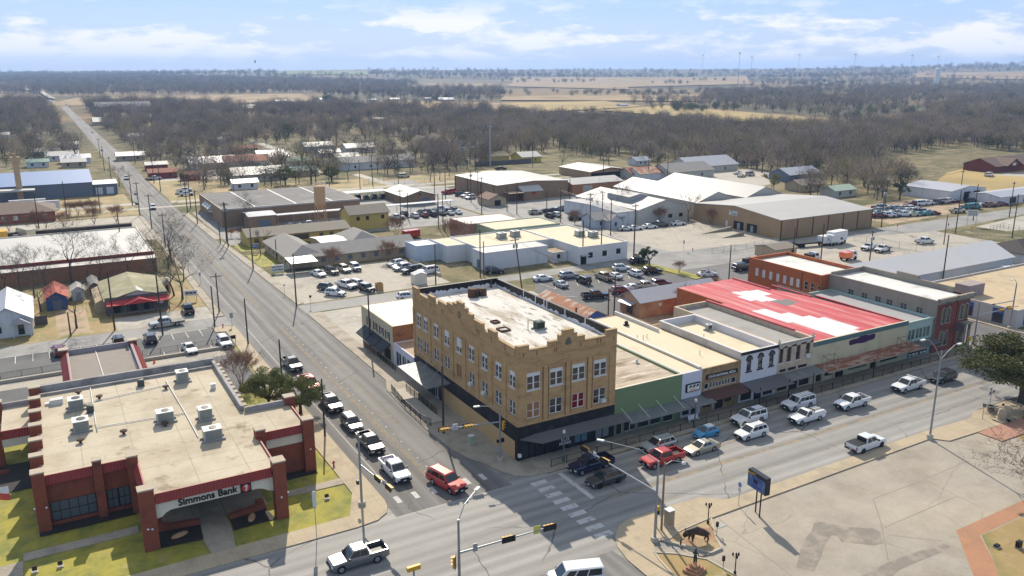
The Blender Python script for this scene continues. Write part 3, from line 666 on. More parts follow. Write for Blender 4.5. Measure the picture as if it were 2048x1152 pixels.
t=thing('roof_hatch','small pale vent near the right edge of the bank roof','roof vent',(16.7,110.8,RZ));b=MB();b.box(-.3,.3,-.25,.25,0,.7);part('housing',b,ACT,t,world=False);b=MB();b.box(-.34,.34,-.29,.29,.7,.76);part('lid',b,WHITEF,t,world=False)
# drive-through canopy behind
dt=thing('drive_through_canopy','flat drive-through canopy with red tiled sides behind the bank','canopy',(5,132,0))
b=MB();b.box(-.3,9.4,122.5,139.6,4.5,4.75);part('roof',b,mat('brown_gravel_roof',(.235,.205,.18),var=.14,sc=.5),dt)
b=MB();b.box(-.3,9.4,139.3,139.6,4.75,5.5);b.box(-.05,.25,122.5,139.3,4.75,5.5);b.box(9.0,9.35,122.5,139.3,4.75,5.5);part('parapet_wall',b,mat('mauve_parapet',(.34,.30,.31),var=.1),dt)
b=MB();b.fix=False;tiles(b,'W',-.05,122.5,138.4,4.6,5.5,.85);b.cut();tiles(b,'E',9.35,122.5,138.4,4.6,5.5,.85);part('tile_parapet',b,TILE,dt)
for x,y in((-.4,139),(9.4,139),(-.4,128),(9.4,128)):
 b=MB();b.box(x-.6,x+.6,y-.6,y+.6,0,5.75 if y>130 else 4.5);part('pillar',b,BRICK,dt)
 if y>130:b=MB();b.box(x-.7,x+.7,y-.7,y+.7,5.75,5.95);part('pillar_cap',b,STONE,dt)
b=MB();b.path([(4,139.2,4.82),(4.3,122.6,4.82)],.07);b.cut().path([(8.7,139.2,4.82),(8.9,122.6,4.82)],.06);part('roof_pipe',b,WHITEF,dt)
# left wing
wg=thing('bank_wing','small open brick gateway with red tile parapet on the left side of the bank','gateway',(-6.7,115,0))
b=MB();b.box(-9.3,-8.3,111.9,113,0,5.2);b.box(-9.3,-8.3,121,122,0,5.2);b.cuts=[(8,6)];part('pillar',b,BRICK,wg)
b=MB();b.box(-9.36,-8.24,111.84,113.06,5.2,5.35);b.box(-9.36,-8.24,120.9,122.1,5.2,5.35);b.cuts=[(8,6)];part('pillar_cap',b,STONE,wg)
b=MB();b.box(-8.3,-5.05,112.3,121.6,4.0,4.25);part('roof',b,ROOFB,wg)
b=MB();b.fix=False;tiles(b,'S',112.3,-8.3,-5.05,3.6,4.5,.4);part('tile_parapet',b,TILE,wg)
b=MB();b.box(-8.3,-5.05,111.95,112.2,2.5,3.55);part('fascia',b,CREAM,wg)
b=MB();b.box(-8.3,-5.05,121.3,121.6,4.25,4.9);part('parapet_wall',b,MC['mauve_parapet'],wg)
mb=MB();mb.box(-10.5,-7.9,109.5,109.8,0,.5);solo('planter_wall',mb,BRICK,'low brick wall by the dark beds left of the bank','planter wall')
# walls, railings and yard things round the bank
def railing(name,label,cat,pts,h=1.05,sp=.16,post=2.4,m=IRON,group=None,z=0.,wide=.012):
 t=thing(name,label,cat,(pts[0][0],pts[0][1],z),0,group);b=MB();p=MB();x0,y0=pts[0]
 for a,c in zip(pts,pts[1:]):
  l=math.hypot(c[0]-a[0],c[1]-a[1]);n=max(1,int(l/post));ux,uy=(c[0]-a[0])/l,(c[1]-a[1])/l
  for zz in(h,.14):
   b.obox(((a[0]+c[0])/2-x0,(a[1]+c[1])/2-y0,zz),(ux,uy,0),(-uy,ux,0),(0,0,1),l/2,.018,.022)
  for k in range(int(l/sp)):
   q=(k+.5)*sp;b.box(a[0]+ux*q-x0-wide,a[0]+ux*q-x0+wide,a[1]+uy*q-y0-wide,a[1]+uy*q-y0+wide,.14,h)
  for k in range(n+1):
   q=l*k/n;p.box(a[0]+ux*q-x0-.035,a[0]+ux*q-x0+.035,a[1]+uy*q-y0-.035,a[1]+uy*q-y0+.035,0,h+.08)
 part('rail',b,m,t,world=False);part('post',p,m,t,world=False);return t
railing('railing','black iron railing along the back of the bank parking lot left of the canopy','railing',[(-24,145.3),(-.9,145.9)],1.1,.2,2.6,z=.35)
railing('railing','black iron railing behind the bank right of the canopy','railing',[(11.2,146.2),(25.5,146.6)],1.1,.2,2.6,z=.35)
for a0,a1,lb in((-26,-.9,'left'),(10.4,26,'right')):
 mb=MB();mb.box(a0,a1,144.7,145.2,0,.5);solo('retaining_wall',mb,KERB,'low tan kerb wall under the lot railing %s of the drive-through canopy'%lb,'wall')
mb=MB();mb.box(20.2,24.6,108.2,108.5,0,.9);solo('garden_wall',mb,BRICK,'low brick garden wall under the green tree beside the bank','wall')
t=thing('traffic_cone','orange cone in the drive lane behind the bank','cone',(12.6,143,0));b=MB();b.lathe((0,0,.04),[(.2,0),(.04,.7),(.02,.72)],12);part('cone_body',b,paint('orange',(.8,.16,.04)),t,world=False);b=MB();b.box(-.26,.26,-.26,.26,0,.04);part('base',b,paint('orange',(.8,.16,.04)),t,world=False)
t=thing('flagpole','flagpole on the lawn left of the bank','flagpole',(-8.6,90.2,0));b=MB();b.tube((0,0,0),(0,0,8.5),.06,.04,10);part('pole',b,IRON,t,world=False)
# a flag of white and red bands with a blue part near the pole
t2=thing('flag','white, red and blue flag hanging from the pole at the left edge by the bank','flag',(-8.5,90.2,5.9))
def cloth(x0,x1,z0,z1):
 b=MB();n=8
 vs=[]
 for j in range(5):
  for i in range(n+1):
   u=x0+(x1-x0)*i/n;z=z0+(z1-z0)*j/4;vs.append((u,.16*math.sin(u*3.2+j*.3),z-.18*u))
 for d_ in(0,.012):
  b.add([(x,y+d_,z)for x,y,z in vs],[(j*(n+1)+i,j*(n+1)+i+1,(j+1)*(n+1)+i+1,(j+1)*(n+1)+i)for j in range(4)for i in range(n)])
 return b
part('blue_band',cloth(0,.55,0,1.5),paint('flag_blue',(.03,.06,.25)),t2,world=False);part('white_band',cloth(.55,1.7,.75,1.5),WHITEF,t2,world=False);part('red_band',cloth(.55,1.7,0,.75),paint('flag_red',(.5,.03,.03)),t2,world=False)
for i,(x,y)in enumerate(((-5.4,84.6),(-3.2,84.4),(23.8,84.3))):
 t=thing('ground_spotlight',['ground spotlight on the bank lawn, the one nearest the left edge','ground spotlight on the bank lawn, second from the left edge','ground spotlight on the lawn right of the bank porch'][i],'spotlight',(x,y,0))
 b=MB();b.box(-.3,.3,-.3,.3,0,.1);part('base',b,KERB,t,world=False);b=MB();b.obox((0,0,.4),(1,0,0),(0,.8,.6),(0,-.6,.8),.22,.16,.14);part('lamp_housing',b,IRON,t,world=False)
 # ================================================================ yellow brick block
X0,X1,Y0,Y1=47.4,62.3,81.3,113.6
yb=thing('brick_block','three-storey yellow brick corner block with stepped parapets and a black ground-floor band','commercial building',(55,97,0))
upS=[(48.68,50.66,9.3,11.59),(52.05,54.01,9.28,11.57),(55.4,57.4,9.28,11.52),(58.77,60.79,9.25,11.5)]
loS=[(48.7,50.62,5.56,7.65),(52.06,53.98,5.5,7.55),(55.45,57.35,5.5,7.5),(58.76,60.77,5.42,7.5)]
ws=[(110.6,112.2),(108.2,109.7),(104.4,106),(100.75,102.35),(96.8,98.4),(93.0,94.6),(89.2,90.85),(85.45,87.1),(81.75,83.4)]
ws=[(a,b)if i!=8 else(82.0,83.45)for i,(a,b)in enumerate(ws)]
upW=[(a,b,9.6,11.75)for a,b in ws];loW=[(a,b,6.0,7.85)for a,b in ws]
m=MB()
wall(m,'S',Y0,X0,X1,4.75,13.9,upS+loS);wall(m,'W',X0,Y0,Y1,4.75,13.9,upW+loW)
wall(m,'N',Y1,X0,X1,0,13.9);wall(m,'E',X1,Y0,Y1,0,13.9)
# parapets, stepped like a crow's gable
def steps(side,p,seq):
 for a0,a1,z in seq:fbox(m,side,p,a0,a1,13.9,z,-.42,0)
steps('S',Y0,[(47.4,49,15.2),(49,51.8,14.55),(51.8,53.3,15.1),(53.3,53.9,15.7),(53.9,55.55,16.25),(55.55,56.05,15.68),(56.05,57.25,15.15),(57.25,60.6,14.5),(60.6,62.3,15.2)])
steps('W',X0,[(81.72,82.08,15.2),(82.08,87.03,14.75),(87.03,89,15.45),(89,90.6,14.85),(90.6,93.54,15.6),(93.54,95.2,16.05),(95.2,96.35,16.5),(96.35,98.1,16.95),(98.1,99.35,16.45),(99.35,101.2,16.0),(101.2,104.25,15.5),(104.25,105.75,14.85),(105.75,107.85,15.55),(107.85,111.6,14.85),(111.6,113.6,15.5)])
m.box(X0+.42,X1,Y1-.3,Y1,13.9,15.0);m.box(X1-.3,X1,Y0+.42,Y1-.3,13.9,14.9)
for zz in(13.45,12.1):
 fbox(m,'S',Y0,X0+.004,X1-.004,zz,zz+.12,-.02,.09);fbox(m,'W',X0,Y0+.004,Y1-.004,zz,zz+.12,-.02,.09)
for a in(51.4,54.75,58.1,61.5):fbox(m,'S',Y0,a-.3,a+.3,4.95,12.1,-.02,.11)
for a in(113.2,107.2,103.4,99.6,95.7,91.9,88.1,84.4):fbox(m,'W',X0,a-.3,a+.3,4.95,12.1,-.02,.11)
for a in(48.0,):fbox(m,'S',Y0,a-.55,a+.35,4.95,12.1,-.02,.1)
fbox(m,'S',Y0,X0+.004,X1-.004,4.75,4.95,-.02,.12);fbox(m,'W',X0,Y0+.004,Y1-.004,4.75,4.95,-.02,.12)
part('wall',m,YBRICK,yb)
d_=MB()
for a in(48.2,50.1,52.7,53.0,56.6,59.2,59.7,61.8):fbox(d_.cut(),'S',Y0,a-.08,a+.08,13.75,14.35,-.02,.012)
for a in(82,84.5,88,91.5,92,102.5,103,106.8,112.5):fbox(d_.cut(),'W',X0,a-.08,a+.08,13.8,14.6,-.02,.012)
for a in(51.0,51.85,54.35,55.2,57.7,58.55):fbox(d_.cut(),'S',Y0,a-.06,a+.06,5.0,12.1,-.02,.016)
for a in(107.6,103.8,100,96.1,92.3,88.5,84.8):fbox(d_.cut(),'W',X0,a-.07,a+.07,5.0,12.1,-.02,.016)
part('brick_inlay',d_,mat('brick_inlay_red',(.22,.11,.05),var=.2),yb)  # thin strips of darker red-brown brick
cc=MB()
for a0,a1,z in((47.4,49,15.2),(51.8,53.3,15.1),(53.3,53.9,15.7),(53.9,55.55,16.25),(55.55,56.05,15.68),(56.05,57.25,15.15),(49,51.8,14.55),(57.25,60.6,14.5),(60.6,62.3,15.2)):fbox(cc,'S',Y0,a0+.003,a1-.003,z,z+.08,-.46,.06)
for a0,a1,z in((82.08,87.03,14.75),(87.03,89,15.45),(89,90.6,14.85),(90.6,93.54,15.6),(93.54,95.2,16.05),(95.2,96.35,16.5),(96.35,98.1,16.95),(98.1,99.35,16.45),(99.35,101.2,16.0),(101.2,104.25,15.5),(104.25,105.75,14.85),(105.75,107.85,15.55),(107.85,111.6,14.85),(111.6,113.6,15.5)):fbox(cc,'W',X0,a0+.003,a1-.003,z,z+.08,-.46,.06)
part('coping',cc,YBCAP,yb)
rr=MB();rr.box(X0+.42,X1-.3,Y0+.42,Y1-.3,13.5,13.72);part('roof',rr,YROOF,yb)
tt=MB();tt.box(X0+.42,X1-.32,Y1-.36,Y1-.302,13.72,15.02);tt.box(X1-.36,X1-.302,Y0+.42,Y1-.36,13.72,14.92);tt.box(X0+.43,X1,Y1-.36,Y1+.03,15.02,15.08);tt.box(X1-.36,X1+.03,Y0+.5,Y1-.36,14.92,14.98);part('tar_flashing',tt,TAR,yb)
sc_=MB();q=random.Random(3)
def ragged(axis,p,a0,a1,z0,hmin,hmax,n):
 pts=[(a0,z0)]+[(a0+(a1-a0)*i/n,z0+q.uniform(hmin,hmax))for i in range(n+1)]+[(a1,z0)]
 if axis=='x':sc_.add([(a,p,z)for a,z in pts],[tuple(range(len(pts)))])
 else:sc_.add([(p,a,z)for a,z in pts],[tuple(range(len(pts)))])
ragged('x',Y1-.372,X0+.45,X1-.4,13.72,.25,.75,40);ragged('y',X1-.372,Y0+.6,Y1-.4,13.72,.1,.5,60)
for y in(104.5,101,98.6,97.8,93,88):sc_.box(X1-.4,X1-.365,y-.1,y+.1,13.72,14.95)
part('silver_coating',sc_,mat('white_roof_coating',(.66,.66,.68),var=.1),yb)
for h in upS:window(yb,'S',Y0,*h,2,2,WHITEF,GLASS,fw=.1,transom=.42,sill=WHITEF)
for i,h in enumerate(loS):window(yb,'S',Y0,*h,2,2,WHITEF,[mat('orange_blind_glass',(.32,.15,.07),rough=.15,var=.2,sc=1),GLASS,mat('red_curtain_glass',(.16,.012,.012),rough=.12,var=.3,sc=2),GLASS][i],fw=.08,sill=YBCAP)
for i,h in enumerate(upW):window(yb,'W',X0,*h,2,2,WHITEF,GLASS,fw=.1,transom=.38,sill=WHITEF,blind=(0,.5,0,.9,1.2,0,.3,0,.6)[i])
for i,h in enumerate(loW):window(yb,'W',X0,*h,2,2,WHITEF if i!=4 else YBDARK,GLASS if i!=4 else MC['orange_blind_glass'],fw=.08,sill=YBCAP)
for sd,p,a,z in(('W',X0,93.8,6.0),('W',X0,90,6.0),('S',Y0,60.3,5.45)):
 b=MB();fbox(b,sd,p,a-.33,a+.33,z+.06,z+.5,-.1,.4);part('window_unit',b,ACT,yb)
bk=MB();wall(bk,'W',X0,Y0,Y1,2.6,4.75);wall(bk,'S',Y0,X0,X1,2.9,4.75);part('black_band',bk,BLACKP,yb)
yw=MB();wall(yw,'W',X0,82.0,103.2,0,2.6);part('lower_wall',yw,mat('tan_painted_brick',(.52,.34,.165),var=.1,sc=.6),yb)
bb=MB();wall(bb,'W',X0,Y0,82.0,0,2.6);wall(bb,'W',X0,103.2,Y1,0,2.6,[(108,111.5,.3,2.4),(104.5,106,.1,2.4)]);wall(bb,'S',Y0,X0,X1,0,2.9,[(48.2,50,.1,2.5),(50.3,52.6,.1,2.5),(53.4,55,.1,2.4),(56.0,58.1,.5,2.3),(59.3,61.6,.3,2.4)])
part('shopfront',bb,BLACKP,yb)
for a,b_,z0,z1,gm in((48.2,50,.1,2.5,GLASS),(50.3,52.6,.1,2.5,GLASS),(53.4,55,.1,2.4,DARKIN),(56.0,58.1,.5,2.3,GLASSB),(59.3,61.6,.3,2.4,mat('curtained_glass',(.22,.24,.23),rough=.2,var=.2,sc=4))):window(yb,'S',Y0,a,b_,z0,z1,2,1,IRON,gm,fw=.06,name='shop_window')
window(yb,'W',X0,108,111.5,.3,2.4,3,1,IRON,GLASS,name='shop_window');window(yb,'W',X0,104.5,106,.1,2.4,2,1,WHITEF,GLASS,name='shop_door')
text(yb,'sign_lettering','SILO',.55,(53.2,79.35,2.55),WHITEF,fit=1.2,ex=.01);text(yb,'sign_lettering','PIANOS',.5,(53.2,79.35,2.05),WHITEF,fit=1.7,ex=.01)
sg=MB();sg.box(52.0,54.4,79.4,79.44,1.75,2.9);part('hanging_sign',sg,BLACKP,yb)
wn=MB();wn.box(47.4,47.75,80.9,81.3,.75,1.15);part('white_notice',wn,WHITEF,yb)
cn=MB();cn.extr([(81.3,3.3),(79.2,2.95),(79.2,2.85),(81.3,3.15)],0,49.6,63.3);cn.add([(47.6,81.28,3.0),(49.6,79.2,2.9),(49.6,81.28,3.25)],[(0,1,2)]);part('street_canopy',cn,mat('grey_shingle_canopy',(.13,.125,.12),var=.2,sc=1.5),yb)
cw=MB();cw.extr([(X0,4.1),(43.6,3.95),(43.6,3.8),(X0,3.9)],1,100.5,111.2);part('street_canopy',cw,GALV,yb)
for y in(102,105.8,109.6):cw=MB();cw.tube((X0,y,7.0),(44.4,y,4.0),.03,.03,5);part('canopy_rod',cw,GREYM,yb)
em=MB()
for k,(dx,z0,z1)in enumerate(((-.42,14.5,14.75),(-.28,14.4,15.1),(-.1,14.35,15.35),(.1,14.35,15.35),(.28,14.4,15.1),(.42,14.5,14.75))):fbox(em,'S',Y0,54.72+dx-.07,54.72+dx+.07,z0,z1,-.02,.06)
part('wall_emblem',em,mat('grey_terracotta',(.16,.14,.12),var=.3,sc=5),yb)
em=MB();em.add([put('W',X0,97.3+.5*math.cos(k/16*2*math.pi),15.2+.5*math.sin(k/16*2*math.pi),.03)for k in range(16)],[tuple(range(16))]);em.add([put('W',X0,97.3+.32*math.cos(k/16*2*math.pi),15.2+.32*math.sin(k/16*2*math.pi),.05)for k in range(16)],[tuple(range(16))],1)
part('wall_medallion',em,[MC['grey_terracotta'],YBDARK],yb)
# things on that roof
t=thing('elevator_housing','rusty round-sided vent housing at the back of the peeling white roof','roof housing',(56.6,109.3,13.72));b=MB();b.lathe((-.9,0,0),[(.85,0),(.85,1.1),(.7,1.35)],10);b.lathe((.7,.2,0),[(.8,0),(.8,.9),(.55,1.15)],10);part('housing',b,RUST,t,world=False);b=MB();b.box(-1.0,-.6,-.9,-.82,.2,1.0);b.box(-.1,.1,-.8,-.72,.2,.95);part('louvre',b,IRON,t,world=False)
ac_unit(55.9,90.2,13.72,.6,.55,1.1,'dark green condenser on the peeling white roof',0,mat('dark_green_cab',(.06,.09,.075)),mat('dark_green_cab',(.06,.09,.075)))
for x,y,s_ in((52.2,95.8,.55),(51.5,92.2,.75)):
 t=thing('roof_hatch','rusty square hatch frame on the peeling roof, '+('the farther one' if s_<.6 else 'the one nearer the street'),'roof hatch',(x,y,13.72));b=MB();ring(b,-s_,s_,-s_,s_,0,.25,.12);part('curb',b,RUST,t,world=False);b=MB();b.box(-s_+.12,s_-.12,-s_+.12,s_-.12,0,.1);part('lid',b,YROOF if s_>.6 else RUST,t,world=False)
t=thing('vent_pipe','thin vent pipe beside the green condenser','pipe',(54.4,90.6,13.72));b=MB();b.tube((0,0,0),(0,0,1.5),.06);part('pipe',b,GREYM,t,world=False)
t=thing('roof_antenna','thin whip antenna on the back corner of the peeling roof','antenna',(60.8,112.9,13.72));b=MB();b.tube((0,0,0),(0,0,3.6),.03);part('rod',b,GREYM,t,world=False);b=MB();b.box(-.15,.15,-.15,.15,0,.3);part('base',b,RUST,t,world=False)
# ---------------------------------------------------------------- the shop row right of the corner block
FY_=81.3
ROOFG=mat('weathered_brown_white_roof',(.42,.355,.275),var=.14,sc=.5,col2=(.20,.145,.10),th=(.5,.64),sc2=.45,st2=(.3,1,1),col3=(.55,.50,.43),th3=(.54,.64),sc3=.7,st3=(.25,1.3,1))
ROOFC=mat('cream_coated_roof',(.60,.52,.375),var=.06,sc=.4,col2=(.50,.41,.28),th=(.52,.75),sc2=.15)
ROOFW=mat('white_coated_roof',(.60,.59,.565),var=.08,sc=.4,col2=(.42,.40,.36),th=(.55,.7),sc2=.3)
ROOFY=mat('grey_gravel_roof',(.30,.29,.27),var=.14,sc=.5,col2=(.22,.21,.19),th=(.5,.7),sc2=.2,st2=(.4,1,1))
STUW=mat('white_stucco',(.62,.60,.57),var=.08,sc=.5,col2=(.46,.44,.41),th=(.58,.75),sc2=.25)
GREENW=mat('sage_green_siding',(.165,.225,.115),var=.07,sc=.4,rough=.7)
LAVW=mat('lavender_white_paint',(.56,.55,.62),var=.05,sc=.6)
PIZB=mat('tan_rubble_brick',(.30,.20,.105),var=.2,sc=1.5,col2=(.22,.14,.075),sc2=.8)
WB=mat('white_painted_brick',(.60,.585,.61),var=.05,sc=.8,courses=(2,.25,.1),ribc=.9)
LIME=mat('cream_limestone',(.52,.41,.295),var=.16,sc=1.4,col2=(.42,.33,.24),sc2=.7)
CREAMW=mat('old_cream_stucco',(.52,.465,.315),var=.07,sc=.6,col2=(.44,.39,.265),th=(.52,.7),sc2=.4)
TEAL=mat('teal_trim',(.10,.155,.155),var=.15,sc=1)
MINT=mat('mint_panel',(.36,.46,.41),var=.1,sc=.8)
REDSH=mat('rusty_red_sheet_canopy',(.24,.095,.055),var=.25,sc=1.5,col2=(.40,.29,.22),th=(.5,.6),sc2=1.1,st2=(.5,2,1),ribs=(0,.55,.12),ribc=.6)
BROWNM=mat('brown_metal_awning',(.10,.05,.04),var=.2,sc=1,ribs=(0,.35,.15),ribc=.65)
DARKM=mat('charcoal_metal_canopy',(.12,.115,.12),var=.1,rough=.5,ribs=(0,.42,.1),ribc=.7)
SANDST=mat('weathered_sandstone',(.30,.26,.20),var=.25,sc=2.5,col2=(.17,.15,.115),sc2=1)
VBRICK=mat('dark_red_brick',(.21,.062,.048),var=.2,sc=1,col2=(.15,.05,.04),sc2=.5)
GREYST=mat('grey_brown_stucco',(.27,.235,.19),var=.1,sc=.5,col2=(.21,.18,.15),th=(.5,.68),sc2=.3,st2=(1,1,.25))
ORBRICK=mat('orange_red_brick',(.40,.12,.045),var=.13,sc=.6,col2=(.30,.09,.04),th=(.52,.68),sc2=.25)
REDROOF=mat('red_metal_roof',(.47,.06,.07),var=.16,sc=.5,rough=.6,col2=(.56,.21,.20),th=(.46,.64),sc2=.3,st2=(2.5,.16,1),col3=(.36,.04,.045),th3=(.58,.7),sc3=.25,st3=(2,.3,1),ribs=(0,.32,.14),ribc=.72)
def shopwin(b,lst,p=FY_,side='S',gm=None,fm=None):
 for a0,a1,z0,z1 in lst:window(b,side,p,a0,a1,z0,z1,max(1,round((a1-a0)/1.3)),1,fm or WHITEF,gm or GLASS,fw=.06,name='shop_window')
 # green shop
hs=[(64,66,.3,2.2),(66.4,68.3,.3,2.2),(68.6,70.4,.3,2.2),(70.8,72.6,.2,2.2),(62.7,63.7,.1,2.2)]
g=flat('green_shop','sage green windowless shopfront over glass doors beside the corner block','shop',62.32,73.9,FY_,114.5,6.75,GREENW,ROOFG,.3,{'S':hs})
shopwin(g,hs)
c=MB();c.extr([(FY_-.003,2.95),(78.9,2.6),(78.9,2.5),(FY_-.003,2.8)],0,63.3,73.95);part('street_canopy',c,GALV,g)
c=MB()
for x in(63.4,66.3,69.3,72.4):c.cut().tube((x,FY_,3.9),(x+.4,79.4,2.7),.035,.035,5)
part('canopy_rod',c,WHITEF,g)
c=MB();c.box(62.32,73.9,81.25,81.6,6.755,6.83);part('coping',c,mat('cream_roof_edge',(.62,.56,.44),var=.05),g)
for x,y,lb in((64.6,89.2,'satellite dish on the brown and white roof, the one farther from the corner block'),(63.0,89.6,'satellite dish on the brown and white roof, against the corner block')):
 t=thing('satellite_dish',lb,'satellite dish',(x,y,6.45));b=MB();b.tube((0,0,0),(0,0,1.5),.05);part('mast',b,GREYM,t,world=False)
 b=MB();b.box(-.8,.8,-.06,.06,0,.08);b.box(-.06,.06,-.6,.6,.08,.16);part('base',b,IRON,t,world=False)
 b=MB();b.lathe((0,0,0),[(.02,0),(.3,.05),(.5,.16),(.52,.16),(.3,.02),(.02,-.03)],14);o=part('dish',b,mat('dark_dish',(.06,.055,.05)),t,world=False);o.location=(0,0,1.5);o.rotation_euler=(R(50),0,R(20))
for x,y in((66,96),(71.8,88.8),(69.5,99)):
 t=thing('roof_vent','small white vent on the brown and white roof %s'%('by the yellow block','near the cream roof','farthest from the street')[(66,71.8,69.5).index(x)],'roof vent',(x,y,6.45));b=MB();b.lathe((0,0,0),[(.2,0),(.16,.4),(.3,.45),(.1,.6)],10);part('vent_cap',b,ACT,t,world=False);b=MB();b.box(-.35,.35,-.35,.35,0,.06);part('base',b,GREYM,t,world=False)
 # white shop with the boxed sign
hs=[(74.2,75.6,.4,2.2),(75.8,77,.2,2.2)]
g=flat('white_shop','narrow white shopfront with a boxed sign between the green front and the tan brick front','shop',73.92,77.55,FY_,112,6.78,LAVW,ROOFC,.06,{'S':hs})
shopwin(g,hs)
c=MB();c.extr([(FY_-.003,3.0),(78.7,2.7),(78.7,2.6),(FY_-.003,2.85)],0,73.96,78.2);part('street_canopy',c,GALV,g)
s=MB();fbox(s,'S',FY_,74.6,77.15,3.9,5.1,.003,.22);sgn=part('sign_box',s,IRON,g)
s=MB();fbox(s,'S',FY_,74.78,76.98,4.02,4.98,.22,.235);part('sign_panel',s,WHITEF,sgn)
b=MB()
for k in range(3):x=75.0+k*.64;b.add([(x+u,FY_-.25,z)for u,z in((0,4.55),(.3,4.55),(.55,4.62),(.55,4.9),(.25,4.9))],[(0,1,2,3,4)])
part('sign_figures',b,IRON,sgn)
b=MB();q=random.Random(4)
for z,x0,x1 in((4.42,75.75,76.05),(4.28,75.4,76.3),(4.13,75.1,76.65)):
 while x0<x1:l=q.uniform(.1,.3);b.box(x0,min(x0+l,x1),FY_-.25,FY_-.236,z-.05,z+.05);x0+=l+.06
part('sign_lines',b,paint('orange_letters',(.75,.28,.05)),sgn)
t=thing('bench','white bench on the sidewalk in front of the white shop','bench',(74.9,79.6,.13));b=MB();b.box(-.9,.9,-.2,.2,.4,.46);part('seat',b,WHITEF,t,world=False);b=MB();b.box(-.9,.9,.2,.25,.46,.95);part('backrest',b,WHITEF,t,world=False)
for x in(-.8,.74):
 b=MB();b.box(x,x+.06,-.18,.24,0,.4);part('leg',b,WHITEF,t,world=False)
 # pizza shop
hs=[(78.12,79.0,3.55,4.5),(83.35,84.3,3.55,4.5),(79.2,79.7,3.6,4.5),(79.78,80.28,3.6,4.5),(80.36,80.86,3.6,4.5),(80.94,81.44,3.6,4.5),(81.52,82.02,3.6,4.5),(82.1,82.6,3.6,4.5),(82.68,83.18,3.6,4.5)]
lo=[(78,80.2,.9,2.4),(80.4,81.9,.05,2.4),(82.2,83.6,.9,2.4)]
g=flat('pizza_shop','tan brick pizza shop front with a black sign and a row of white framed windows','shop',77.57,85.0,FY_,109,6.8,PIZB,ROOFC,.06,{'S':hs+lo})
for h in hs:window(g,'S',FY_,*h,1,1,WHITEF,GLASS,fw=.09)
shopwin(g,lo,fm=IRON)
s=MB();fbox(s,'S',FY_,78.3,84.35,5.1,5.78,.003,.12);sgn=part('sign_board',s,IRON,g)
text(sgn,'sign_lettering','STATE NATIONAL PIZZA',.52,(81.3,FY_-.135,5.42),WHITEF,fit=5.3,ex=.006,bold=.012)
c=MB();c.extr([(FY_-.003,3.35),(79.3,2.65),(79.3,2.55),(FY_-.003,3.2)],0,77.6,85.2);part('awning',c,BROWNM,g)
c=MB();c.box(77.3,77.7,81.7,108.9,6.6,7.1);part('parapet_wall',c,STUW,g)
c=MB();c.box(83.2,83.5,98,109.6,6.74,7.3);part('parapet_wall',c,STUW,g)
t=thing('draped_flag','furled striped flag on a short pole by the pizza shop door','flag',(79.0,80.6,.13));b=MB();b.tube((0,0,0),(.3,0,2.3),.03);part('pole',b,GREYM,t,world=False)
b=MB();b.lathe((.18,0,.5),[(.05,0),(.2,.2),(.24,.7),(.16,1.2),(.05,1.5)],9);part('furled_cloth',b,mat('flag_cloth',(.22,.22,.30),var=.2,sc=4,col2=(.42,.40,.40),th=(.45,.55),sc2=5,local=True),t,world=False)
t=thing('swamp_cooler','small rooftop fan on the cream roof behind the pizza shop','rooftop fan',(81.0,103.3,6.74));b=MB();b.box(-.4,.4,-.3,.3,0,.25);part('base',b,IRON,t,world=False);b=MB();b.lathe((0,0,.25),[(.25,0),(.35,.3),(.2,.55)],10);part('fan_head',b,IRON,t,world=False)
for k,(x,y)in enumerate(((77.9,96.5),(78.7,96),(79.6,96.2),(81.5,86.2))):
 t=thing('vent_pipe',['vent pipe on the cream roof, leftmost of three in a row','vent pipe on the cream roof, middle of three in a row','vent pipe on the cream roof, rightmost of three in a row','lone vent pipe on the cream roof near the street'][k],'pipe',(x,y,6.74));b=MB();b.tube((0,0,0),(0,0,.8),.05);part('pipe',b,GREYM,t,world=False)
 # white arched building
g=flat('arched_window_building','white painted brick front with three black arched windows and a dark cornice','shop',85.05,92.55,FY_,99.8,7.95,WB,ROOFC,1.2,{'S':[(86.2,87.1,4.85,6.6),(88.5,89.4,4.85,6.6),(90.8,91.7,4.85,6.6)]},t=.35)
WGRY=mat('rough_white_render',(.52,.49,.46),var=.1,sc=.5,col2=(.43,.40,.37),sc2=.3)
c=MB();c.box(84.99,85.05,FY_+.1,99.8,0,7.94);part('side_wall',c,WGRY,g)
c=MB();c.box(84.95,92.6,FY_-.14,FY_-.002,7.55,7.98);part('cornice',c,BLACKP,g)
for x in(86.65,88.95,91.25):
 arch=[(x-.45+.0,6.6)]+[(x-.45*math.cos(t*math.pi/8),6.6+.5*math.sin(t*math.pi/8))for t in range(1,8)]+[(x+.45,6.6)]
 b=MB();b.add([(q[0],FY_-.025,q[1])for q in arch],[tuple(range(len(arch)))]);part('arch_glass',b,GLASS,g)
 b=MB();n=10;oi=[(x-.45*math.cos(t*math.pi/n),6.6+.5*math.sin(t*math.pi/n))for t in range(n+1)];oo=[(x-.66*math.cos(t*math.pi/n),6.55+.78*math.sin(t*math.pi/n))for t in range(n+1)]
 for i in range(n):
  a=[(oi[i],-.04),(oi[i+1],-.04),(oo[i+1],-.04),(oo[i],-.04)];b.quad(*[(q[0],FY_-.08,q[1])for q,_ in a]);b.quad((oo[i][0],FY_-.08,oo[i][1]),(oo[i+1][0],FY_-.08,oo[i+1][1]),(oo[i+1][0],FY_,oo[i+1][1]),(oo[i][0],FY_,oo[i][1]))
 b.box(x-.62,x+.62,FY_-.12,FY_-.004,4.68,4.85);part('arch_hood',b,BLACKP,g)
 window(g,'S',FY_,x-.45,x+.45,4.85,6.6,1,2,BLACKP,GLASS,fw=.07)
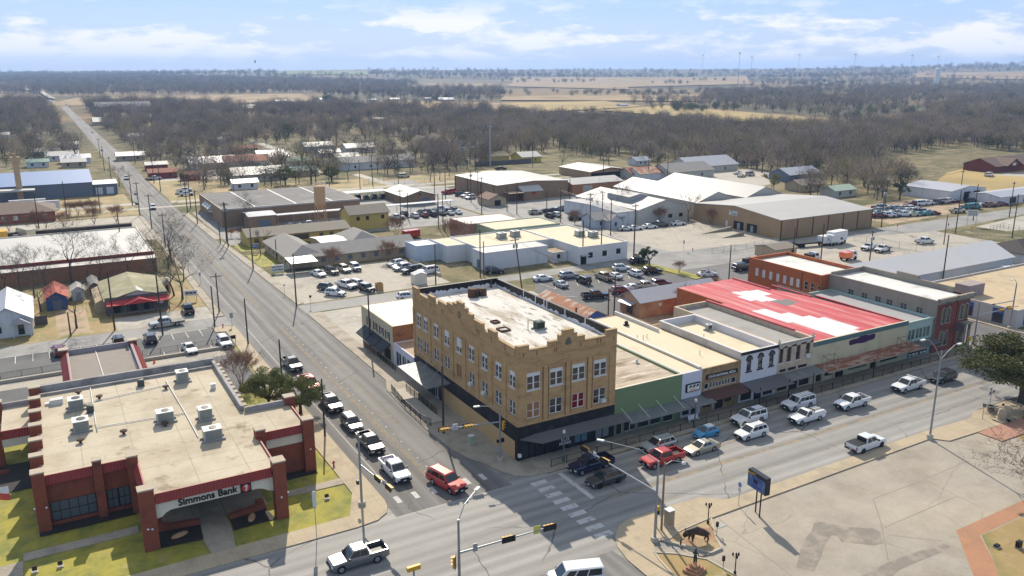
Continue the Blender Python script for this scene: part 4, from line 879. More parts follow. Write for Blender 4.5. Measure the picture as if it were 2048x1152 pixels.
c=MB();c.extr([(FY_-.003,3.25),(78.2,2.75),(78.2,2.65),(FY_-.003,3.1)],0,85.25,93.2);part('street_canopy',c,DARKM,g)
lo=[(85.4,87.5,.4,2.4),(87.9,89.6,.05,2.4),(90,92,.4,2.4)]
for a in lo:panel(g,'shop_window',GLASS,'S',FY_,*a)
for a0,a1 in((87.5,88.0),(91.9,92.4)):panel(g,'pier',WHITEF,'S',FY_,a0,a1,0,2.6,.1)
ac_unit(91.0,94.6,6.75,.45,.35,1.0,'white box unit on the cream roof by the white parapet')
b=MB();b.tube((87.6,92,6.75),(87.6,92,7.4),.06);solo('vent_pipe',b,GREYM,'short vent pipe on the cream roof of the arched building','pipe')
# cream stone building
hs=[(92.85,93.75,4.85,7.4),(94.5,95.45,4.8,7.4),(96.5,97.45,4.8,7.4),(98.6,99.55,4.8,7.4)]
g=flat('stone_building','two-storey cream stone front with four tall windows and a small cornice','shop',92.57,100.2,FY_,105,7.95,LIME,ROOFY,.8,{'S':hs+[(93.2,94.6,3.3,3.8),(95,96.8,3.3,3.8),(97.2,99.2,3.3,3.8)]},t=.4)
for i,h in enumerate(hs):window(g,'S',FY_,*h,1,2,mat('brown_sash',(.16,.12,.09)),GLASS,fw=.07,depth=.25,sill=WHITEF)
for h in[(93.2,94.6,3.3,3.8),(95,96.8,3.3,3.8),(97.2,99.2,3.3,3.8)]:panel(g,'transom_window',DARKIN,'S',FY_+.12,*h,.01)
c=MB();c.box(92.5,100.3,FY_-.22,FY_-.002,7.98,8.14);c.box(92.5,100.3,FY_-.1,FY_-.004,7.6,7.75)
for k in range(24):c.box(92.6+k*.32,92.72+k*.32,FY_-.16,FY_-.006,7.78,7.96)
for x in(92.75,100.0):c.lathe((x,FY_+.1,7.95),[(.22,0),(.22,.35),(.1,.6),(.02,.85)],8)
for a,b_,_,_ in hs:c.box(a-.12,b_+.12,FY_-.09,FY_-.008,7.4,7.56)
part('cornice',c,mat('pale_cornice',(.55,.50,.43),var=.12,sc=2),g)
c=MB();c.extr([(FY_-.003,3.2),(78.9,2.8),(78.9,2.7),(FY_-.003,3.05)],0,93.3,101.2);part('street_canopy',c,GALV,g)
for a in((93.0,95,.4,2.4),(95.5,97.3,.1,2.4),(97.7,99.8,.4,2.4)):panel(g,'shop_window',GLASS,'S',FY_,*a)
b=MB();fbox(b,'S',FY_,98.7,99.4,4.85,5.4,-.1,.3);part('window_unit',b,ACT,g)
c=MB();c.box(99.75,100.19,85,104.9,7.955,8.2);part('coping',c,REDROOF,g)
# red roofed store
g=thing('cream_store','long cream stuccoed store with a red and white patched metal roof','store',(112,98,0))
m=MB();hs=[(100.9,102.8,.2,2.5),(103.4,105.2,.8,2.5),(106,108,.1,2.5),(109,113.6,.8,2.5),(114.5,116,.1,2.5),(117,121.5,.7,2.5)]
wall(m,'S',FY_,100.22,123.3,0,7.0,hs);wall(m,'E',123.3,FY_,110,0,6.9);wall(m,'W',100.22,FY_,105.2,0,6.9);m.box(100.24,123.28,FY_+.01,FY_+.3,6.4,7.0)
part('wall',m,CREAMW,g)
m=MB();m.box(104.8,105.1,104.6,118.2,0,6.7);m.box(105.1,118.9,117.9,118.2,0,6.7);m.box(100.3,104.8,105.2,105.5,0,6.7);m.box(118.9,119.2,110,118.2,0,6.7);part('rear_wall',m,ORBRICK,g)
for a in hs:panel(g,'shop_window',DARKIN,'S',FY_+.15,*a,.02)
r=MB();r.prism([(100.3,FY_+.3),(123.0,FY_+.3),(122.0,100.5),(119.4,110.2),(119.2,118.0),(105.0,118.0),(104.9,105.2),(100.3,105.0)],6.55,6.72,bottom=True);part('roof',r,REDROOF,g)
WPATCH=mat('white_roof_panel',(.66,.63,.63),var=.09,sc=.6,col2=(.52,.44,.43),th=(.56,.7),sc2=.5,st2=(2.5,.2,1),rough=.5,ribs=(0,.32,.12),ribc=.85)
for nm,m_,strips in(('white_patch',WPATCH,((110,111.3,104,107.5),(111.3,112.8,102.6,110.3),(112.8,114.9,102.2,109.8),(114.9,117.2,105.5,109.3))),('white_patch',WPATCH,((105.4,106.4,91,99.3),(106.4,108.5,81.9,99.1),(108.5,110.4,81.9,95.4),(110.4,112,81.9,92.3),(112,113.5,83.2,90.4))),('grey_patch',mat('bare_grey_panel',(.17,.165,.16),var=.1),((113.2,115,98.6,102.1),(115,116.9,99,101.7)))):
 b=MB()
 for x0,x1,y0,y1 in strips:b.box(x0,x1,y0,y1,6.722,6.735)
 part('roof_'+nm,b,m_,g)
b=MB();b.box(121.7,122.0,100.4,110,6.72,6.95);b.box(119.0,119.3,108,118,6.72,7.05);b.box(122.9,123.25,82,100.4,6.72,6.92);part('roof_edge',b,REDROOF,g)
c=MB();c.box(100.24,123.3,FY_-.06,FY_-.003,6.25,7.0);part('fascia',c,TEAL,g)
c=MB();c.extr([(FY_-.003,3.25),(78.6,2.85),(78.6,2.72),(FY_-.003,3.1)],0,100.9,124.3);part('street_canopy',c,REDSH,g)
c=MB();c.box(100.85,124.35,78.52,78.6,2.66,2.9);part('canopy_fascia',c,MC['weathered_sandstone'],g)
# purple panel in the outline of a blotted-out sign
pts=[(108.6,5.9),(109.6,6.0),(110.6,5.98),(111.3,6.22),(112.3,6.28),(113.3,6.1),(114.3,6.14),(114.85,6.1),(114.95,5.6),(114.7,5.2),(113.6,5.15),(112.6,5.0),(111.5,5.0),(110.6,5.12),(109.6,5.1),(108.9,5.05),(108.6,5.4)]
c=MB();c.add([(x,FY_-.03,z)for x,z in pts]+[(x,FY_-.002,z)for x,z in pts],[tuple(range(17))]+[(i,(i+1)%17,17+(i+1)%17,17+i)for i in range(17)]);part('blotted_sign',c,mat('deep_purple',(.045,.012,.075),var=.1,rough=.6),g)
for x in(101.6,119.6):
 c=MB()
 for dx in(0,2.6):
  c.tube((x+dx,80.4,3.1),(x+dx,80.4,4.9),.03,.03,5);c.tube((x+dx,79.6,3.0),(x+dx,79.6,4.4),.03,.03,5);c.tube((x+dx,80.4,4.9),(x+dx,79.6,4.4),.03,.03,5)
 c.tube((x,80.4,4.9),(x+2.6,80.4,4.7),.03,.03,5);c.tube((x,79.6,4.4),(x+2.6,79.6,4.2),.03,.03,5);c.tube((x,80.4,4.9),(x+2.6,79.6,3.1),.025,.025,5)
 part('empty_sign_frame',c,RUST,g)
for a in(101,103,105.4,108.4,116.3):panel(g,'pier',CREAMW,'S',FY_,a,a+.4,0,2.7,.1)
# mint shop
hs=[(123.75,124.5,3.3,5.2),(124.6,125.5,3.3,5.2),(125.8,126.6,3.3,5.2),(126.7,127.5,3.3,5.2),(127.7,128.5,3.3,5.2),(128.6,129.6,3.3,5.2)]
g=flat('mint_shop','mint green two-storey shopfront with tall windows next to the dark red brick building','shop',123.35,130.2,FY_,103,6.65,MINT,mat('grey_metal_roof',(.31,.31,.315),var=.06,rough=.6),.35,{'S':hs})
for h in hs:window(g,'S',FY_,*h,1,1,mat('mint_frame',(.42,.52,.47)),mat('green_glass',(.05,.085,.07),rough=.1,spec=.6,var=.1),fw=.08)
c=MB();c.extr([(FY_-.003,3.0),(79.0,2.75),(79.0,2.65),(FY_-.003,2.9)],0,124.4,130.2);part('street_canopy',c,DARKM,g)
b=MB();fbox(b,'S',FY_,124.2,129.3,.3,2.5,.003,.06);dsp=part('shop_window',b,GLASS,g)
b=MB();q=random.Random(5)
for i in range(5):
 for j in range(3):b.box(124.4+i*1.0,124.95+i*1.0+q.random()*.3,FY_-.08,FY_-.061,.45+j*.66,.8+j*.66)
part('window_posters',b,WHITEF,dsp)
c=MB();c.box(123.3,130.25,FY_-.15,FY_-.002,6.4,6.7);part('cornice',c,MINT,g)
# dark red Victorian corner building with a grey-brown flank
g=thing('victorian_building','dark red brick corner building with paired stone arched windows and a heavy grey cornice','commercial building',(135,92,0))
m=MB();wall(m,'S',80.9,130.25,139.6,0,9.3);wall(m,'E',139.6,80.9,86,0,9.3);part('wall',m,VBRICK,g)
m=MB();wall(m,'W',130.25,80.9,103.5,0,9.5,[(y,y+1.15,6.5,7.6)for y in(97.8,94.8,91.9,89.5,86.7,83.6)]);wall(m,'N',103.5,130.25,139.6,0,9.3);wall(m,'E',139.6,86,103.5,0,9.3);m.box(130.27,130.6,81,103.4,9.0,9.5);m.box(130.6,139.58,103.1,103.48,9,9.9);m.box(139.2,139.58,84,103.1,9,10.1);m.box(139.2,139.7,91,95.5,10.1,10.7);part('side_wall',m,GREYST,g)
for y in(97.8,94.8,91.9,89.5,86.7,83.6):window(g,'W',130.25,y,y+1.15,6.5,7.6,2,2,mat('dull_frame',(.28,.26,.23)),GLASS,fw=.06,depth=.14)
r=MB();r.box(130.6,139.2,81.3,103.1,8.85,9.05);part('roof',r,ROOFW,g)
c=MB();c.box(130.0,140.0,80.4,80.89,9.2,9.9);c.box(130.1,139.9,80.6,80.895,8.85,9.2)
for k in range(16):c.box(130.2+k*.62,130.45+k*.62,80.45,80.88,8.9,9.2)
part('cornice',c,SANDST,g)
for x0 in(131.6,136.7):
 for z0,z1 in((5.3,7.5),(1.2,3.3)):
  for dx in(0,1.35):
   x=x0+dx+.55;b=MB();n=8
   pr=[(x-.42,z0),(x+.42,z0)]+[(x+.42*math.cos(t*math.pi/n),z1+.42*math.sin(t*math.pi/n))for t in range(n+1)]
   b.add([(u,80.87,v)for u,v in pr],[tuple(range(len(pr)))]);wn=part('window',b,GLASS,g)
   b=MB();oi=[(x-.42*math.cos(t*math.pi/n),z1+.42*math.sin(t*math.pi/n))for t in range(n+1)];oo=[(x-.68*math.cos(t*math.pi/n),z1+.7*math.sin(t*math.pi/n))for t in range(n+1)]
   for i in range(n):b.quad(*[(q_[0],80.8,q_[1])for q_ in(oi[i],oi[i+1],oo[i+1],oo[i])])
   for sx in(-1,1):b.box(min(x+sx*.42,x+sx*.6),max(x+sx*.42,x+sx*.6),80.8,80.88,z0,z1)
   b.box(x-.65,x+.65,80.72,80.88,z0-.16,z0);part('arch_surround',b,SANDST,wn)
b=MB();b.box(135.9,136.2,80.78,80.89,0,9.2);part('downpipe',b,VBRICK,g)
b=MB();b.box(137.2,139.8,79.9,80.85,4.4,4.75);part('balcony_ledge',b,SANDST,g)
for x in(137.6,139.3):b=MB();b.lathe((x,80.2,.1),[(.4,0),(.4,.5),(.26,.6),(.24,3.8),(.4,4.3)],10);part('column',b,SANDST,g)
s=MB();s.box(135.6,135.68,78.9,80.7,3.6,4.9);hg=part('hanging_sign',s,mat('slate_sign',(.12,.13,.14)),g)
s=MB();st=[(79.8+(.4 if k%2==0 else.17)*math.sin(k*math.pi/5),4.25+(.4 if k%2==0 else.17)*math.cos(k*math.pi/5))for k in range(10)];s.add([(135.59,y,z)for y,z in st],[tuple(range(10))]);part('sign_star',s,paint('star_red',(.42,.05,.03)),hg)
# orange brick building behind
hs=[(119.5,120.4,5.85,7.55),(117.6,118.5,5.85,7.55),(115.7,116.6,5.85,7.55),(113.8,114.7,5.85,7.55),(112,112.9,5.85,7.55),(110.2,111.1,5.85,7.55),(108.6,109.5,5.85,7.55),(106.6,107.5,5.85,7.5),(105.1,106,5.85,7.5),(103.6,104.3,5.7,7.3)]
g=flat('orange_brick_building','orange-red brick two-storey building with white boarded windows behind the red roof','commercial building',128.0,139.5,103.55,122.3,9.4,ORBRICK,ROOFW,.7,{'W':hs},t=.35)
for i,h in enumerate(hs):
 if i<7:panel(g,'boarded_window',STUW,'W',128.1,*h,.02)
 else:window(g,'W',128.0,*h,1,2,WHITEF,GLASS,fw=.07)
b=MB();b.tube((127.93,108.1,0),(127.93,108.1,9),.06);part('downpipe',b,RUST,g)
# low white wall behind, grey shed, lean-to, tin shed, peach house
b=MB();b.box(121.5,134.8,132.4,132.7,0,1.6);b.box(121.5,121.8,124,132.4,0,1.6);solo('yard_wall',b,STUW,'low white wall running behind the red roof towards the orange brick building','wall')
# ---------------------------------------------------------------- vehicles
TYRE=mat('tyre_rubber',(.012,.012,.013),rough=.85,var=.1,local=True)
RIM=mat('alloy_rim',(.42,.43,.45),metal=.8,rough=.3,var=.03,local=True)
RIMD=mat('dark_rim',(.03,.03,.033),metal=.6,rough=.35,var=.03,local=True)
VGLASS=mat('vehicle_glass',(.014,.019,.022),rough=.05,var=0,spec=.8)
BLKPL=mat('black_trim',(.014,.014,.015),rough=.5,var=.05,local=True)
CHROME=mat('chrome',(.6,.6,.62),metal=1.,rough=.2,var=.02,local=True)
LAMPW=mat('headlamp_lens',(.55,.57,.6),rough=.1,var=.02,spec=.8,local=True)
LAMPR=mat('tail_lamp_lens',(.28,.012,.012),rough=.15,var=.02,spec=.6,local=True)
PLATE=mat('number_plate',(.6,.6,.58),var=.02,local=True)
PT={k:paint(k,*v)for k,v in dict(white=((.66,.66,.66),),silver=((.42,.43,.45),.6,.3),grey=((.13,.135,.14),.6,.3),dark=((.03,.032,.035),.4,.28),black=((.010,.010,.012),.2,.25),red=((.42,.022,.018),.1,.28),maroon=((.15,.012,.018),.3,.28),navy=((.012,.022,.07),.4,.26),sky=((.04,.26,.48),.1,.3),tan=((.40,.36,.28),.5,.32),green=((.03,.13,.12),.2,.35),cream=((.52,.47,.36),.1,.4),pink=((.62,.10,.13),.1,.35),gunmetal=((.075,.08,.085),.6,.3),teal=((.03,.20,.20),.1,.4),rusty=((.22,.10,.06),.1,.7),steel=((.20,.205,.21),.6,.3),blue=((.05,.12,.25),.3,.35),orange=((.62,.17,.04),.1,.45)).items()}
def lerp_tab(tab,x):
 if x<=tab[0][0]:return tab[0][1]
 for(a,u),(b,v)in zip(tab,tab[1:]):
  if x<=b:return u+(v-u)*(x-a)/(b-a)
 return tab[-1][1]
def car_parts(k):
 """the shapes of one kind of vehicle, front towards +x, resting on z = 0"""
 L,W,Hh,wb,r=k['L'],k['W'],k['H'],k['wb'],k['r'];xf=L/2;xr=-L/2
 ax=[xf-k['fo'],xf-k['fo']-wb];zb=k['zb'];bed=k.get('bed');out=[]
 top=k['top']
 ra=r*1.16
 xs={xr,xr+.07,xr+.2,xf-.07,xf-.22,xf}|{p[0]for p in top}
 for a in ax:
  for t in range(9):xs.add(a+ra*math.cos(math.pi*t/8))
 xs=sorted(x for x in xs if xr<=x<=xf)
 def low(x):
  for a in ax:
   if abs(x-a)<ra-1e-6:return max(zb,r+math.sqrt(ra*ra-(x-a)**2))
  return zb+(.1 if x>xf-.1 or x<xr+.1 else 0)
 def hw(x):return W/2*(1-.10*smooth(xf-.55,xf,x)-.06*(1-smooth(xr,xr+.35,x)))
 b=MB();rings=[]
 for x in xs:
  zt=lerp_tab(top,x);z0=min(low(x),zt-.12);h=hw(x);m1=z0+(zt-z0)*.55
  rings.append([(x,-h*.97,z0),(x,-h,m1),(x,-h*.985,zt-.09),(x,-h*.90,zt),(x,h*.90,zt),(x,h*.985,zt-.09),(x,h,m1),(x,h*.97,z0)])
 n=8;vs=[p for q in rings for p in q]
 fs=[(i*n+j,(i+1)*n+j,(i+1)*n+(j+1)%n,i*n+(j+1)%n)for i in range(len(xs)-1)for j in range(n)]
 fs+=[tuple(range(n)),tuple(reversed(range(len(vs)-n,len(vs))))]
 b.add(vs,fs)
 # cabin
 wbx,wtx,rtx,rbx=k['cab'];zl=k['belt'];hb,ht=W/2*.90,W/2*k.get('tum',.76);zr=Hh-.07
 def cz(x):return min(zl,lerp_tab(top,x))-.02
 B0=[(wbx,hb,cz(wbx)),(wbx,-hb,cz(wbx)),(rbx,-hb,cz(rbx)),(rbx,hb,cz(rbx))]
 T0=[(wtx,ht,zr),(wtx,-ht,zr),(rtx,-ht,zr),(rtx,ht,zr)]
 T1=[(wtx-.16,ht-.14,Hh),(wtx-.16,-ht+.14,Hh),(rtx+.16,-ht+.14,Hh),(rtx+.16,ht-.14,Hh)]
 c=MB();c.add(B0+T0+T1,[(0,1,5,4),(1,2,6,5),(2,3,7,6),(3,0,4,7),(4,5,9,8),(5,6,10,9),(6,7,11,10),(7,4,8,11),(8,9,10,11)])
 b.add(c.v,c.f)
 if bed:
  bx1=rbx-.05;bz=lerp_tab(top,xr+.3);h=W/2*.985;zt=k['bedz']
  if bed!='flat':
   b.box(xr+.02,bx1,h-.13,h,bz-.02,zt);b.box(xr+.02,bx1,-h,-h+.13,bz-.02,zt);b.box(xr,xr+.1,-h+.1,h-.1,bz-.3,zt-.01);b.box(bx1-.08,bx1,-h+.13,h-.13,bz,zt)
 out.append(('body',b,'body',None))
 if bed:
  l=MB();l.box(xr+.1,bx1-.08,-h+.13,h-.13,bz-.02,bz+.03)
  if bed=='cover':l=MB();l.box(xr+.06,bx1-.02,-h+.06,h-.06,zt-.02,zt+.03)
  if bed=='flat':l=MB();l.box(xr-.2,bx1-.05,-W/2-.05,W/2+.05,.88,.98);l.box(bx1-.15,bx1-.05,-W/2,W/2,.98,1.5)
  if bed=='utility':
   l.box(xr+.12,bx1-.1,h-.5,h-.14,bz,zt+.18);l.box(xr+.12,bx1-.1,-h+.14,-h+.5,bz,zt+.18)
  out.append(('truck_bed',l,BLKPL if bed!='utility' else 'body',None))
  if bed=='utility':
   l=MB();l.tube((xr+.3,0,zt+.05),(bx1-.3,0,zt+.05),.28,.28,10);out.append(('bed_tank',l,PT['cream'],None))
   l=MB()
   for s in(-1,1):l.box(bx1-.35,bx1-.25,s*.7-.04,s*.7+.04,bz,Hh-.1)
   l.box(bx1-.35,bx1-.25,-.7,.7,Hh-.14,Hh-.06);out.append(('headache_rack',l,BLKPL,None))
 def lerp3(a,b_,t):return tuple(a[i]+(b_[i]-a[i])*t for i in range(3))
 def glass(nm,q,u0,u1,v0,v1,off):
 # q: bottom-left, bottom-right, top-right, top-left
  def P_(u,v):return lerp3(lerp3(q[0],q[1],u),lerp3(q[3],q[2],u),v)
  p=[P_(u0,v0),P_(u1,v0),P_(u1,v1),P_(u0,v1)];p=[(a[0]+off[0],a[1]+off[1],a[2]+off[2])for a in p]
  g=MB();g.fix=False;g.add(p,[(0,1,2,3),(3,2,1,0)]);g.f=g.f[:1];g.m=g.m[:1];out.append((nm,g,VGLASS,None))
 e=.012
 fr=max(0.,(lerp_tab(top,wbx)-B0[0][2])/(zr-B0[0][2]))
 glass('windshield',[B0[1],B0[0],T0[0],T0[1]],.05,.95,.08,.95,(e,0,e))
 if not k.get('norear'):glass('rear_window',[B0[3],B0[2],T0[2],T0[3]],.08,.92,k.get('rw',.3),.92,(-e,0,e))
 for s,(i,j)in((1,(0,3)),(-1,(1,2))):
  q=[B0[i],B0[j],T0[j],T0[i]]
  for(u0,u1)in k['doors']:
  # keep the pane inside the slanted pillar
   g=MB();g.fix=False
   def P_(u,v):return lerp3(lerp3(q[0],q[1],u),lerp3(q[3],q[2],u),v)
   v0,v1=.22,.93
   p=[P_(u0,v0),P_(u1,v0),P_(u1,v1),P_(u0,v1)]
   p=[(a[0],a[1]+s*e,a[2]+.004)for a in p]
   if s<0:p=[p[1],p[0],p[3],p[2]]
   g.add([p[1],p[0],p[3],p[2]],[(0,1,2,3)]);out.append(('side_window',g,VGLASS,None))
   # wheels
 for a in ax:
  for s in(-1,1):
   t=MB();y1=s*W/2*.985;y0=y1-s*.24;t.tube((a,y0,r),(a,y1,r),r,r,16);out.append(('wheel',t,TYRE,None))
   t=MB();t.tube((a,y1,r),(a,y1+s*.012,r),r*.62,r*.58,12);out.append(('rim',t,k.get('rim',RIM),'wheel'))
 zf=lerp_tab(top,xf-.1);gh=k.get('gh',.42)
 g=MB();g.box(xf-.04,xf+.015,-W*.27,W*.27,zf-gh-.02,zf-.1);out.append(('grille',g,k.get('grille',BLKPL),None))
 for s in(-1,1):
  g=MB();g.box(xf-.22,xf+.004,min(s*W*.29,s*W*.455),max(s*W*.29,s*W*.455),zf-.3,zf-.11);out.append(('headlight',g,LAMPW,None))
  zt=(k['bedz']-.08 if bed else lerp_tab(top,xr+.1)-.04);zl_=k.get('tl',.3)
  g=MB();g.box(xr-.012,xr+.12,min(s*W*.39,s*W*.475),max(s*W*.39,s*W*.475),zt-zl_,zt);out.append(('tail_light',g,LAMPR,None))
  g=MB();x=wbx-.28;g.box(x-.07,x+.07,min(s*hb*1.02,s*(hb+.26)),max(s*hb*1.02,s*(hb+.26)),zl+.02,zl+.2);out.append(('wing_mirror',g,k.get('mir',BLKPL),None))
 g=MB();g.box(xf-.1,xf+.06,-W*.44,W*.44,zb+.08,zb+.30);out.append(('front_bumper',g,k.get('bump',BLKPL),None))
 g=MB();g.box(xr-.06,xr+.06,-W*.45,W*.45,zb+.1,zb+.30);out.append(('rear_bumper',g,k.get('bump',BLKPL),None))
 g=MB();g.box(xf+.06,xf+.072,-.17,.17,zb+.14,zb+.28);out.append(('number_plate',g,PLATE,None))
 g=MB();g.box(xr-.072,xr-.06,-.17,.17,zb+.16,zb+.3);out.append(('number_plate',g,PLATE,None))
 if k.get('rack'):
  g=MB()
  for s in(-1,1):g.box(rtx+.3,wtx-.3,s*(ht-.16)-.02,s*(ht-.16)+.02,Hh,Hh+.06)
  out.append(('roof_rack',g,BLKPL,None))
 if k.get('sunroof'):
  g=MB();g.box(wtx-1.3,wtx-.35,-ht+.3,ht-.3,Hh-.01,Hh+.006);out.append(('sunroof',g,VGLASS,None))
 return out
KINDS={'pickup':dict(L=5.9,W=2.03,H=1.93,wb=3.68,fo=.95,r=.41,zb=.42,top=[(-2.95,.86),(-1.02,.86),(-.98,1.22),(1.25,1.22),(1.5,1.2),(2.75,1.10),(2.95,.98)],cab=(1.45,.72,-.82,-1.0),belt=1.22,bed='open',bedz=1.28,doors=[(.10,.52),(.56,.93)],rw=.25,gh=.5,tl=.4),'pickup_cover':dict(L=5.9,W=2.03,H=1.95,wb=3.68,fo=.95,r=.41,zb=.42,top=[(-2.95,.86),(-1.02,.86),(-.98,1.22),(1.25,1.22),(1.5,1.2),(2.75,1.10),(2.95,.98)],cab=(1.45,.72,-.82,-1.0),belt=1.22,bed='cover',bedz=1.3,doors=[(.10,.52),(.56,.93)],rw=.25,gh=.5,tl=.4,rim=RIMD),'utility_pickup':dict(L=5.7,W=2.0,H=1.85,wb=3.6,fo=.9,r=.39,zb=.42,top=[(-2.85,.86),(-.32,.86),(-.28,1.2),(.9,1.2),(1.2,1.2),(2.6,1.12),(2.85,1.0)],cab=(1.15,.55,-.15,-.3),belt=1.2,bed='utility',bedz=1.22,doors=[(.12,.88)],rw=.25),'flatbed':dict(L=6.2,W=2.03,H=1.95,wb=3.9,fo=.95,r=.42,zb=.45,top=[(-3.1,.84),(-.6,.84),(-.55,1.24),(1.3,1.24),(1.55,1.22),(2.9,1.14),(3.1,1.0)],cab=(1.5,.8,-.4,-.55),belt=1.24,bed='flat',bedz=1.0,doors=[(.10,.52),(.56,.92)],rw=.25),'big_suv':dict(L=5.5,W=2.04,H=1.93,wb=3.2,fo=.98,r=.40,zb=.34,top=[(-2.75,1.1),(-2.6,1.2),(1.0,1.2),(1.35,1.2),(2.5,1.1),(2.75,.96)],cab=(1.3,.6,-2.45,-2.7),belt=1.2,tum=.78,doors=[(.09,.33),(.36,.60),(.63,.94)],rack=1,gh=.46,tl=.5),'suv':dict(L=4.85,W=1.93,H=1.74,wb=2.86,fo=.93,r=.365,zb=.30,top=[(-2.42,.98),(-2.3,1.08),(.9,1.06),(1.25,1.05),(2.2,.94),(2.42,.80)],cab=(1.2,.42,-1.95,-2.32),belt=1.08,tum=.76,doors=[(.11,.38),(.41,.68),(.72,.93)],rack=1,tl=.3,mir='body'),'wagon':dict(L=4.85,W=1.88,H=1.62,wb=2.75,fo=.98,r=.36,zb=.3,top=[(-2.42,.92),(-2.3,1.0),(.9,.98),(1.2,.96),(2.15,.86),(2.42,.72)],cab=(1.2,.35,-1.75,-2.3),belt=1.0,tum=.74,doors=[(.13,.40),(.43,.70),(.73,.92)],rack=1,tl=.22,rim=RIMD,mir='body'),'crossover':dict(L=4.6,W=1.85,H=1.70,wb=2.66,fo=.93,r=.36,zb=.28,top=[(-2.3,.96),(-2.15,1.03),(.8,1.02),(1.1,1.0),(2.05,.9),(2.3,.76)],cab=(1.15,.38,-1.75,-2.2),belt=1.03,tum=.74,doors=[(.12,.40),(.43,.71),(.74,.92)],rack=1,tl=.3,mir='body'),'sedan':dict(L=4.9,W=1.84,H=1.46,wb=2.83,fo=.97,r=.335,zb=.2,top=[(-2.45,.82),(-2.3,.98),(-1.75,1.0),(.8,.93),(1.05,.92),(2.1,.78),(2.45,.62)],cab=(1.15,.25,-1.0,-1.85),belt=.96,tum=.70,doors=[(.16,.45),(.48,.78)],rw=.12,tl=.16,mir='body',gh=.28),'hatch':dict(L=3.6,W=1.63,H=1.5,wb=2.3,fo=.72,r=.30,zb=.2,top=[(-1.8,.78),(-1.68,.94),(.5,.93),(.85,.93),(1.55,.82),(1.8,.6)],cab=(.95,.2,-1.1,-1.66),belt=.95,tum=.70,doors=[(.16,.58),(.64,.9)],rw=.2,tl=.24,gh=.2,mir='body',bump=None),'jeep':dict(L=4.3,W=1.87,H=1.85,wb=2.75,fo=.7,r=.41,zb=.45,top=[(-2.15,1.1),(.75,1.12),(.95,1.12),(2.05,1.08),(2.15,1.0)],cab=(.85,.55,-2.0,-2.1),belt=1.12,tum=.84,doors=[(.08,.36),(.40,.66),(.7,.95)],rim=RIMD,tl=.25),'van':dict(L=5.3,W=2.0,H=2.1,wb=3.3,fo=.8,r=.36,zb=.32,top=[(-2.65,1.15),(1.3,1.15),(1.7,1.15),(2.5,1.02),(2.65,.85)],cab=(1.95,1.1,-2.55,-2.62),belt=1.15,tum=.84,doors=[(.1,.3),(.34,.6),(.63,.94)],tl=.5),}
for kk in KINDS.values():
 if kk.get('bump',1)is None:kk['bump']='body'
VNAME=dict(pickup='pickup_truck',pickup_cover='pickup_truck',utility_pickup='utility_pickup',flatbed='flatbed_pickup',big_suv='suv',suv='suv',wagon='station_wagon',crossover='suv',sedan='sedan',hatch='hatchback',jeep='suv',van='van')
VCAT=dict(pickup='pickup truck',pickup_cover='pickup truck',utility_pickup='pickup truck',flatbed='pickup truck',big_suv='car',suv='car',wagon='car',crossover='car',sedan='car',hatch='car',jeep='car',van='van')
PC={}
def car_mesh(kind,i,col):
 key=(kind,i,col)
 if key not in PC:
  nm,mb,m,par=PC[kind][i];mm=PT[col]if m=='body' else m
  me=mb.mesh(nm,mm)
  if nm=='body':
   for p in me.polygons:p.use_smooth=False
  PC[key]=me
 return PC[key]
def vehicle(kind,col,xy,deg,label,group=None,z=.016,chrome=False):
 if kind not in PC:PC[kind]=car_parts(KINDS[kind])
 t=thing(VNAME[kind],label,VCAT[kind],(xy[0],xy[1],z),R(deg),group);wheel=None
 for i,(nm,mb,m,par)in enumerate(PC[kind]):
  c=col if m=='body' else '-'
  o=bpy.data.objects.new(nm,car_mesh(kind,i,c));COL.objects.link(o);o.parent=wheel if par=='wheel' else t
  if nm=='wheel':wheel=o
 return t
def small_vehicle(kind,col,xy,deg,label,group=None,z=.016):
 """the same shapes joined in one mesh, for vehicles too far off to show their parts"""
 if kind not in PC:PC[kind]=car_parts(KINDS[kind])
 key=('small',kind,col)
 if key not in PC:
  big=MB();mats=[];big.fix=False
  for nm,mb,m,par in PC[kind]:
   if nm in('number_plate','rim','wing_mirror'):continue
   mm=PT[col]if m=='body' else m
   if mm not in mats:mats.append(mm)
   tmp=mb.mesh('t',mm);big.add([tuple(v.co)for v in tmp.vertices],[tuple(p.vertices)for p in tmp.polygons],mats.index(mm));bpy.data.meshes.remove(tmp)
  PC[key]=big.mesh(VNAME[kind],mats)
 o=bpy.data.objects.new(VNAME[kind],PC[key]);COL.objects.link(o);o.location=(xy[0],xy[1],z);o.rotation_euler=(0,0,R(deg))
 o['label']=label;o['category']=VCAT[kind]
 if group:o['group']=group
 return o
V=vehicle
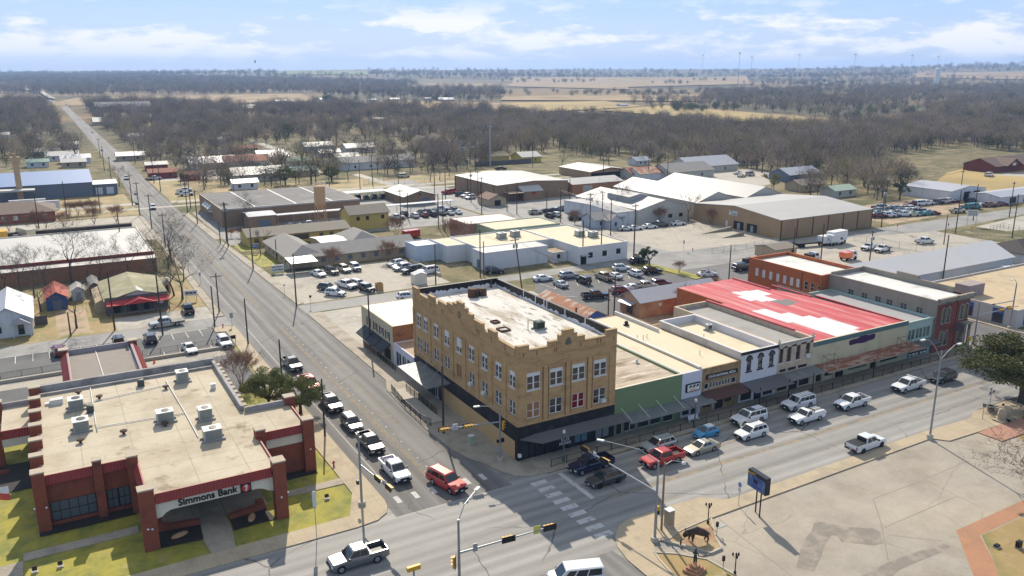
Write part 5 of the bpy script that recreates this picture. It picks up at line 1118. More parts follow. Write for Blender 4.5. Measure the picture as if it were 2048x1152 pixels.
# waiting on the long street
V('pickup','dark',(32.1,129.1),272,'black pickup truck with a silvery hood, farthest back in the line by the wooden pole')
V('pickup','pink',(32.0,119.0),271,'pinkish red and white pickup half hidden by the green tree')
V('pickup','gunmetal',(32.5,109.8),271,'grey pickup with an open dark bed waiting behind the grey SUV')
V('suv','grey',(32.8,101.6),271,'grey SUV in the waiting line between two dark pickups')
V('pickup','black',(32.8,94.3),271,'black pickup with chrome grille second in line at the light')
wp=V('pickup','white',(32.8,85.8),271,'white pickup at the head of the line with purple bags in its bed')
b=MB();q=random.Random(2)
for i in range(14):x,y=-2.6+q.random()*1.4,-.7+q.random()*1.4;b.lathe((x,y,1.1),[(.25,0),(.3,.15),(.2,.3),(.05,.36)],7)
bag=solo('cargo_bags',b,mat('purple_white_bags',(.55,.52,.58),var=.1,sc=3,col2=(.12,.06,.2),th=(.45,.52),sc2=3.5,local=True),'purple and white bags piled in the bed of the white pickup','cargo',loc=(0,0,0));bag.location=(wp.location.x,wp.location.y,0);bag.rotation_euler=wp.rotation_euler
V('big_suv','red',(37.0,80.1),284,'bright red SUV turning out into the junction')
# the main road
V('pickup','navy',(54.3,75.2),181,'dark navy pickup by the curb at the stop line')
V('wagon','gunmetal',(53.8,71.5),181,'dark grey wagon at the stop line beside the navy pickup')
V('suv','silver',(65.1,75.4),180,'silver SUV with roof rails behind the navy pickup')
V('pickup','red',(63.0,72.1),180,'bright red pickup with an open black bed on the main road')
hb=V('hatch','sky',(73.2,75.3),180,'small light blue hatchback with a white roof')
b=MB();b.box(-1.05,.05,-.5,.5,1.495,1.51);part('roof_panel',b,WHITEF,hb,world=False)
V('sedan','tan',(69.6,72.2),180,'champagne sedan behind the red pickup')
es=V('big_suv','white',(81.6,75.8),180,'white SUV with a dark sunroof behind the blue hatchback')
b=MB();b.box(-.7,.3,-.5,.5,1.92,1.945);part('sunroof',b,VGLASS,es,world=False)
V('suv','white',(78.4,72.2),180,'white SUV behind the champagne sedan in the lane by the yellow line')
V('big_suv','white',(91.7,76.0),180,'white long SUV without a sunroof next to the stone fronted shops')
V('utility_pickup','white',(88.9,72.1),180,'white service pickup with side boxes and a tank in its bed')
V('pickup','white',(98.7,72.3),180,'white pickup with tools in its open bed in the middle of the queue')
wl=V('pickup','white',(111.9,72.5),180,'white pickup with a light bar across its roof')
b=MB();b.box(-.75,-.6,-.85,.85,1.93,2.08);part('light_bar',b,ACT,wl,world=False)
V('suv','dark',(119.9,72.0),180,'dark green-black SUV last in the queue near the oak')
V('pickup_cover','white',(88.6,62.2),1,'white pickup with a grey bed cover driving away on the near lane')
V('pickup','steel',(22.6,70.3),180,'silver-grey pickup crossing the junction towards the left',z=.02)
V('van','white',(39.5,56.7),160,'white van cut off by the bottom edge in the junction',z=.02)
# bank lot and the gravel lot beyond
V('suv','maroon',(-1.1,155.9),95,'dark red SUV parked alone at the far left of the bank lot')
V('jeep','black',(8.3,156.2),90,'black square SUV parked behind the drive-through canopy')
V('suv','dark',(13.5,155.5),90,'dark SUV parked by the pole in the bank lot')
V('sedan','white',(18.8,146.4),275,'white sedan nearest the railing in the bank lot')
V('suv','white',(24.7,146.8),272,'white SUV parked by the street corner in the bank lot')
V('flatbed','silver',(17.4,163.9),184,'silver flatbed pickup on the side street in front of the red awning bar')
V('pickup','dark',(22.5,171.6),88,'dark pickup parked beside the signboard under the bare trees')
# nursing home lot
for k,c,xy,d,lb in(('sedan','white',(54.8,189.0),285,'white sedan at the left of the row along the tan nursing building'),('suv','black',(58.2,189.5),280,'black SUV second in the row along the tan nursing building'),('suv','tan',(61.6,190.0),275,'beige SUV under the left brown tree'),('jeep','white',(64.4,190.0),270,'white square SUV with a spare wheel, right end of the row along the tan building'),('crossover','gunmetal',(52.6,174.8),310,'dark grey SUV in the middle of the cracked lot'),('crossover','white',(52.6,169.6),315,'white small SUV nearest the street in the cracked lot'),('pickup','white',(56.9,174.8),290,'white pickup in the middle of the cracked lot'),('suv','white',(59.6,174.3),290,'white SUV right of the white pickup in the cracked lot'),('jeep','gunmetal',(59.9,169.5),285,'grey square SUV beside the small wooden shed'),('crossover','white',(74.8,189.4),190,'white SUV farthest back in the slanted row by the ramp'),('crossover','silver',(74.5,184.4),190,'silver SUV in the slanted row by the ramp'),('sedan','silver',(75.1,186.6),190,'silver sedan between two SUVs in the slanted row by the ramp'),('big_suv','black',(75.3,180.5),190,'black SUV in the slanted row by the ramp'),('big_suv','white',(78.4,177.8),185,'long white SUV nearest the ramp railing')):
 V(k,c,xy,d,lb)
 # the striped lot in the middle
for k,c,xy,d,lb in(('sedan','white',(99.1,158.3),350,'white sedan at the left end of the striped lot'),('sedan','silver',(99.7,151.8),85,'silver sedan backed into the left stall of the striped lot'),('suv','silver',(105.7,157.4),355,'silver SUV driving along the far edge of the striped lot'),('jeep','black',(106.0,151.6),88,'black open-topped pickup-like SUV in the striped lot'),('pickup','tan',(112.0,151.8),88,'beige pickup parked nose-in in the striped lot'),('sedan','white',(115.1,152.0),88,'white sedan right of the beige pickup'),('crossover','white',(121.2,157.2),340,'white SUV at the far edge of the striped lot by the planted island'),('crossover','white',(120.6,151.3),85,'white hatch-backed SUV parked before the planted island'),('suv','black',(125.7,151.1),350,'black SUV beside the planted island'),('pickup','black',(100.5,139.4),345,'black pickup nearest the yellow brick block in the striped lot'),('suv','maroon',(107.9,139.7),345,'dark red SUV on the left of the near row behind the peach house'),('sedan','white',(112.3,140.9),345,'white sedan between the dark red SUV and a silver pickup'),('pickup','silver',(114.9,140.2),345,'silver pickup behind the ridge of the peach house'),('suv','maroon',(119.7,140.5),350,'dark red SUV on the right of the near row behind the peach house'),('suv','black',(129.4,160.9),350,'black SUV under the round green tree'),('suv','black',(92.5,170.1),345,'black SUV alone beside the long white painted wall'),('sedan','white',(135.5,142.3),345,'white sedan leaving along the lane past the planted island'),('big_suv','black',(147.1,142.4),350,'black long SUV in front of the orange brick building'),('pickup','white',(215.9,140.6),355,'white pickup crossing the open asphalt near the stop sign'),('suv','white',(201.6,108.4),350,'white SUV by the end of the long white warehouse'),('pickup','white',(200.9,105.7),350,'white vehicle at the right edge beside the white SUV'),('crossover','white',(65.2,159.0),350,'white car half hidden behind the corner of the yellow brick block')):
 V(k,c,xy,d,lb)
SV=small_vehicle
for k,c,xy,d,lb in(('sedan','silver',(154.1,198.7),340,'silver sedan at the left of the pale lot by the blue-grey cottage'),('sedan','white',(157.5,198.3),340,'white sedan right of the silver sedan in the pale lot'),('sedan','white',(163.1,198.1),345,'white sedan left of the grey pickup in the pale lot'),('pickup','gunmetal',(167.4,198.5),345,'grey pickup by the white warehouse wall'),('sedan','white',(174.4,197.9),345,'white sedan alone below the leafless tree by the tan warehouse'),('pickup','red',(142.9,297.4),10,'red pickup at the left end of the brown warehouse'),('suv','dark',(142.1,288.5),340,'dark SUV beside the red pickup at the brown warehouse'),('pickup','white',(143.0,284.5),200,'white pickup at the brown warehouse'),('suv','white',(142.1,280.0),200,'white SUV nearest the pole at the brown warehouse'),('suv','tan',(145.6,238.0),350,'tan SUV at the left of the cars before the blue-grey cottage'),('sedan','black',(150.8,239.2),350,'black sedan second from the left before the cottage'),('sedan','black',(153.6,239.4),350,'black sedan third from the left before the cottage'),('sedan','blue',(155.8,239.4),350,'blue sedan before the cottage'),('suv','gunmetal',(158.6,239.3),350,'grey SUV before the cottage'),('suv','dark',(165.2,241.4),350,'dark SUV farthest right behind the bare tree at the cottage'),('suv','black',(146.3,230.0),85,'black SUV facing away by the pole before the cottage'),('suv','white',(149.3,230.6),85,'white SUV facing away beside the black one before the cottage'),('sedan','silver',(159.9,232.7),350,'silver sedan half hidden by the bare tree at the cottage'),('suv','black',(151.1,221.7),340,'black SUV in front of the small round shrub tree at the cottage'),('sedan','white',(66.1,255.7),80,'white sedan at the left under the long white walkway roof'),('sedan','silver',(68.4,254.4),80,'silver sedan second under the long white walkway roof'),('pickup','white',(71.6,254.1),80,'white pickup left of the tan silo legs'),('sedan','silver',(79.9,254.6),0,'silver sedan right of the tan silo'),('pickup','silver',(100.2,251.8),350,'silver pickup alone left of the dark parked row'),('suv','white',(107.0,252.3),85,'white SUV at the left of the row below the walkway'),('suv','maroon',(110.4,251.9),85,'dark red SUV in the row below the walkway'),('suv','black',(113.5,251.7),85,'black SUV right of the dark red one below the walkway'),('sedan','dark',(117.1,252.4),85,'dark sedan in the row below the walkway'),('sedan','silver',(119.8,251.7),85,'silver sedan second from the right in the row below the walkway'),('sedan','white',(122.9,252.0),85,'white sedan at the right end of the row below the walkway'),('pickup','white',(120.1,260.0),0,'white pickup behind the row below the walkway'),('suv','dark',(105.3,257.4),85,'dark SUV between the silver pickup and the walkway row'),('suv','navy',(111.4,257.2),85,'dark blue SUV at the back left of the walkway row'),('suv','dark',(113.9,257.3),85,'dark SUV at the back of the walkway row'),('suv','dark',(123.4,256.5),85,'dark SUV behind the silver sedans of the walkway row'),('suv','dark',(104.9,302.9),85,'dark SUV at the left under the white carport'),('sedan','dark',(107.5,300.4),85,'dark sedan second under the white carport'),('suv','gunmetal',(110.6,300.4),85,'grey SUV third under the white carport'),('suv','dark',(113.5,299.6),85,'dark SUV at the right under the white carport'),('pickup','red',(140.6,296.3),10,'red pickup at the far right of the railway lane'),('pickup','white',(68.6,404.3),5,'white pickup in the scrap yard by the blue-grey shed'),('pickup','white',(48.7,343.1),5,'white pickup by the railway signal, the nearer of two'),('pickup','white',(50.0,354.4),5,'white pickup by the railway signal, the farther of two'),('pickup','silver',(44.4,401.7),5,'silver pickup by the red tin shed'),('suv','white',(33.3,314.8),265,'white SUV coming down the long street over the railway'),('suv','white',(33.6,409.5),268,'white SUV on the long street beyond the railway'),('sedan','white',(40.1,742.0),268,'white car far along the street among the trees'),('sedan','dark',(47.6,1321.9),100,'dark car at the far bend of the street, the nearer one'),('sedan','dark',(45.5,1378.9),100,'dark car at the far bend of the street, the farther one'),('sedan','grey',(-8.6,276.3),100,'old grey car beside the parked bus at the left'),('pickup','dark',(198.3,357.1),5,'dark pickup on the lane below the yellow hillside house'),('van','white',(383.1,222.0),5,'white delivery van on the gold lawn by the brick house'),('van','white',(240.5,498.7),5,'white van parked by the steep roofed house'),('utility_pickup','white',(195.1,143.2),190,'white cab truck on the left of two in the truck yard'),('flatbed','white',(196.2,139.6),190,'white flatbed truck on the right of two in the truck yard'),('van','cream',(145.4,354.1),5,'pale van by the fenced transformer yard'),('pickup','dark',(299.9,179.2),5,'dark pickup before the white garage doors')):
 SV(k,c,xy,d,lb)
 # the salvage yard: rows of old cars
q=random.Random(11);cols=['white','silver','cream','teal','blue','rusty','grey','maroon','white','silver','tan','dark']
CN=dict(white='white',silver='silver',cream='cream',teal='teal',blue='blue',rusty='rust brown',grey='grey',maroon='dark red',tan='tan',dark='dark')
ya,yb_,yc,yd=(238.4,173.8),(257.3,187.3),(268.0,181.2),(264.7,168.0)
for i in range(6):
 for j in range(8):
  u,v=(i+.5)/6,(j+.5)/8
  x=(ya[0]*(1-v)+yd[0]*v)*(1-u)+(yb_[0]*(1-v)+yc[0]*v)*u;y=(ya[1]*(1-v)+yd[1]*v)*(1-u)+(yb_[1]*(1-v)+yc[1]*v)*u
  c=q.choice(cols);SV(q.choice(['sedan','sedan','sedan','pickup']),c,(x+q.uniform(-.4,.4),y+q.uniform(-.4,.4)),340+q.uniform(-8,8),'old %s car in the packed block of the salvage yard'%CN[c],'cars packed in the salvage yard')
for i,x in enumerate((610,645,680,715,750,790,830,865,900)):
 c=['rusty','maroon','white','white','cream','dark','silver','white','maroon'][i]
 SV(['sedan','pickup','van','pickup'][i%4],c,((273.6,185.6),(275.2,184.7),(277.5,184.2),(280.2,183.8),(282.7,183.5),(285.5,183.2),(288.7,182.9),(292.2,183.0),(294.6,182.4))[i],350,'old %s vehicle in the back row of the salvage yard'%CN[c],'back row of the salvage yard')
for i,xy in enumerate(((284.8,170.8),(287.2,170.2),(293.7,171.4),(296.0,170.1),(300.0,169.7),(274.1,167.9),(303.5,169.6))):
 c=['teal','teal','white','rusty','rusty','cream','maroon'][i];SV(['pickup','van','sedan','pickup','sedan','pickup','sedan'][i],c,xy,350,'old %s vehicle in the weeds along the lane by the white garage'%CN[c],'old vehicles by the garage lane')
for i,xy in enumerate(((276.3,302.1),(276.7,298.7),(259.4,302.4),(260.6,299.8),(262.1,297.7),(287.6,286.2),(288.8,279.4),(281.7,277.6))):
 SV(['pickup','sedan','van','sedan'][i%4],['white','silver','grey','white','white','white','silver','cream'][i],xy,10,['white pickup in the yard behind the white warehouse','silver sedan in the yard behind the white warehouse','grey van by the rust roofed shed','white sedan by the rust roofed shed, left of a second one','white pickup by the rust roofed shed','white sedan in the far yard under the bare trees','silver van in the far yard under the bare trees','cream car in the far yard under the bare trees'][i])
def box_truck(name,label,cat,xy,deg,bl,bw,bh,cabc,boxm,bz=1.0,cab=True):
 t=thing(name,label,cat,(xy[0],xy[1],.01),R(deg))
 b=MB();b.box(-bl/2,bl/2,-bw/2,bw/2,bz,bz+bh);part('cargo_box',b,boxm,t,world=False)
 b=MB()
 for s in(-1,1):b.box(-bl/2,bl/2+(1.9 if cab else.6),s*.45-.06,s*.45+.06,bz-.28,bz-.02)
 part('chassis',b,BLKPL,t,world=False)
 for x in(-bl/2+.9,)+((bl/2+1.2,)if cab else(-bl/2+2.0,)):
  for s in(-1,1):w_=MB();w_.tube((x,s*(bw/2-.3),.48),(x,s*(bw/2-.02),.48),.48,.48,14);part('wheel',w_,TYRE,t,world=False)
 if cab:
  b=MB();x=bl/2+.1;b.extr([(x,.7),(x+1.95,.7),(x+1.95,1.35),(x+1.75,1.5),(x+1.3,2.35),(x,2.4)],1,-bw/2+.12,bw/2-.12);part('cab',b,cabc,t,world=False)
  b=MB();b.quad((x+1.74,-.85,1.55),(x+1.74,.85,1.55),(x+1.36,.78,2.28),(x+1.36,-.78,2.28));part('windshield',b,VGLASS,t,world=False)
  for s in(-1,1):b=MB();y=s*(bw/2-.115);b.quad((x+.3,y,1.5),(x+1.5,y,1.5),(x+1.2,y,2.2),(x+.3,y,2.2));part('side_window',b,VGLASS,t,world=False)
 return t
BOXW=mat('white_truck_box',(.62,.62,.61),var=.06,sc=.6,local=True)
box_truck('box_truck','tall white box truck behind the others in the truck yard','truck',(194.2,153.2),185,6.6,2.4,2.7,PT['white'],BOXW)
box_truck('box_truck','middle white box truck with its cab to the right','truck',(191.2,152.1),0,3.2,2.2,2.1,PT['white'],BOXW)
box_truck('cargo_trailer','small white cargo trailer in front of the box trucks','trailer',(189.4,153.2),0,4.2,2.1,2.0,PT['white'],BOXW,.8,False)
box_truck('flatbed_trailer','long dark flatbed trailer parked by the chain fence','trailer',(185.0,154.1),350,11,2.4,.3,None,BLKPL,1.0,False)
box_truck('tractor_unit','white tractor unit without a trailer in the truck yard','truck',(169.1,141.1),0,1.6,2.2,1.0,PT['white'],BLKPL)
box_truck('box_truck','orange box truck nose right in the truck yard','truck',(178.6,137.5),0,2.8,2.1,1.4,PT['white'],PT['orange'],.8)
box_truck('bus','cream old bus parked behind the dark hedge at the left','bus',(-5.7,278.4),110,7,2.4,2.0,PT['cream'],PT['cream'],.7)
box_truck('food_trailer','red trailer behind the grey nursing home roofs','trailer',(92.3,220.8),10,5,2.2,1.9,None,PT['red'],.5,False)
t=thing('boat_trailer','small dark boat trailer beside the flatbed trailer','trailer',(180.7,155.1),R(350));b=MB();b.extr([(-1.8,.5),(1.6,.5),(2.4,1.0),(-1.9,1.0)],1,-.8,.8);part('hull',b,BLKPL,t,world=False)
for s in(-1,1):b=MB();b.tube((-.6,s*.75,.3),(-.6,s*.95,.3),.3,.3,12);part('wheel',b,TYRE,t,world=False)
t=thing('yellow_truck','yellow truck body at the left edge beside the old car','truck',(-11.8,275.4),R(95));b=MB();b.box(-3,2,-1.2,1.2,.8,3.2);part('cargo_box',b,mat('school_yellow',(.55,.33,.05),local=True),t,world=False);b=MB();b.extr([(2.05,.7),(3.7,.7),(3.7,1.4),(3.0,2.3),(2.05,2.4)],1,-1.1,1.1);part('cab',b,MC['school_yellow'],t,world=False)
for x in(-2,3):
 for s in(-1,1):b=MB();b.tube((x,s*.95,.45),(x,s*1.2,.45),.45,.45,12);part('wheel',b,TYRE,t,world=False)
 # ---------------------------------------------------------------- signals, lamps, poles, signs, fences
SIGY=mat('signal_yellow',(.62,.33,.03),rough=.5,var=.05,local=True)
LENSR=mat('red_lens',(.25,.02,.015),rough=.3,var=.02,local=True);LENSD=mat('dark_lens',(.02,.03,.02),rough=.3,var=.02,local=True)
SIGNW=mat('sign_white',(.60,.60,.58),rough=.5,var=.03,local=True)
def signal_head(par,c,horiz,face,back=True,n=3):
 """a signal head; horiz: unit vector along the row of lenses, face: unit vector it looks to"""
 u,f=Vector(horiz),Vector(face);w_=u.cross(f);c=Vector(c)
 b=MB();b.obox(c,u,w_,f,.58,.2,.11);o=part('signal_head',b,SIGY,par)
 b=MB();b.obox(c-f*.12,u,w_,f,.7,.32,.01);part('backplate',b,IRON,o)if back else None
 for k in range(3):
  q=c+u*(.37*(k-1))+f*.11;b=MB();b.tube(tuple(q),tuple(q+f*.02),.13,.13,10);part('lens',b,LENSR if k==0 else LENSD,o)
  b=MB();b.obox(q+f*.1+(Vector((0,0,.14))if abs(w_.z)>.5 or True else w_*.14),u if abs(u.z)<.5 else w_,f,Vector((0,0,1)),.14,.1,.012);part('visor',b,SIGY,o)
 return o
def signal_pole(label,x,y,h,arm,armz,heads,lum=None,signs=(),ped=None,base=True):
 t=thing('traffic_signal',label,'traffic signal',(x,y,.13))
 b=MB();b.tube((x,y,.13),(x,y,h),.15,.10,12);part('pole',b,POLEM,t)
 if base:b=MB();b.tube((x,y,0),(x,y,.55),.42,.42,16);part('footing',b,KERB,t)
 ax,ay=arm;l=math.hypot(ax-x,ay-y);ux,uy=(ax-x)/l,(ay-y)/l
 b=MB();b.tube((x,y,armz),(ax,ay,armz+.35),.10,.06,10);part('mast_arm',b,POLEM,t)
 for d_,face in heads:
  signal_head(t,(x+ux*d_,y+uy*d_,armz+.35*d_/l+.02),(ux,uy,0),face)
 for d_,face,wd,ht,m_ in signs:
  b=MB();b.obox((x+ux*d_,y+uy*d_,armz+.1+.35*d_/l),(ux,uy,0),(0,0,1),face,wd,ht,.02);part('sign_panel',b,m_,t)
 if lum:
  lx,ly,lz=lum;b=MB();b.path([(x,y,h-.15),(x+lx*.35,y+ly*.35,h+lz*.75),(x+lx,y+ly,h+lz)],.045,6);part('lamp_arm',b,POLEM,t)
  b=MB();n=Vector((lx,ly,0)).normalized();b.obox((x+lx+n.x*.3,y+ly+n.y*.3,h+lz),n,Vector((-n.y,n.x,0)),(0,0,1),.38,.15,.07);part('lamp_head',b,ACT,t)
 if ped:
  px,py,pz,f=ped;b=MB();b.obox((x+px,y+py,pz),f,(-f[1],f[0],0),(0,0,1),.12,.2,.24);part('pedestrian_signal',b,BLKPL,t)
 return t
signal_pole('grey signal pole at the bank corner with its arm over the waiting lane',26.8,80.9,9.0,(27.5,73.0),5.1,[(4.6,(0,-1,0)),(7.2,(0,-1,0))]and[(4.6,(1,0,0)),(7.2,(1,0,0))],None,[(5.9,(1,0,0),.25,.3,GREYM)],(-.3,.2,2.9,(1,0,0)))
s3=signal_pole('grey signal pole at the corner of the yellow brick block, arm over the street',45.6,82.6,6.9,(38.0,83.4),5.4,[(4.2,(0,-1,0)),(7.3,(0,-1,0))],(-2.6,.6,.9),[(5.9,(0,-1,0),.32,.42,SIGNW)],(.3,-.1,2.9,(0,-1,0)))
signal_head(s3,(46.0,82.45,4.9),(0,0,-1),(0.6,-.8,0),False);b=MB();b.box(45.3,45.6,82.3,82.55,1.4,2.1);part('control_box',b,GREYM,s3);b=MB();b.box(45.1,45.35,82.4,82.6,2.7,3.1);part('pedestrian_signal',b,BLKPL,s3)
signal_pole('tall grey signal pole by the bison with a long arm over the main road',50.8,58.7,9.2,(49.6,70.6),5.7,[(8.0,(-1,0,0)),(11.4,(-1,0,0))]and[(8.0,(1,0,0)),(11.4,(1,0,0))],(-3.6,4.6,1.2),[(9.7,(1,0,0),.25,.25,SIGNW)])
s1=signal_pole('grey signal pole rising from the bottom edge with its arm across the junction',28.6,59.6,8.6,(38.4,58.7),5.2,[(4.9,(0,1,0)),(9.2,(0,1,0))],(2.8,2.0,1.2),[(7.9,(0,1,0),.36,.42,mat('sign_yellow',(.6,.52,.12),var=.05)),(1.6,(0,1,0),.22,.4,GREYM)])
signal_head(s1,(28.25,59.9,4.2),(0,0,1),(-.8,.6,0))
signal_pole('signal pole with yellow heads at the far corner by the dark red brick building',141.0,80.0,8.0,(152,79.2),5.6,[(6.2,(0,-1,0)),(8.6,(0,-1,0))])
signal_pole('far lamp and signal pole beyond the side street at the right edge',156.4,82.4,9.0,(147,82.2),5.6,[(7.0,(1,0,0))],(-1.6,0,.9))
t=thing('pedestrian_signal_post','short post with a yellow signal at the far corner by the Victorian brick building','signal post',(136.0,78.0,.13));b=MB();b.tube((0,0,0),(0,0,2.6),.06);part('post',b,GREYM,t,world=False);b=MB();b.box(-.25,.25,-.2,.2,2.2,2.9);part('signal_head',b,SIGY,t,world=False)
t=thing('pedestrian_signal_post','short post with a yellow pedestrian signal beside the tan cabinet','signal post',(52.6,60.6,.13));b=MB();b.tube((0,0,0),(0,0,2.4),.07);part('post',b,GREYM,t,world=False);b=MB();b.box(-.2,.2,-.15,.15,2.0,2.5);part('signal_head',b,SIGY,t,world=False);b=MB();b.box(-.2,.2,-.18,.18,1.6,1.98);part('pedestrian_signal',b,BLKPL,t,world=False)
t=thing('signal_head_stub','yellow signal head at the bottom edge left of the junction pole','signal',(23.3,57.5,.13));b=MB();b.tube((0,0,0),(0,0,6.6),.09);part('pole',b,POLEM,t,world=False);b=MB();b.box(-.6,.6,-.15,.15,6.3,6.7);part('signal_head',b,SIGY,t,world=False)
for k,tx in enumerate(('LEFT','TURN','SIGNAL')):text(s3,'sign_lettering',tx,.24,(39.74,83.19,5.92-k*.27),IRON,rot=(R(90),0,R(-6)),fit=.5 if k==2 else.38,ex=.002)
# the wooden pole with a lamp beside the big signal pole
t=thing('street_lamp','wooden lamp pole with a white lamp arm right behind the bison corner signal','street lamp',(52.7,59.9,.13));b=MB();b.tube((0,0,0),(0,0,7.9),.13,.1);part('pole',b,mat('pale_wood_pole',(.22,.18,.13),var=.2,sc=1.5),t,world=False);b=MB();b.path([(0,0,7.6),(.8,-.2,8.0),(1.9,-.5,7.7)],.035);part('lamp_arm',b,GREYM,t,world=False);b=MB();b.lathe((2.1,-.55,7.35),[(.05,0),(.24,.1),(.2,.3),(.05,.38)],10);part('lamp_head',b,ACT,t,world=False)
# double-armed lamp by the lot
t=thing('street_lamp','tall grey double-armed lamp at the curb of the plaza lot','street lamp',(98.5,59.8,0));b=MB();b.tube((0,0,0),(0,0,.7),.45,.4,14);part('footing',b,KERB,t,world=False);b=MB();b.tube((0,0,.7),(0,0,12.4),.14,.09,12);part('pole',b,POLEM,t,world=False)
for sx,ly in((-1,.3),(1,-.1)):
 b=MB();b.path([(0,0,11.2),(sx*1.0,ly,13.0),(sx*2.1,ly*2,14.1),(sx*2.9,ly*2.5,14.2)]if sx<0 else[(0,0,11.2),(1.2,ly,12.2),(2.4,ly*2,12.9),(3.0,ly*2,12.9)],.045);part('lamp_arm',b,POLEM,t,world=False)
 b=MB();b.box(sx*3.2-.4,sx*3.2+.4,ly*2.5-.15,ly*2.5+.15,(14.12 if sx<0 else 12.82),(14.3 if sx<0 else 13.0));part('lamp_head',b,ACT,t,world=False)
 # ornamental lamps
def lantern(x,y,h,label,n=3):
 t=thing('lamp_post',label,'lamp post',(x,y,.13));b=MB();b.lathe((0,0,0),[(.14,0),(.14,.3),(.06,.4),(.05,h-.2)],10);part('post',b,IRON,t,world=False)
 for k in range(n):
  a=k*2*math.pi/n;b=MB();b.tube((0,0,h-.4),(.32*math.cos(a),.32*math.sin(a),h-.25),.025);b.lathe((.32*math.cos(a),.32*math.sin(a),h-.25),[(.05,0),(.1,.1),(.08,.3),(.02,.38)],8);part('lantern',b,IRON,t,world=False)
 b=MB();b.lathe((0,0,h-.2),[(.05,0),(.1,.12),(.08,.32),(.02,.4)],8);part('lantern',b,IRON,t,world=False)
lantern(57.9,58.4,2.3,'black lamp post with lanterns behind the bison');lantern(53.7,50.1,2.2,'black lamp post with lanterns near the bottom edge right of the statue')
for x,y,lb in((52.5,78.6,'grey green lamp standard on the sidewalk at the corner block entrance'),(73.6,78.0,'grey green lamp standard on the sidewalk by the white bench')):
 t=thing('lamp_post',lb,'lamp post',(x,y,.13));b=MB();b.lathe((0,0,0),[(.2,0),(.2,.5),(.1,.6),(.08,3.6),(.05,3.7)],10);part('post',b,mat('verdigris_iron',(.10,.14,.14),var=.1),t,world=False);b=MB();b.lathe((0,0,3.7),[(.08,0),(.2,.15),(.18,.4),(.03,.55)],10);part('lantern',b,ACT,t,world=False)
for x,y in((86.5,78.6),(92.7,78.8),(97.9,78.8),(111.4,78.3)):
 t=thing('banner_post',{86.5:'dark post on the sidewalk before the arched windows',92.7:'dark post on the sidewalk at the edge of the stone building',97.9:'dark post on the sidewalk before the stone building windows',111.4:'dark post on the sidewalk before the long cream store'}[x],'post',(x,y,.13));b=MB();b.tube((0,0,0),(0,0,2.9),.07,.05);part('post',b,IRON,t,world=False);b=MB();b.lathe((0,0,2.9),[(.08,0),(.1,.1),(.02,.25)],8);part('finial',b,IRON,t,world=False)
 # cabinet, hydrants, meter posts
t=thing('signal_cabinet','tan metal signal cabinet on the plaza corner','cabinet',(53.9,60.1,.13));b=MB();b.box(-.42,.42,-.4,.4,0,.25);part('plinth',b,KERB,t,world=False);b=MB();b.box(-.4,.4,-.38,.38,.25,1.95);part('cabinet_body',b,mat('tan_cabinet',(.33,.27,.18),var=.06,local=True),t,world=False);b=MB();b.box(-.44,.44,-.42,.42,1.95,2.02);part('cabinet_top',b,ACT,t,world=False);b=MB();b.box(.02,.3,-.386,-.381,.4,1.8);part('door',b,mat('tan_cabinet_door',(.36,.30,.2),local=True),t,world=False)
t=thing('utility_cabinet','pale green utility cabinet on the sidewalk beside the yellow brick block','cabinet',(44.6,88.6,.13));b=MB();b.box(-.35,.35,-.3,.3,0,1.2);part('cabinet_body',b,mat('pale_green_cab',(.33,.42,.30),local=True),t,world=False);b=MB();b.box(-.38,.38,-.33,.33,1.2,1.25);part('cabinet_top',b,ACT,t,world=False)
def hydrant(x,y,label):
 t=thing('fire_hydrant',label,'fire hydrant',(x,y,.1));m_=paint('hydrant_red',(.38,.03,.02));b=MB();b.lathe((0,0,0),[(.16,0),(.16,.06),(.1,.08),(.1,.5),(.14,.52),(.1,.65),(.03,.72)],12);part('barrel',b,m_,t,world=False)
 for s in(-1,1):b=MB();b.tube((s*.08,0,.42),(s*.2,0,.42),.06);part('outlet',b,m_,t,world=False)
hydrant(27.0,91.6,'red fire hydrant on the grass beside the bank');hydrant(26.6,157.6,'red fire hydrant at the street corner of the bank lot');hydrant(152.0,166.0,'red fire hydrant by the pale lot corner')
# bison
BROWNH=mat('bison_bronze',(.030,.022,.017),rough=.55,var=.25,sc=4,col2=(.07,.038,.026),th=(.46,.56),sc2=1.2,local=True)
def skin(name,m_,pts,edges,loc,rz=0.,sub=2):
 me=bpy.data.meshes.new(name);me.from_pydata([p[:3]for p in pts],edges,[]);o=bpy.data.objects.new(name,me);COL.objects.link(o)
 sm=o.modifiers.new('s','SKIN');sm.use_smooth_shade=True
 for i,p in enumerate(pts):me.skin_vertices[0].data[i].radius=(p[3],p[4]if len(p)>4 else p[3])
 me.skin_vertices[0].data[0].use_root=True
 sv=o.modifiers.new('v','SUBSURF');sv.levels=sub;sv.render_levels=sub
 bpy.context.view_layer.update();n=bpy.data.meshes.new_from_object(o.evaluated_get(bpy.context.evaluated_depsgraph_get()));n.name=name
 bpy.data.objects.remove(o);bpy.data.meshes.remove(me);n.materials.clear();n.materials.append(m_);return n
bis=thing('bison_statue','dark brown bison statue standing in the dry corner bed','statue',(54.6,56.2,.16),R(152))
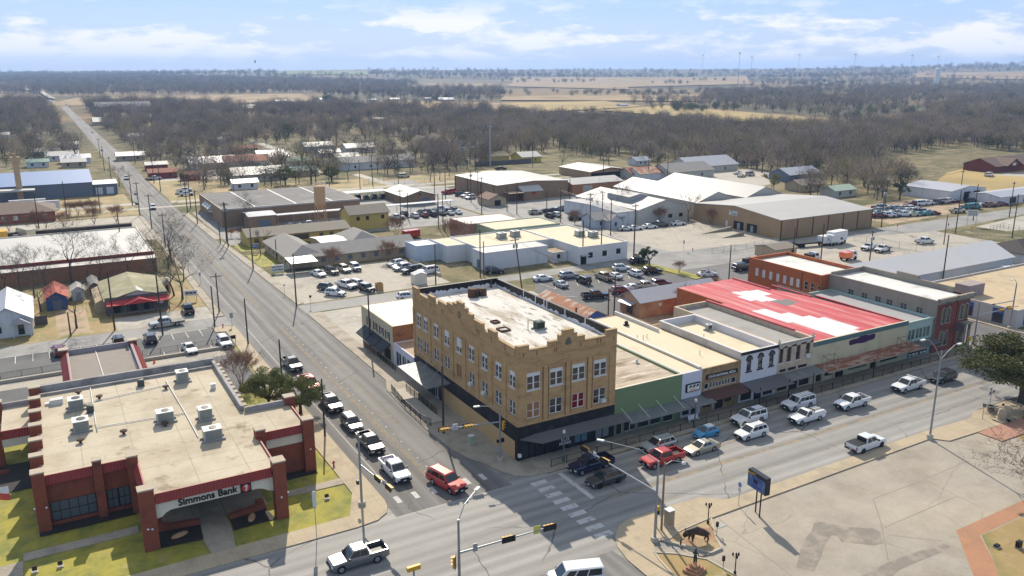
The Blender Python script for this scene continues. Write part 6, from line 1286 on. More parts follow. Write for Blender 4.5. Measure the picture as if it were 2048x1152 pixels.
bp=[(0,0,1.08,.40,.46),(.42,0,1.34,.42,.56),(.78,0,1.36,.40,.58),(1.15,0,1.08,.30,.40),(1.42,0,.86,.26,.34),(1.7,0,.62,.15,.18),(-.5,0,1.02,.36,.40),(-.88,0,.98,.26,.32),(.7,.26,.78,.19,.22),(.72,.26,.42,.095),(.74,.26,.06,.09),(.84,-.26,.78,.19,.22),(.95,-.26,.42,.095),(1.0,-.26,.06,.09),(-.78,.22,.78,.18,.24),(-.92,.24,.42,.09),(-.84,.24,.06,.085),(-.72,-.22,.78,.18,.24),(-.74,-.24,.42,.09),(-.64,-.24,.06,.085),(-1.1,0,.95,.035),(-1.2,0,.55,.03)]
be=[(0,1),(1,2),(2,3),(3,4),(4,5),(0,6),(6,7),(2,8),(8,9),(9,10),(2,11),(11,12),(12,13),(7,14),(14,15),(15,16),(7,17),(17,18),(18,19),(7,20),(20,21)]
part('bison_body',skin('bison_body',BROWNH,bp,be,(0,0,0)),None,bis)
for s in(-1,1):b=MB();b.path([(1.36,s*.2,1.08),(1.36,s*.4,1.16),(1.4,s*.44,1.36)],.045,6);part('horn',b,mat('horn_grey',(.08,.07,.06),local=True),bis,world=False)
b=MB();b.lathe((1.5,0,.42),[(.02,0),(.08,.12),(.13,.3)],8);part('beard',b,BROWNH,bis,world=False)
# soldier statue on a stepped base
st=thing('soldier_statue','dark bronze soldier statue with a rifle on a stepped red base','statue',(50.6,52.4,.15),R(20))
b=MB();b.box(-.85,.85,-.85,.85,0,.28);part('lower_step',b,REDC,st,world=False)
b=MB();b.box(-.62,.62,-.62,.62,.28,.52);part('upper_step',b,REDC,st,world=False)
b=MB();b.box(-.38,.38,-.38,.38,.52,.74);part('plinth',b,REDC,st,world=False)
BRZ=mat('dark_bronze',(.035,.05,.055),metal=.5,rough=.4,var=.2,sc=5,local=True)
z0=.74
fp=[(0,0,.92,.13,.11),(0,0,1.12,.13,.11),(0,0,1.32,.16,.11),(0,0,1.46,.07,.07),(.02,0,1.60,.10,.09),(.02,0,1.70,.085,.08),(0,.12,.82,.1),(.04,.14,.48,.07),(.0,.14,.09,.05),(.14,.14,.04,.045),(0,-.12,.82,.1),(-.04,-.15,.48,.07),(-.1,-.16,.09,.05),(.05,-.17,.04,.045),(0,.22,1.38,.07),(.08,.30,1.12,.052),(.26,.2,1.05,.04),(.32,.16,1.05,.045),(0,-.22,1.38,.07),(.02,-.32,1.12,.052),(.2,-.36,.98,.04),(.26,-.37,.96,.045)]
fe=[(0,1),(1,2),(2,3),(3,4),(4,5),(0,6),(6,7),(7,8),(8,9),(0,10),(10,11),(11,12),(12,13),(2,14),(14,15),(15,16),(16,17),(2,18),(18,19),(19,20),(20,21)]
part('figure',skin('figure',BRZ,[(a,b_,c+z0)+tuple(r_)for a,b_,c,*r_ in fp],fe,(0,0,0)),None,st)
b=MB();b.lathe((.02,0,1.68+z0),[(.16,0),(.12,.03),(.11,.1),(.03,.14)],10);part('helmet',b,BRZ,st,world=False)
b=MB();b.tube((.3,.17,.05+z0),(.3,.15,1.35+z0),.022);b.box(.27,.33,.12,.2,.05+z0,.4+z0);part('rifle',b,BRZ,st,world=False)
t=thing('small_statue','small dark figure standing at the edge of the bison bed','statue',(52.4,56.5,.16));b=MB();b.lathe((0,0,0),[(.14,0),(.14,.12),(.08,.14)],10);part('base',b,KERB,t,world=False);part('figure',skin('small_figure',BRZ,[(0,0,.3,.09),(0,0,.5,.1),(0,0,.66,.05),(0,0,.78,.07),(.0,.1,.5,.04),(.1,.14,.4,.035),(0,-.1,.5,.04),(.1,-.14,.42,.035),(0,0,.12,.1)],[(0,1),(1,2),(2,3),(1,4),(4,5),(1,6),(6,7),(0,8)],(0,0,0)),None,t)
# plaza sign
sg=thing('message_sign','blue illuminated message sign with a yellow-lettered top on two dark posts','sign',(64.5,57.9,.13),0)
ux,uy=-.17,-.985;sx,sy=63.6,56.9
b=MB();b.obox((64.0,57.3,4.05),(.10,.995,0),(.995,-.10,0),(0,0,1),1.45,.32,1.0);part('sign_box',b,mat('sign_box_dark',(.02,.022,.03),rough=.4),sg)
b=MB();b.obox((63.665,57.334,3.85),(.10,.995,0),(.995,-.10,0),(0,0,1),1.35,.012,.75);scr=part('screen',b,None or mat('sign_screen',(.05,.11,.26),rough=.3,var=.1,sc=2,col2=(.12,.2,.34),th=(.48,.6),sc2=1.5),sg)
b=MB();b.obox((63.645,57.5,4.0),(.1,.995,0),(.995,-.1,0),(0,0,1),.35,.004,.22);b.obox((63.645,57.2,3.92),(.1,.995,0),(.995,-.1,0),(0,0,1),.3,.004,.14);part('screen_picture',b,mat('screen_dark',(.03,.035,.06),var=.2,sc=5),scr)
b=MB()
for zz in(3.55,3.38,4.35):b.obox((63.645,57.3,zz),(.1,.995,0),(.995,-.1,0),(0,0,1),.8,.004,.04)
part('screen_lines',b,mat('screen_blue',(.02,.04,.3)),scr)
text(sg,'sign_lettering','WELCOME TO',.28,(63.66,57.95,4.8),SIGY,rot=(R(90),0,R(-84.3)),fit=1.3,ex=.006,bold=.01)
for x,y in((64.55,57.75),(63.75,56.7)):b=MB();b.tube((64.1+(x-64.15)*.6,y,0),(64.1+(x-64.15)*.6,y,3.1),.08);part('post',b,IRON,sg)
t=thing('parking_sign','small blue sign with white figures on a slim post by the message sign','sign',(63.6,59.6,.13));b=MB();b.tube((0,0,0),(0,0,2.9),.035);part('post',b,GREYM,t,world=False);b=MB();b.box(-.03,.0,-.22,.22,2.3,2.8);part('sign_panel',b,paint('sign_blue',(.05,.14,.38)),t,world=False);b=MB();b.box(-.03,.0,-.22,.22,1.7,2.2);part('lower_panel',b,SIGNW,t,world=False)
for x,y,lb in((57.3,56.4,'dark parking meter post behind the bison bed'),(53.4,51.4,'dark meter on a post right of the soldier statue'),(115.3,59.9,'dark meter post near the stone gate by the oak')):
 t=thing('meter_post',lb,'meter',(x,y,.13));b=MB();b.tube((0,0,0),(0,0,.9),.03);part('post',b,IRON,t,world=False);b=MB();b.box(-.12,.12,-.1,.1,.85,1.4);part('meter_head',b,IRON,t,world=False)
mb=MB();mb.box(58.4,59.6,57.2,57.8,.008,.03)
for k in range(6):mb.box(58.45+k*.2,58.55+k*.2,57.25,57.75,.03,.05)
solo('drain_grate',mb,GREYM,'metal drain grate in the lot behind the bison bed','drain')
mb=MB();mb.lathe((91.2,63,.018),[(.5,0),(.5,.015)],16);solo('manhole_cover',mb,GREYM,'manhole cover in the near lane by the tall double lamp','manhole cover')
# route signs near the oak
t=thing('route_sign','white route signs with black numerals and arrow on a post by the oak','sign',(115.9,62.1,.13));b=MB();b.tube((0,0,0),(0,0,3.0),.04);part('post',b,GREYM,t,world=False)
for x0,x1,z0_,z1_,tx in((-.75,.0,1.9,2.5,'22'),(.12,.72,2.0,2.55,'36'),(-.6,-.1,2.55,3.0,'^')):
 b=MB();b.box(x0,x1,-.07,-.045,z0_,z1_);pn=part('sign_panel',b,SIGNW,t,world=False);text(pn,'numerals',tx,.42,(115.9+(x0+x1)/2,62.1-.075,.13+(z0_+z1_)/2),IRON,ex=.003,bold=.01)
t=thing('concrete_planter','round concrete drum at the curb near the oak','planter',(114.6,61.2,.13));b=MB();b.lathe((0,0,0),[(.5,0),(.55,.55),(.62,.6),(.62,.75),(.45,.76)],18);part('drum',b,KERB,t,world=False);b=MB();b.lathe((0,0,.7),[(.44,0),(.2,.12)],14);part('soil',b,MULCH,t,world=False)
for k,(x,y,s_)in enumerate(((112.4,58.3,1.0),(113.7,58.5,1.25))):
 t=thing('stone_gatepost',['rough limestone gatepost nearest the lot beside the oak','taller rough limestone gatepost just behind the first one'][k],'gatepost',(x,y,.13));b=MB();b.lathe((0,0,0),[(.62*s_,0),(.58*s_,.5),(.62*s_,1.1),(.5*s_,1.7),(.2*s_,1.85)],7);part('boulder',b,mat('rough_limestone',(.36,.30,.21),var=.3,sc=2,col2=(.22,.18,.13),sc2=1),t,world=False);b=MB();b.box(-.9*s_,.9*s_,-.8*s_,.8*s_,0,.2);part('base',b,MC['rough_limestone'],t,world=False)
t=thing('sign_post','bare signpost at the corner of the plaza curb','post',(110.7,60.0,.13));b=MB();b.tube((0,0,0),(0,0,2.2),.05);part('post',b,GREYM,t,world=False);b=MB();b.box(-.03,.03,-.2,.2,1.8,2.3);part('sign_panel',b,BROWNM,t,world=False)
mb=MB();mb.prism([(116,56.5),(124,59.2),(124,60),(116,57.4)],.13,.6);solo('stone_wall',mb,MC['rough_limestone'],'low pale stone wall under the oak','wall')
for x,y,lb in((80.7,40.3,'flat dark plaque on the grass by the red path'),(82.5,39.1,'upright dark box on the grass by the red path')):
 t=thing('memorial_marker',lb,'marker',(x,y,.01));b=MB();b.box(-.35,.35,-.25,.25,0,.12);part('base',b,KERB,t,world=False);b=MB();b.box(-.3,.3,-.2,.2,.12,.3 if x<81 else.8);part('plaque',b,IRON,t,world=False)
 # sidewalk railings
railing('railing','long black railing along the main road sidewalk in front of the shops','railing',[(50.2,77.9),(59.5,78.0),(92,78.1),(135,78.1)],1.0,.17,2.3,z=.13,wide=.009)
railing('railing','black ramp railing on the street side next to the yellow brick block','railing',[(42.6,111.5),(41.9,104.5),(41.9,99),(42.4,96.5)],1.0,.16,1.5,z=.13)
railing('railing','black ramp railing nearer the wall of the yellow brick block','railing',[(44.6,110.5),(44.6,99.5)],1.0,.16,1.5,z=.13)
mb=MB();mb.box(42.2,44.5,97,111,.13,.3);solo('entrance_ramp',mb,KERB,'low concrete ramp between the two black railings','ramp')
railing('railing','rust red patio railing at the black awning building','railing',[(46.1,133.5),(46.1,128.3),(47.5,128.3)],.95,.16,1.3,mat('rust_red_metal',(.25,.09,.06),var=.2),z=.13)
railing('railing','dark railing under the black awnings','railing',[(46.2,127),(46.2,118.8)],.95,.16,1.3,z=.13)
# plain traffic and street signs
def small_sign(x,y,h,wd,ht,m_,label,oct_=False,facing=0.,txt=None,group=None):
 t=thing('road_sign',label,'sign',(x,y,0),facing,group);b=MB();b.tube((0,0,0),(0,0,h),.04,.04,6);part('post',b,GREYM,t,world=False)
 b=MB()
 if oct_:b.add([(wd*math.cos(R(22.5+45*k)),-.05,h-wd+wd*math.sin(R(22.5+45*k)))for k in range(8)]+[(wd*math.cos(R(22.5+45*k)),-.03,h-wd+wd*math.sin(R(22.5+45*k)))for k in range(8)],[tuple(range(8)),tuple(reversed(range(8,16)))]+[(k,8+k,8+(k+1)%8,(k+1)%8)for k in range(8)])
 else:b.box(-wd,wd,-.06,-.03,h-ht*2,h)
 pn=part('sign_panel',b,m_,t,world=False)
 if txt:text(pn,'sign_lettering',txt,wd*.8,(x,y-.065,h-(wd if oct_ else ht)),SIGNW,fit=wd*1.4,ex=.002)
 return t
STOP=paint('stop_red',(.45,.025,.02))
small_sign(28.3,157.6,2.8,.3,.55,GREYM,'grey back of a sign at the side street corner of the bank lot');small_sign(225.7,156.5,2.3,.38,.38,STOP,'red stop sign by the tan warehouse at the lane crossing',True,0,'STOP');small_sign(240.4,149.5,2.3,.38,.38,STOP,'red stop sign on the grass verge right of the crossing',True,0,'STOP');small_sign(240.8,142.4,2.2,.35,.35,SIGY,'small yellow sign by the pale pipe fence')
small_sign(149.7,167.1,3.0,.22,.5,GREYM,'slim grey sign at the corner of the pale lot');small_sign(28.9,195.0,2.6,.2,.35,GREYM,'thin sign by the leaning bare tree');small_sign(20.3,76.6,5.6,.2,.9,SIGNW,'tall slim signpost on the bank sidewalk near the bottom edge');small_sign(45.3,163.2,2.6,.25,.25,IRON,'short crossed signpost in the gravel by the cracked lot');small_sign(43.2,175.8,2.4,.25,.2,SIGNW,'thin sign at the edge of the cracked lot')
def board(x,y,wd,z0,z1,m_,label,rot=0.,posts=True,lines=0,fm=None,tm=None):
 t=thing('sign_board',label,'sign',(x,y,0),rot);b=MB();b.box(-wd,wd,-.08,.08,z0,z1);pn=part('sign_panel',b,m_,t,world=False)
 for s in(-1,1):b=MB();b.box(s*wd*.8-.05,s*wd*.8+.05,-.05,.05,0,z0);part('post',b,fm or GREYM,t,world=False)
 b=MB()
 for k in range(lines):
  zz=z0+(z1-z0)*(k+.75)/(lines+.5);q_=-wd*.8
  while q_<wd*.7:l=wd*(.12+.1*((k*7+int(q_*10))%3));b.box(q_,min(q_+l,wd*.8),-.095,-.081,zz-(z1-z0)*.16/lines,zz+(z1-z0)*.16/lines);q_+=l+wd*.07
 if lines:part('worn_lettering',b,tm or IRON,pn,world=False)
 return t
board(24.6,180.6,1.3,1.2,2.4,SIGNW,'white letter board on two posts under the bare trees by the red awning bar',R(-10),lines=1);board(47.7,222.2,.75,1.6,2.6,paint('sign_blue',(.05,.14,.38)),'blue and white sign in front of the yellow building',0,lines=2,tm=SIGNW);board(46.9,196.0,1.5,.5,2.2,SIGNW,'wide white sign on the gravel before the tan nursing building',R(-5),lines=2);board(253.5,150.2,1.6,3.2,5.2,SIGNW,'white sign board with dark outline figures on tall posts across the lane',R(-40),lines=3);board(134.0,142.2,.7,.8,1.9,SIGNW,'small white sign on the planted island',R(-30),lines=2);board(26.3,146.6,.45,1.0,1.7,IRON,'small dark box sign by the brown-red crape tree',0)
# utility poles
def pole(x,y,h,label,arm=True,lean=(0,0),trans=False,lamp=False,m_=None,r_=.16,group=None,armdir=0.):
 t=thing('utility_pole',label,'utility pole',(x,y,0),armdir,group);b=MB();b.tube((0,0,0),(lean[0],lean[1],h),r_,r_*.72,8);part('shaft',b,m_ or WOOD,t,world=False)
 if arm:
  b=MB();b.box(lean[0]-1.1,lean[0]+1.1,lean[1]-.06,lean[1]+.06,h-.7,h-.56);part('crossarm',b,m_ or WOOD,t,world=False)
  for dx in(-1,-.45,.45,1):b=MB();b.lathe((lean[0]+dx,lean[1],h-.56),[(.05,0),(.07,.06),(.03,.18)],6);part('insulator',b,GREYM,t,world=False)
 if trans:
  for k in(-1,1):b=MB();b.lathe((lean[0]+.38*k,lean[1]-.2,h-2.4),[(.2,0),(.24,.05),(.24,.85),(.1,.95)],10);part('transformer',b,GREYM,t,world=False)
 if lamp:b=MB();b.path([(lean[0],lean[1],h-1.2),(lean[0]+1.6,lean[1],h-.8)],.03);b.box(lean[0]+1.5,lean[0]+2.0,lean[1]-.12,lean[1]+.12,h-.9,h-.74);part('lamp_arm',b,GREYM,t,world=False)
 return t
POLES=[(28.7,100.6,8.3,'dark pole at the bank side of the waiting queue',0,0,0),(28.6,122,7.6,'bare pole rising beside the front black pickup far back in the queue',0,0,0),(28.5,145.0,8.6,'dark pole at the street edge of the bank lot',0,0,0),(16.0,158.8,11.5,'tall dark pole in the bank lot by the side street',0,0,1),(8.5,166.2,11.5,'brown pole on the verge in front of the red awning bar',0,0,0),(25.3,158.7,8.2,'slim pole by the hydrant at the side street corner',0,0,0),(28.0,168.6,8.2,'pole with a small crossarm on the street corner by the dark parked pickup',1,0,0),(1.1,166.3,4.6,'short pale post by the dirt drive',0,0,0),(42.9,93.5,9.8,'grey wooden pole in front of the yellow brick block',0,0,0),(46.6,131.5,10.5,'dark pole beside the black awnings',0,0,0),(43.0,165.7,11.2,'brown pole at the corner of the cracked lot',0,0,1),(42.7,203.2,10.8,'pole with a long shadow on the walk by the nursing building',0,0,0),(42.8,233.6,12.5,'pole on the walk by the yellow building, nearest of a close group',1,1,0),(44.2,242.7,11.5,'pole in the close group near the orange shrub, the middle one',1,0,0),(42.0,240.3,6,'short pole stub in the close group by the orange shrub',0,0,0),(41.8,276.2,11,'pole beside the long brown factory wall',1,0,0),(50.5,211.1,5.5,'slim pole in the yard of the nursing building',0,0,0),(17.2,251.4,10.5,'dark pole in the white lot behind the bare trees',0,0,1),(27.8,243.5,9.5,'pole with a crossarm at the left kerb by the bare trees',1,0,0),(27.9,273.6,11,'pole at the left kerb of the street beside the white lot',1,0,0),(27.6,303.0,11.5,'pole at the left kerb just before the railway',1,0,0),(27.7,326.6,11.5,'pole at the left kerb just beyond the railway',1,0,0),(6.0,312.2,12,'tall pole behind the red brick house',0,0,0),(-2.5,292,11,'pale flagpole-like post before the red brick house',0,0,0),(16.6,319.0,9,'pole on the gold grass by the railway',0,0,0),(42.5,300,12,'pole at the right kerb near the railway signal',1,1,0),(45.1,309.5,12,'pole behind the railway signal on the grass',1,0,0),(41.7,361,11,'pole on the right kerb beyond the railway, the nearer one',1,0,0),(37.3+5.5,390,11,'pole on the right kerb beyond the railway, the farther one',1,0,0),(27.6,451.2,12,'thick pole at the left kerb past the blue roof',0,1,0),(27.0,405,11,'pole at the left kerb past the grey annex',1,0,0),(30.5,520,11,'left kerb pole among the trees',1,0,0),(44.5,480,11,'right kerb pole among the trees',1,0,0),(75.8,167.6,9.5,'thin pole by the pale shed of the cracked lot',0,0,0),(87.8,168.4,11.5,'tall dark pole at the white wall, the taller of a pair',0,0,0),(89.0,168.9,8.5,'shorter pole of the pair at the white wall',0,0,0),(90.4,153.2,12,'leaning pole with a crossarm in front of the white wall',1,1,0),(94.8,124.9,9.0,'pole at the peach house wall',0,0,0),(90.0,120.4,8.0,'black pole behind the black parapet of the yellow block',0,0,0),(117.6,168.9,11,'dark pole at the door of the white building',0,0,0),(122.5,167.7,11,'dark pole between the windows of the white building',0,0,0),(134.1,168.9,14,'tall pole on the corner by the white building',1,0,0),(135.6,135.4,8.8,'dark pole rising behind the red roof',0,0,0),(105.6,230.3,11,'pole in the yard behind the red trailer, left of a pair',0,0,0),(106.8,229.6,11,'pole in the yard behind the red trailer, right of a pair',0,0,0),(97.6,241.4,11.5,'pole with crossarm right of the yellow house',1,0,0),(103.5,249.7,9,'pole at the walkway row of cars',0,0,0),(129.3,246.5,13,'pole at the corner by the small gabled cottage',1,0,0),(139.9,240.8,11,'pole in front of the brown warehouse',0,0,0),(140.2,248.2,9,'pole left of the brown warehouse canopy',0,0,0),(138.4,272.4,12,'pole with boxes at the end of the brown warehouse',1,1,0),(140.0,269.7,12,'pole at the brown warehouse roof edge',1,0,0),(145.2,230.1,9,'pole among the cars before the cottage',0,0,0),(144.6,220.8,11,'pole left of the blue-grey cottage',0,0,0),(143.5,202.6,12,'pole with boxes at the blue-grey cottage',1,1,0),(153.0,209.5,11,'pole before the bare trees of the cottage',1,0,0),(145.4,194.6,11,'pole at the edge of the pale lot',0,0,0),(132.6,167.1,11,'pole at the street corner by the mural wall',0,0,0),(165.4,246.6,10,'pole right of the brown warehouse front',0,0,0),(220.8,302.3,11,'pole in front of the open shed',0,0,0),(239.9,294.0,11,'pole by the rust roofed shed',0,0,0),(244.5,286.2,11,'pole right of the rust roofed shed',0,0,0),(218.0,359.3,13,'lamp pole at the yellow hillside house',1,0,1),(169.6,146.9,8,'pole by the low shed in the truck yard',0,0,0),(176.3,128.7,9.5,'pole with a transformer behind the grey-brown building',1,1,0),(171.2,139.2,10,'dark pole in the truck yard',0,0,0),(180.0,111.5,11,'tall dark pole before the long white warehouse',0,0,0),(226.9,162.9,12.5,'pole with two transformers at the corner of the tan warehouse',1,1,0),(219.5,137.1,8.5,'short dark pole on the open asphalt',0,0,0),(237.9,145.4,13,'tall dark pole on the grass verge',0,0,0),(244.8,132.4,13,'tall pole by the pale pipe fence',0,0,0),(280.7,153.8,12,'pole across the lane near the white garages',1,0,0),(305.6,187.1,11,'pole before the white garage doors',1,0,0),(262.1,187.6,10,'pole with wires at the salvage yard',1,0,0),(264,156,12,'thin dark pole on the far side of the lane',0,0,0),(123.7,336.7,13,'pole by the lane behind the white carport',1,0,0),(114.6,327.0,12,'pole left of the lane behind the white carport',0,0,0),(133.3,331.1,13,'pole right of the lane behind the white carport',1,0,0),(136.4,300.6,12,'pole at the right end of the white carport yard',1,0,0),(130.9,278.7,13,'pole by the red pickup at the railway lane',1,0,0),(106.2,228.3,6,'short post in the yard behind the red trailer',0,0,0),(62,318,11,'pole behind the factory near the railway',1,0,0),(100,322,12,'pole on the railway verge behind the factory',1,0,0),(166,322,12,'pole on the railway verge behind the brown warehouse',1,0,0)]
for x,y,h,lb,arm,tr,lm in POLES:pole(x,y,h,lb,bool(arm),(-1.2,1.2)if 'leaning' in lb else(0,0),bool(tr),bool(lm),r_=.15 if h<9 else.17)
# wires between poles
def wires(label,pts,sag=.9,offs=(-.9,0,.9),r_=.024,ax=(1,0)):
 b=MB()
 for o_ in offs:
  for(x0,y0,z0),(x1,y1,z1)in zip(pts,pts[1:]):
   n=8;pr=None
   for k in range(n+1):
    t=k/n;p=(x0+(x1-x0)*t+o_*ax[0],y0+(y1-y0)*t+o_*ax[1],z0+(z1-z0)*t-4*sag*t*(1-t))
    if pr:b.tube(pr,p,r_,r_,3,cap=False)
    pr=p
 return solo('power_line',b,BLKPL,label,'power line')
wires('wires along the right side of the long street past the factory',[(42.8,233.6,12),(41.8,276.2,10.6),(42.5,300,11.6),(41.7,361,10.6),(42.8,390,10.6),(44.5,480,10.6)])
wires('wires along the left side of the long street',[(28,168.6,7.8),(27.8,243.5,9.2),(27.9,273.6,10.6),(27.6,303,11),(27.7,326.6,11),(27,405,10.6),(30.5,520,10.6)],offs=(-.6,.6))
wires('single cable from the side street corner to the queue',[(28,168.6,6.6),(28.5,145,7.8),(28.6,122,6.6),(28.7,100.6,7)],offs=(0,),r_=.025)
wires('bundle of wires crossing behind the silo towards the railway',[(97.6,241.4,11),(130.9,278.7,12.6),(136.4,300.6,11.6),(133.3,331.1,12.6)],offs=(-1,-.4,.4,1));wires('wires over the roof of the brown warehouse',[(138.4,272.4,11.6),(166,322,11.6),(218,359,12.6)],offs=(-.8,.8));wires('wires above the truck yard to the verge',[(176.3,128.7,9),(226.9,162.9,12),(262.1,187.6,9.6),(305.6,187.1,10.6)],offs=(-.8,.8));wires('slack cable between the grey-brown building and the long white warehouse',[(176.3,128.7,8.6),(180,111.5,10.6)],offs=(0,),sag=2.2,r_=.025);wires('cables from the peach house pole to the striped lot',[(94.8,124.9,8.6),(90.4,153.2,10.6)],offs=(-.2,.2));wires('wires from the leaning pole to the white wall',[(89.2,154.4,11.3),(87.8,168.4,11)],offs=(-.4,.4));wires('wires over the cottage',[(144.6,220.8,10.6),(143.5,202.6,11.6),(145.4,194.6,10.6),(134.1,168.9,13.6)],offs=(-.6,.6))
# chain link and pipe fences
def chain(label,pts,h=1.8,post=3.2,m_=None,rails=(.05,.9),mesh=True,name='chain_fence'):
 t=thing(name,label,'fence',(pts[0][0],pts[0][1],0));p=MB();b=MB();x0,y0=pts[0]
 for a,c in zip(pts,pts[1:]):
  l=math.hypot(c[0]-a[0],c[1]-a[1]);n=max(1,int(l/post));ux,uy=(c[0]-a[0])/l,(c[1]-a[1])/l
  for k in range(n+1):p.tube((a[0]+ux*l*k/n-x0,a[1]+uy*l*k/n-y0,0),(a[0]+ux*l*k/n-x0,a[1]+uy*l*k/n-y0,h),.045,.045,5)
  for f in rails:b.tube((a[0]-x0,a[1]-y0,h*f+.05),(c[0]-x0,c[1]-y0,h*f+.05),.03,.03,4)
  if mesh:
   for k in range(int(l/.45)):q_=k*.45;b.tube((a[0]+ux*q_-x0,a[1]+uy*q_-y0,.05),(a[0]+ux*(q_+.9)-x0,a[1]+uy*(q_+.9)-y0,h*.93),.008,.008,3,cap=False);b.tube((a[0]+ux*(q_+.9)-x0,a[1]+uy*(q_+.9)-y0,.05),(a[0]+ux*q_-x0,a[1]+uy*q_-y0,h*.93),.008,.008,3,cap=False)
 part('post',p,m_ or GREYM,t,world=False);part('fence_mesh',b,m_ or GREYM,t,world=False);return t
chain('chain link fence round the truck yard, from the lane corner to the tan warehouse',[(153.4,160.0),(165.8,159.9),(181.5,162.8)]);chain('chain link fence on the right of the truck yard',[(201.9,153.3),(201.7,149.0),(203.2,139.6),(205.5,131)],2.2)
chain('pale pipe fence on the verge right of the open asphalt',[(237.0,139.4),(237.3,128.1)],1.6,1.2,KERB,(.3,.6,.95),False,'pipe_fence');chain('dark pipe fence across the lane at the right edge',[(250.4,142.3),(258.9,143.1),(257.1,135.8),(270,132)],1.6,1.8,IRON,(.3,.6,.95),False,'pipe_fence');chain('grey rail beside the long white warehouse',[(189.6,111.2),(204,109.3)],1.3,2.2,GREYM,(.5,.95),False,'railing');chain('grey rail on the ramp wall below the white buildings',[(82.3,192),(81,186),(80.2,174.5)],1.0,1.5,GREYM,(.5,.95),False,'railing')
chain('fence round the transformer yard behind the factory',[(120,338),(150,330),(172,345),(150,362),(120,338)],2.4,4);chain('yellow safety rail at the loading doors of the tan warehouse',[(184.6,172.8),(184.6,166.6)],1.1,1.0,SIGY,(.5,.95),False,'railing')
mb=MB();mb.box(79.6,80.1,174,192,0,.8);solo('ramp_wall',mb,KERB,'low concrete ramp wall between the cracked lot and the white buildings','wall')
# ---------------------------------------------------------------- the town behind
def M_(n,c,**k):return mat(n,c,**k)
TANM=M_('tan_metal_wall',(.36,.235,.13),var=.09,col2=(.30,.20,.115),th=(.5,.7),sc2=.4,st2=(1,1,.22),sc=.3,rough=.6,ribs=(1,.9,.08),ribc=.85)
BRNM=M_('brown_metal_wall',(.255,.165,.10),var=.1,col2=(.205,.135,.085),th=(.5,.7),sc2=.4,st2=(1,1,.22),sc=.3,rough=.6)
BRNT=M_('dark_brown_trim',(.07,.035,.022))
PALER=M_('pale_metal_roof',(.41,.395,.37),var=.07,sc=.25,rough=.55,col2=(.37,.35,.325),th=(.47,.7),sc2=.1,st2=(.3,1,1))
GRYR=M_('grey_shingle_roof',(.25,.235,.22),var=.12,sc=.6)
TAUR=M_('taupe_shingle_roof',(.215,.185,.15),var=.12,sc=.6)
DKR=M_('dark_membrane_roof',(.125,.12,.12),var=.16,sc=.25,col2=(.18,.172,.165),sc2=.07,col3=(.08,.077,.075),th3=(.56,.68),sc3=.15)
BLUR=M_('blue_metal_roof',(.105,.19,.38),var=.08,sc=.3,rough=.5,ribs=(0,.9,.1),ribc=.8)
BLUW=M_('slate_blue_wall',(.13,.155,.19),var=.08,sc=.4)
RUSR=M_('rust_metal_roof',(.34,.15,.085),var=.2,sc=.8,col2=(.46,.37,.30),th=(.5,.6),sc2=.5,ribs=(1,.6,.14),ribc=.7)
YELW=M_('pale_yellow_wall',(.50,.37,.11),var=.07,sc=.5)
TANW=M_('tan_stucco_wall',(.42,.33,.215),var=.1,col2=(.34,.265,.18),th=(.5,.7),sc2=.4,st2=(1,1,.22),sc=.5)
WHTW=M_('white_siding',(.58,.58,.59),var=.07,col2=(.44,.43,.42),th=(.5,.7),sc2=.4,st2=(1,1,.22),sc=.5)
PEACH=M_('peach_stucco',(.50,.30,.175),var=.1,sc=.6,col2=(.36,.17,.085),th=(.46,.6),sc2=.25)
REDW=M_('barn_red_wall',(.26,.045,.03),var=.12)
GREENR=M_('mossy_green_roof',(.25,.235,.135),var=.15,sc=.6,col2=(.34,.31,.22),th=(.5,.65),sc2=.25)
GRWD=M_('grey_weathered_boards',(.13,.115,.105),var=.25,sc=1.5,ribs=(0,.25,.15),ribc=.6)
LAVR=M_('silver_metal_roof',(.40,.40,.43),metal=.3,rough=.5,var=.1,sc=.5)
